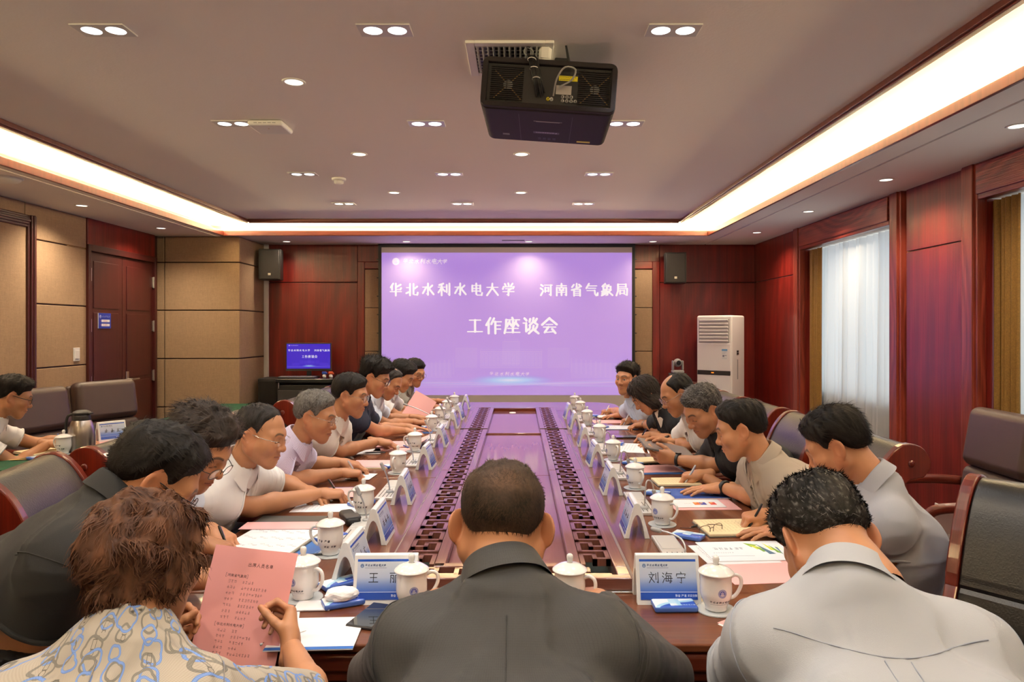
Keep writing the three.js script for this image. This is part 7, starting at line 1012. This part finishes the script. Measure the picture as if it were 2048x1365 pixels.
person({ label: 'older grey-haired man with glasses writing in a lavender striped shirt', seed: 6, near: 1, head: [-1.0, 1.115, 3.45], yaw: 88, pitch: 16, body: 84, skin: tone(0.93), face: { w: 0.98, stubble: 0.15, brow: [0.05, 0.045, 0.04] }, hair: { dark: [0.035, 0.030, 0.027], light: [0.16, 0.145, 0.13], grey: 0.7, thick: 0.010, top: 0.016, strands: 2600, len: 0.026, comb: sideways, hug: 0.85, raise: 0.006 }, glasses: { mat: silverRim, r: 0.0009, w: 0.050 }, top: { mat: lavender, width: 1.08 }, L: { at: [-0.90, 0.815, 3.78], dir: [0.95, -0.15, -0.05], pose: 'relaxed', elbow: [-1.10, 0.82, 3.72] }, R: { at: [-0.86, 0.80, 3.62], dir: [0.92, -0.08, -0.38], pose: 'pen', pen: 'clear pen in the hand of the man in lavender', penMat: clearPen, elbow: [-1.10, 0.805, 3.40] } });
person({ label: 'balding middle-aged man with thin glasses and a white polo shirt', seed: 7, near: 1, head: [-1.03, 1.12, 2.80], yaw: 85, pitch: 16, body: 80, skin: tone(0.97), face: { full: 1, w: 1.03, stubble: 0.2 }, hair: { dark: [0.010, 0.008, 0.008], light: [0.05, 0.042, 0.038], thick: 0.007, top: 0.010, line: 'back', strands: 2200, len: 0.03, comb: sideways, hug: 0.95, bald: [0, 0.035, 0.045, 0.055, 0.65] }, glasses: { mat: silverRim, r: 0.0010, rimless: true }, top: { mat: W.white, width: 1.14, fold: 1.3 }, broad: 1.1, belly: 1.1, L: { at: [-0.93, 0.80, 3.18], dir: [0.8, -0.05, 0.5], pose: 'relaxed', elbow: [-1.10, 0.82, 3.28] }, R: { at: [-0.84, 0.80, 3.17], dir: [0.92, -0.06, -0.35], pose: 'pen', pen: 'dark pen in the hand of the balding man', elbow: [-1.10, 0.81, 2.88] } });
person({ label: 'man with spiky hair peering over low glasses in a pale blue shirt', seed: 8, near: 1, head: [-1.005, 1.165, 2.2], yaw: 80, pitch: 34, body: 84, skin: tone(0.98), face: { lips: 0.6 }, hair: { dark: [0.012, 0.009, 0.008], light: [0.06, 0.042, 0.034], thick: 0.013, top: 0.028, spike: 0.010, front: 0.004, strands: 3500, len: 0.034, comb: toBack, lift: 0.9 }, glasses: { mat: blackRim, low: 0.016, h: 0.034 }, top: { mat: W.light }, L: { at: [-1.06, 0.80, 2.50], dir: [0.7, -0.1, 0.6], pose: 'relaxed' }, R: { at: [-1.03, 0.805, 2.38], dir: [0.92, -0.1, 0.2], pose: 'pen', pen: 'black pen in the hand of the spiky-haired man' } });
person({ label: 'man with cropped black hair bent forward in a black polo shirt', seed: 9, near: 1, head: [-0.845, 1.19, 1.62], yaw: 122, pitch: 38, body: 106, seat: [-1.40, 1.62], skin: tone(0.98), neckAt: [-0.905, 1.14, 1.58], torso: 0.66, drop: 0.10, face: { w: 1.04 }, hair: { ...BLACK, thick: 0.010, top: 0.022, soft: 0.06, strands: 5000, len: 0.017, comb: fwd, lift: 0.7 }, glasses: { mat: blackRim, r: 0.0010 }, top: { mat: W.black, width: 1.16, sleeve: 0.78, fold: 1.1, hemR: 0.006, lift: 0.03, seams: 'arm' }, broad: 1.12, R: { at: [-0.82, 0.80, 1.78], dir: [0.95, -0.1, -0.25], pose: 'relaxed', elbow: [-1.00, 0.915, 1.455] }, L: { at: [-0.80, 0.80, 2.06], dir: [0.95, -0.1, 0.0], pose: 'relaxed' } });
// near end
person({ label: 'woman with short wavy brown hair in a blouse printed with blue and grey chains', seed: 10, near: 1, head: [-0.69, 1.105, 1.30], yaw: 172, pitch: 16, roll: -4, body: 184, neckAt: [-0.68, 0.995, 1.21], torso: 0.56, skin: tone(1.0), face: { w: 0.96 }, hair: { dark: [0.040, 0.016, 0.009], light: [0.13, 0.054, 0.026], line: 'wave', long: 1, thick: 0.020, top: 0.018, soft: 0.05, wave: 0.013, strands: 9000, len: 0.032, width: 0.0013, mess: 0.35, sway: 1.3, comb: (x, y, z) => [x * 3, -1, z < 0 ? -0.2 : 0.2], hug: 2.0, lift: 0.14, curl: 0.5 }, top: { name: 'blouse', mat: cloth({ map: sized(blouseTex, 0.34, 0.34), roughness: 0.8 }), collar: false, sleeve: 0.86, width: 1.1, band: 0.026, hem: false, seams: 'back' }, thin: 0.9, broad: 0.88, hand: 0.92,
  R: { at: [-0.548, 0.822, 1.69], dir: [-0.2, 0.5, -0.8], up: [0.8, 0.2, -0.5], pose: 'grip', elbow: [-0.41, 0.775, 1.42] }, L: { at: [-0.835, 0.825, 1.655], dir: [0.2, 0.5, -0.8], up: [-0.8, 0.2, -0.5], pose: 'grip', elbow: [-0.98, 0.80, 1.40] } });
person({ label: 'man seen from behind in a dark grey jacket with a close-cropped head', seed: 11, near: 1, head: [-0.033, 1.150, 1.385], yaw: 181, pitch: 28, roll: 3, body: 180, skin: tone(0.98), neckAt: [-0.02, 1.05, 1.27], hs: 1.04, torso: 0.60, drop: 0.088, neck: 1.04, face: { w: 1.0, ear: 0.8 }, hair: { ...BLACK, light: [0.035, 0.022, 0.015], thick: 0.004, top: 0.007, soft: 0.035, strands: 11000, len: 0.0085, width: 0.0006, lift: 0.8, comb: (x, y, z) => [x * 3, y > 0.05 ? 0.2 : -0.8, y > 0.05 ? 0.4 : 0], scalpTone: [0.16, 0.085, 0.048], scalp: (x, y, z) => 0.55 * Math.exp(-(((x) / 0.052) ** 2) - ((y - 0.065) / 0.030) ** 2) * (z < 0 ? 1 : 0) + 0.75 * smooth(-0.03, -0.072, y) + 0.45 * Math.exp(-(((y + 0.028) / 0.010) ** 2) - (x / 0.045) ** 2) * (z < 0 ? 1 : 0) },
  top: { name: 'jacket', mat: suitMat, sleeve: 2, width: 1.02, tall: 0.030, fall: 0.050, fold: 1.1, lift: 0.045, seams: 'back', hem: false }, broad: 1.03, L: { at: [-0.20, 0.80, 1.95], dir: [0.5, -0.1, -0.85], pose: 'relaxed', elbow: [-0.305, 0.80, 1.50] }, R: { at: [0.20, 0.80, 1.95], dir: [-0.4, -0.1, -0.9], pose: 'relaxed', elbow: [0.315, 0.80, 1.50] } });
person({ label: 'man bowed low over the table in a pale blue-white shirt', seed: 12, near: 1, head: [0.612, 1.118, 1.39], yaw: 180, pitch: 58, roll: -6, body: 172, skin: tone(0.95), neckAt: [0.59, 1.065, 1.25], hs: 1.02, torso: 0.66, drop: 0.10, seat: [0.68, 0.98], slouch: 0.07, hair: { ...BLACK, light: [0.04, 0.034, 0.03], grey: 0.05, thick: 0.009, top: 0.019, strands: 8000, len: 0.013, lift: 0.8, comb: toBack }, top: { mat: W.pale, width: 1.12, sleeve: 0.80, fold: 1.0, tall: 0.044, fall: 0.060, lift: 0.014, seams: 'yoke', seamMat: shirtC(0.36, 0.39, 0.46) }, broad: 1.02, L: { at: [0.68, 0.80, 1.66], dir: [0.7, -0.05, -0.6], pose: 'relaxed', elbow: [0.455, 0.81, 1.46] }, R: { at: [0.72, 0.80, 1.80], dir: [-0.7, -0.1, -0.7], pose: 'relaxed', elbow: [0.90, 0.84, 1.38] } });
// window side
person({ label: 'man with a tuft of black hair writing in a blue-grey shirt', seed: 13, near: 1, head: [1.06, 1.15, 2.33], yaw: -120, pitch: 30, body: -106, seat: [1.33, 2.52], skin: tone(0.97), hair: { ...BLACK, thick: 0.012, top: 0.024, soft: 0.05, spike: 0.004, strands: 4500, len: 0.022, lift: 0.7, comb: toBack }, top: { mat: W.steel, width: 1.1, fold: 1.0 }, R: { at: [0.93, 0.805, 2.76], dir: [-0.92, -0.1, 0.1], pose: 'pen', penY: 0.014, pen: 'black and silver pen in the hand of the man in the blue-grey shirt' }, L: { at: [0.955, 0.795, 2.60], dir: [-0.92, -0.08, -0.12], pose: 'flat', elbow: [1.13, 0.82, 2.26] } });
person({ label: 'man with thinning crown and a bead bracelet in a taupe polo shirt', seed: 14, near: 1, head: [0.945, 1.115, 2.98], yaw: -108, pitch: 18, body: -88, seat: [1.33, 3.2], skin: tone(1.06, 1.02), hair: { ...BLACK, thick: 0.012, top: 0.022, strands: 3500, len: 0.022, comb: toBack, bald: [0, -0.035, 0.030, 0.035, 0.75] }, top: { mat: W.taupe, width: 1.14, buttons: M.black }, broad: 1.12, belly: 1.1, R: { at: [0.875, 0.805, 3.54], dir: [-0.93, -0.1, -0.1], pose: 'pen', penY: 0.014, pen: 'silver pen in the hand of the man in the taupe polo', penMat: clearPen }, L: { at: [0.90, 0.80, 3.27], dir: [-0.95, -0.08, -0.15], pose: 'flat', elbow: [1.06, 0.805, 3.03], watch: { name: 'bead_bracelet', mat: M.black, r: 0.0065 } } });
person({ label: 'man with greying side-parted hair in a black polo holding a dark folder', seed: 15, near: 1, head: [0.935, 1.13, 3.55], yaw: -70, pitch: 32, body: -80, skin: tone(0.92), face: { full: 0.5, stubble: 0.2 }, hair: { dark: [0.012, 0.010, 0.010], light: [0.07, 0.062, 0.058], grey: 0.35, thick: 0.013, top: 0.022, strands: 2800, len: 0.034, comb: sideways, hug: 0.9 }, top: { mat: W.black2, width: 1.1 }, R: { at: [0.79, 0.895, 4.02], dir: [-0.9, 0.1, 0.3], up: [0, 0.6, -0.8], pose: 'relaxed' }, L: { at: [0.80, 0.845, 3.80], dir: [-0.85, 0.1, -0.3], up: [0, -0.3, 1], pose: 'relaxed', watch: { mat: M.black, face: 1 }, elbow: [1.02, 0.83, 3.66] } });
person({ label: 'bald-topped man with dark side hair and glasses writing in a white shirt', seed: 16, head: [0.95, 1.155, 4.2], yaw: -84, pitch: 30, body: -78, skin: tone(0.97), hair: { ...BLACK, thick: 0.010, top: 0.010, line: 'back', strands: 2700, len: 0.02, comb: toBack, bald: [0, 0.02, 0.085, 0.058, 1.0] }, glasses: { mat: silverRim, r: 0.0009 }, top: { mat: W.white }, R: { at: [0.87, 0.805, 4.86], dir: [-0.92, -0.1, -0.1], pose: 'pen', pen: 'dark pen in the hand of the bald-topped man' }, L: { at: [0.93, 0.80, 4.62], dir: [-0.95, -0.08, -0.1], pose: 'flat', watch: { mat: M.black, face: 1 } } });
person({ label: 'woman with a black bob and white collar writing in a black dress', seed: 17, head: [0.885, 1.085, 4.88], yaw: -90, pitch: 44, body: -82, face: { w: 0.95 }, hair: { dark: [0.008, 0.006, 0.006], light: [0.035, 0.022, 0.018], line: 'bob', bob: 1, thick: 0.020, top: 0.024, strands: 3300, len: 0.07, width: 0.0016, comb: () => [0, -1, 0], hug: 3.2, lift: 0.12 }, top: { name: 'dress', mat: W.black2, collarMat: W.cream, tall: 0.03, fall: 0.055, point: 0.05 }, thin: 0.88, broad: 0.92, hand: 0.9, R: { at: [0.88, 0.80, 5.72], dir: [-0.93, -0.1, 0.1], pose: 'pen', pen: 'pale pen in the hand of the woman with the bob', penMat: sheetMat.white }, L: { at: [0.93, 0.80, 5.45], dir: [-0.9, -0.1, -0.1], pose: 'relaxed', watch: { mat: silverRim, r: 0.004, name: 'watch' } } });
person({ label: 'man with short black hair in a light blue shirt looking up from his notebook', seed: 18, head: [0.862, 1.15, 5.55], yaw: -44, pitch: 2, body: -74, face: { open: 1, w: 0.97 }, hair: { ...BLACK, thick: 0.009, top: 0.026, soft: 0.055, spike: 0.005, front: 0.004, strands: 3000, len: 0.02, lift: 0.8, comb: crownUp }, top: { mat: W.sky }, R: { at: [0.80, 0.80, 6.36], dir: [-0.93, -0.1, 0.15], pose: 'pen', penY: 0.014, pen: 'white pen in the hand of the man who looks up', penMat: sheetMat.white }, L: { at: [0.86, 0.80, 6.08], dir: [-0.95, -0.1, -0.1], pose: 'flat' } });
// side table
person({ label: 'young man with glasses and short black hair writing at the green-clothed table', seed: 19, near: 1, head: [-3.12, 1.125, 4.32], yaw: 128, pitch: 20, body: 112, skin: tone(0.97), hair: { ...BLACK, thick: 0.008, top: 0.026, soft: 0.06, spike: 0.004, front: 0.006, strands: 2500, len: 0.018, lift: 0.8, comb: fwd }, glasses: { mat: blackRim, r: 0.0017 }, top: { mat: W.white, width: 1.06 }, R: { at: [-2.93, 0.815, 4.46], dir: [0.9, -0.1, -0.3], pose: 'pen', penY: 0.016, pen: 'blue pen in the hand of the young man at the green table', penMat: packBlue }, L: { at: [-2.88, 0.81, 4.68], dir: [0.85, -0.25, -0.1], pose: 'relaxed' } });
{ // the folder held open by the greying man
  const t = thing('dark_folder', 'dark grey folder held tilted in both hands by the man in the black polo', 'folder', [0.775, 0.89, -3.90]); t.rotation.set(0.12, 0.05, -0.22);
  obj('cover', bx(0.29, 0.006, 0.21, 0.05, 0, 0, 0.002), std({ color: rgb(0.10, 0.085, 0.085), roughness: 0.45 }), t); obj('inner_flap', bx(0.27, 0.003, 0.20, 0.045, 0.0045, 0.0, 0.001), std({ color: rgb(0.16, 0.13, 0.135), roughness: 0.4 }), t);
}
renderer.render(scene, camera);
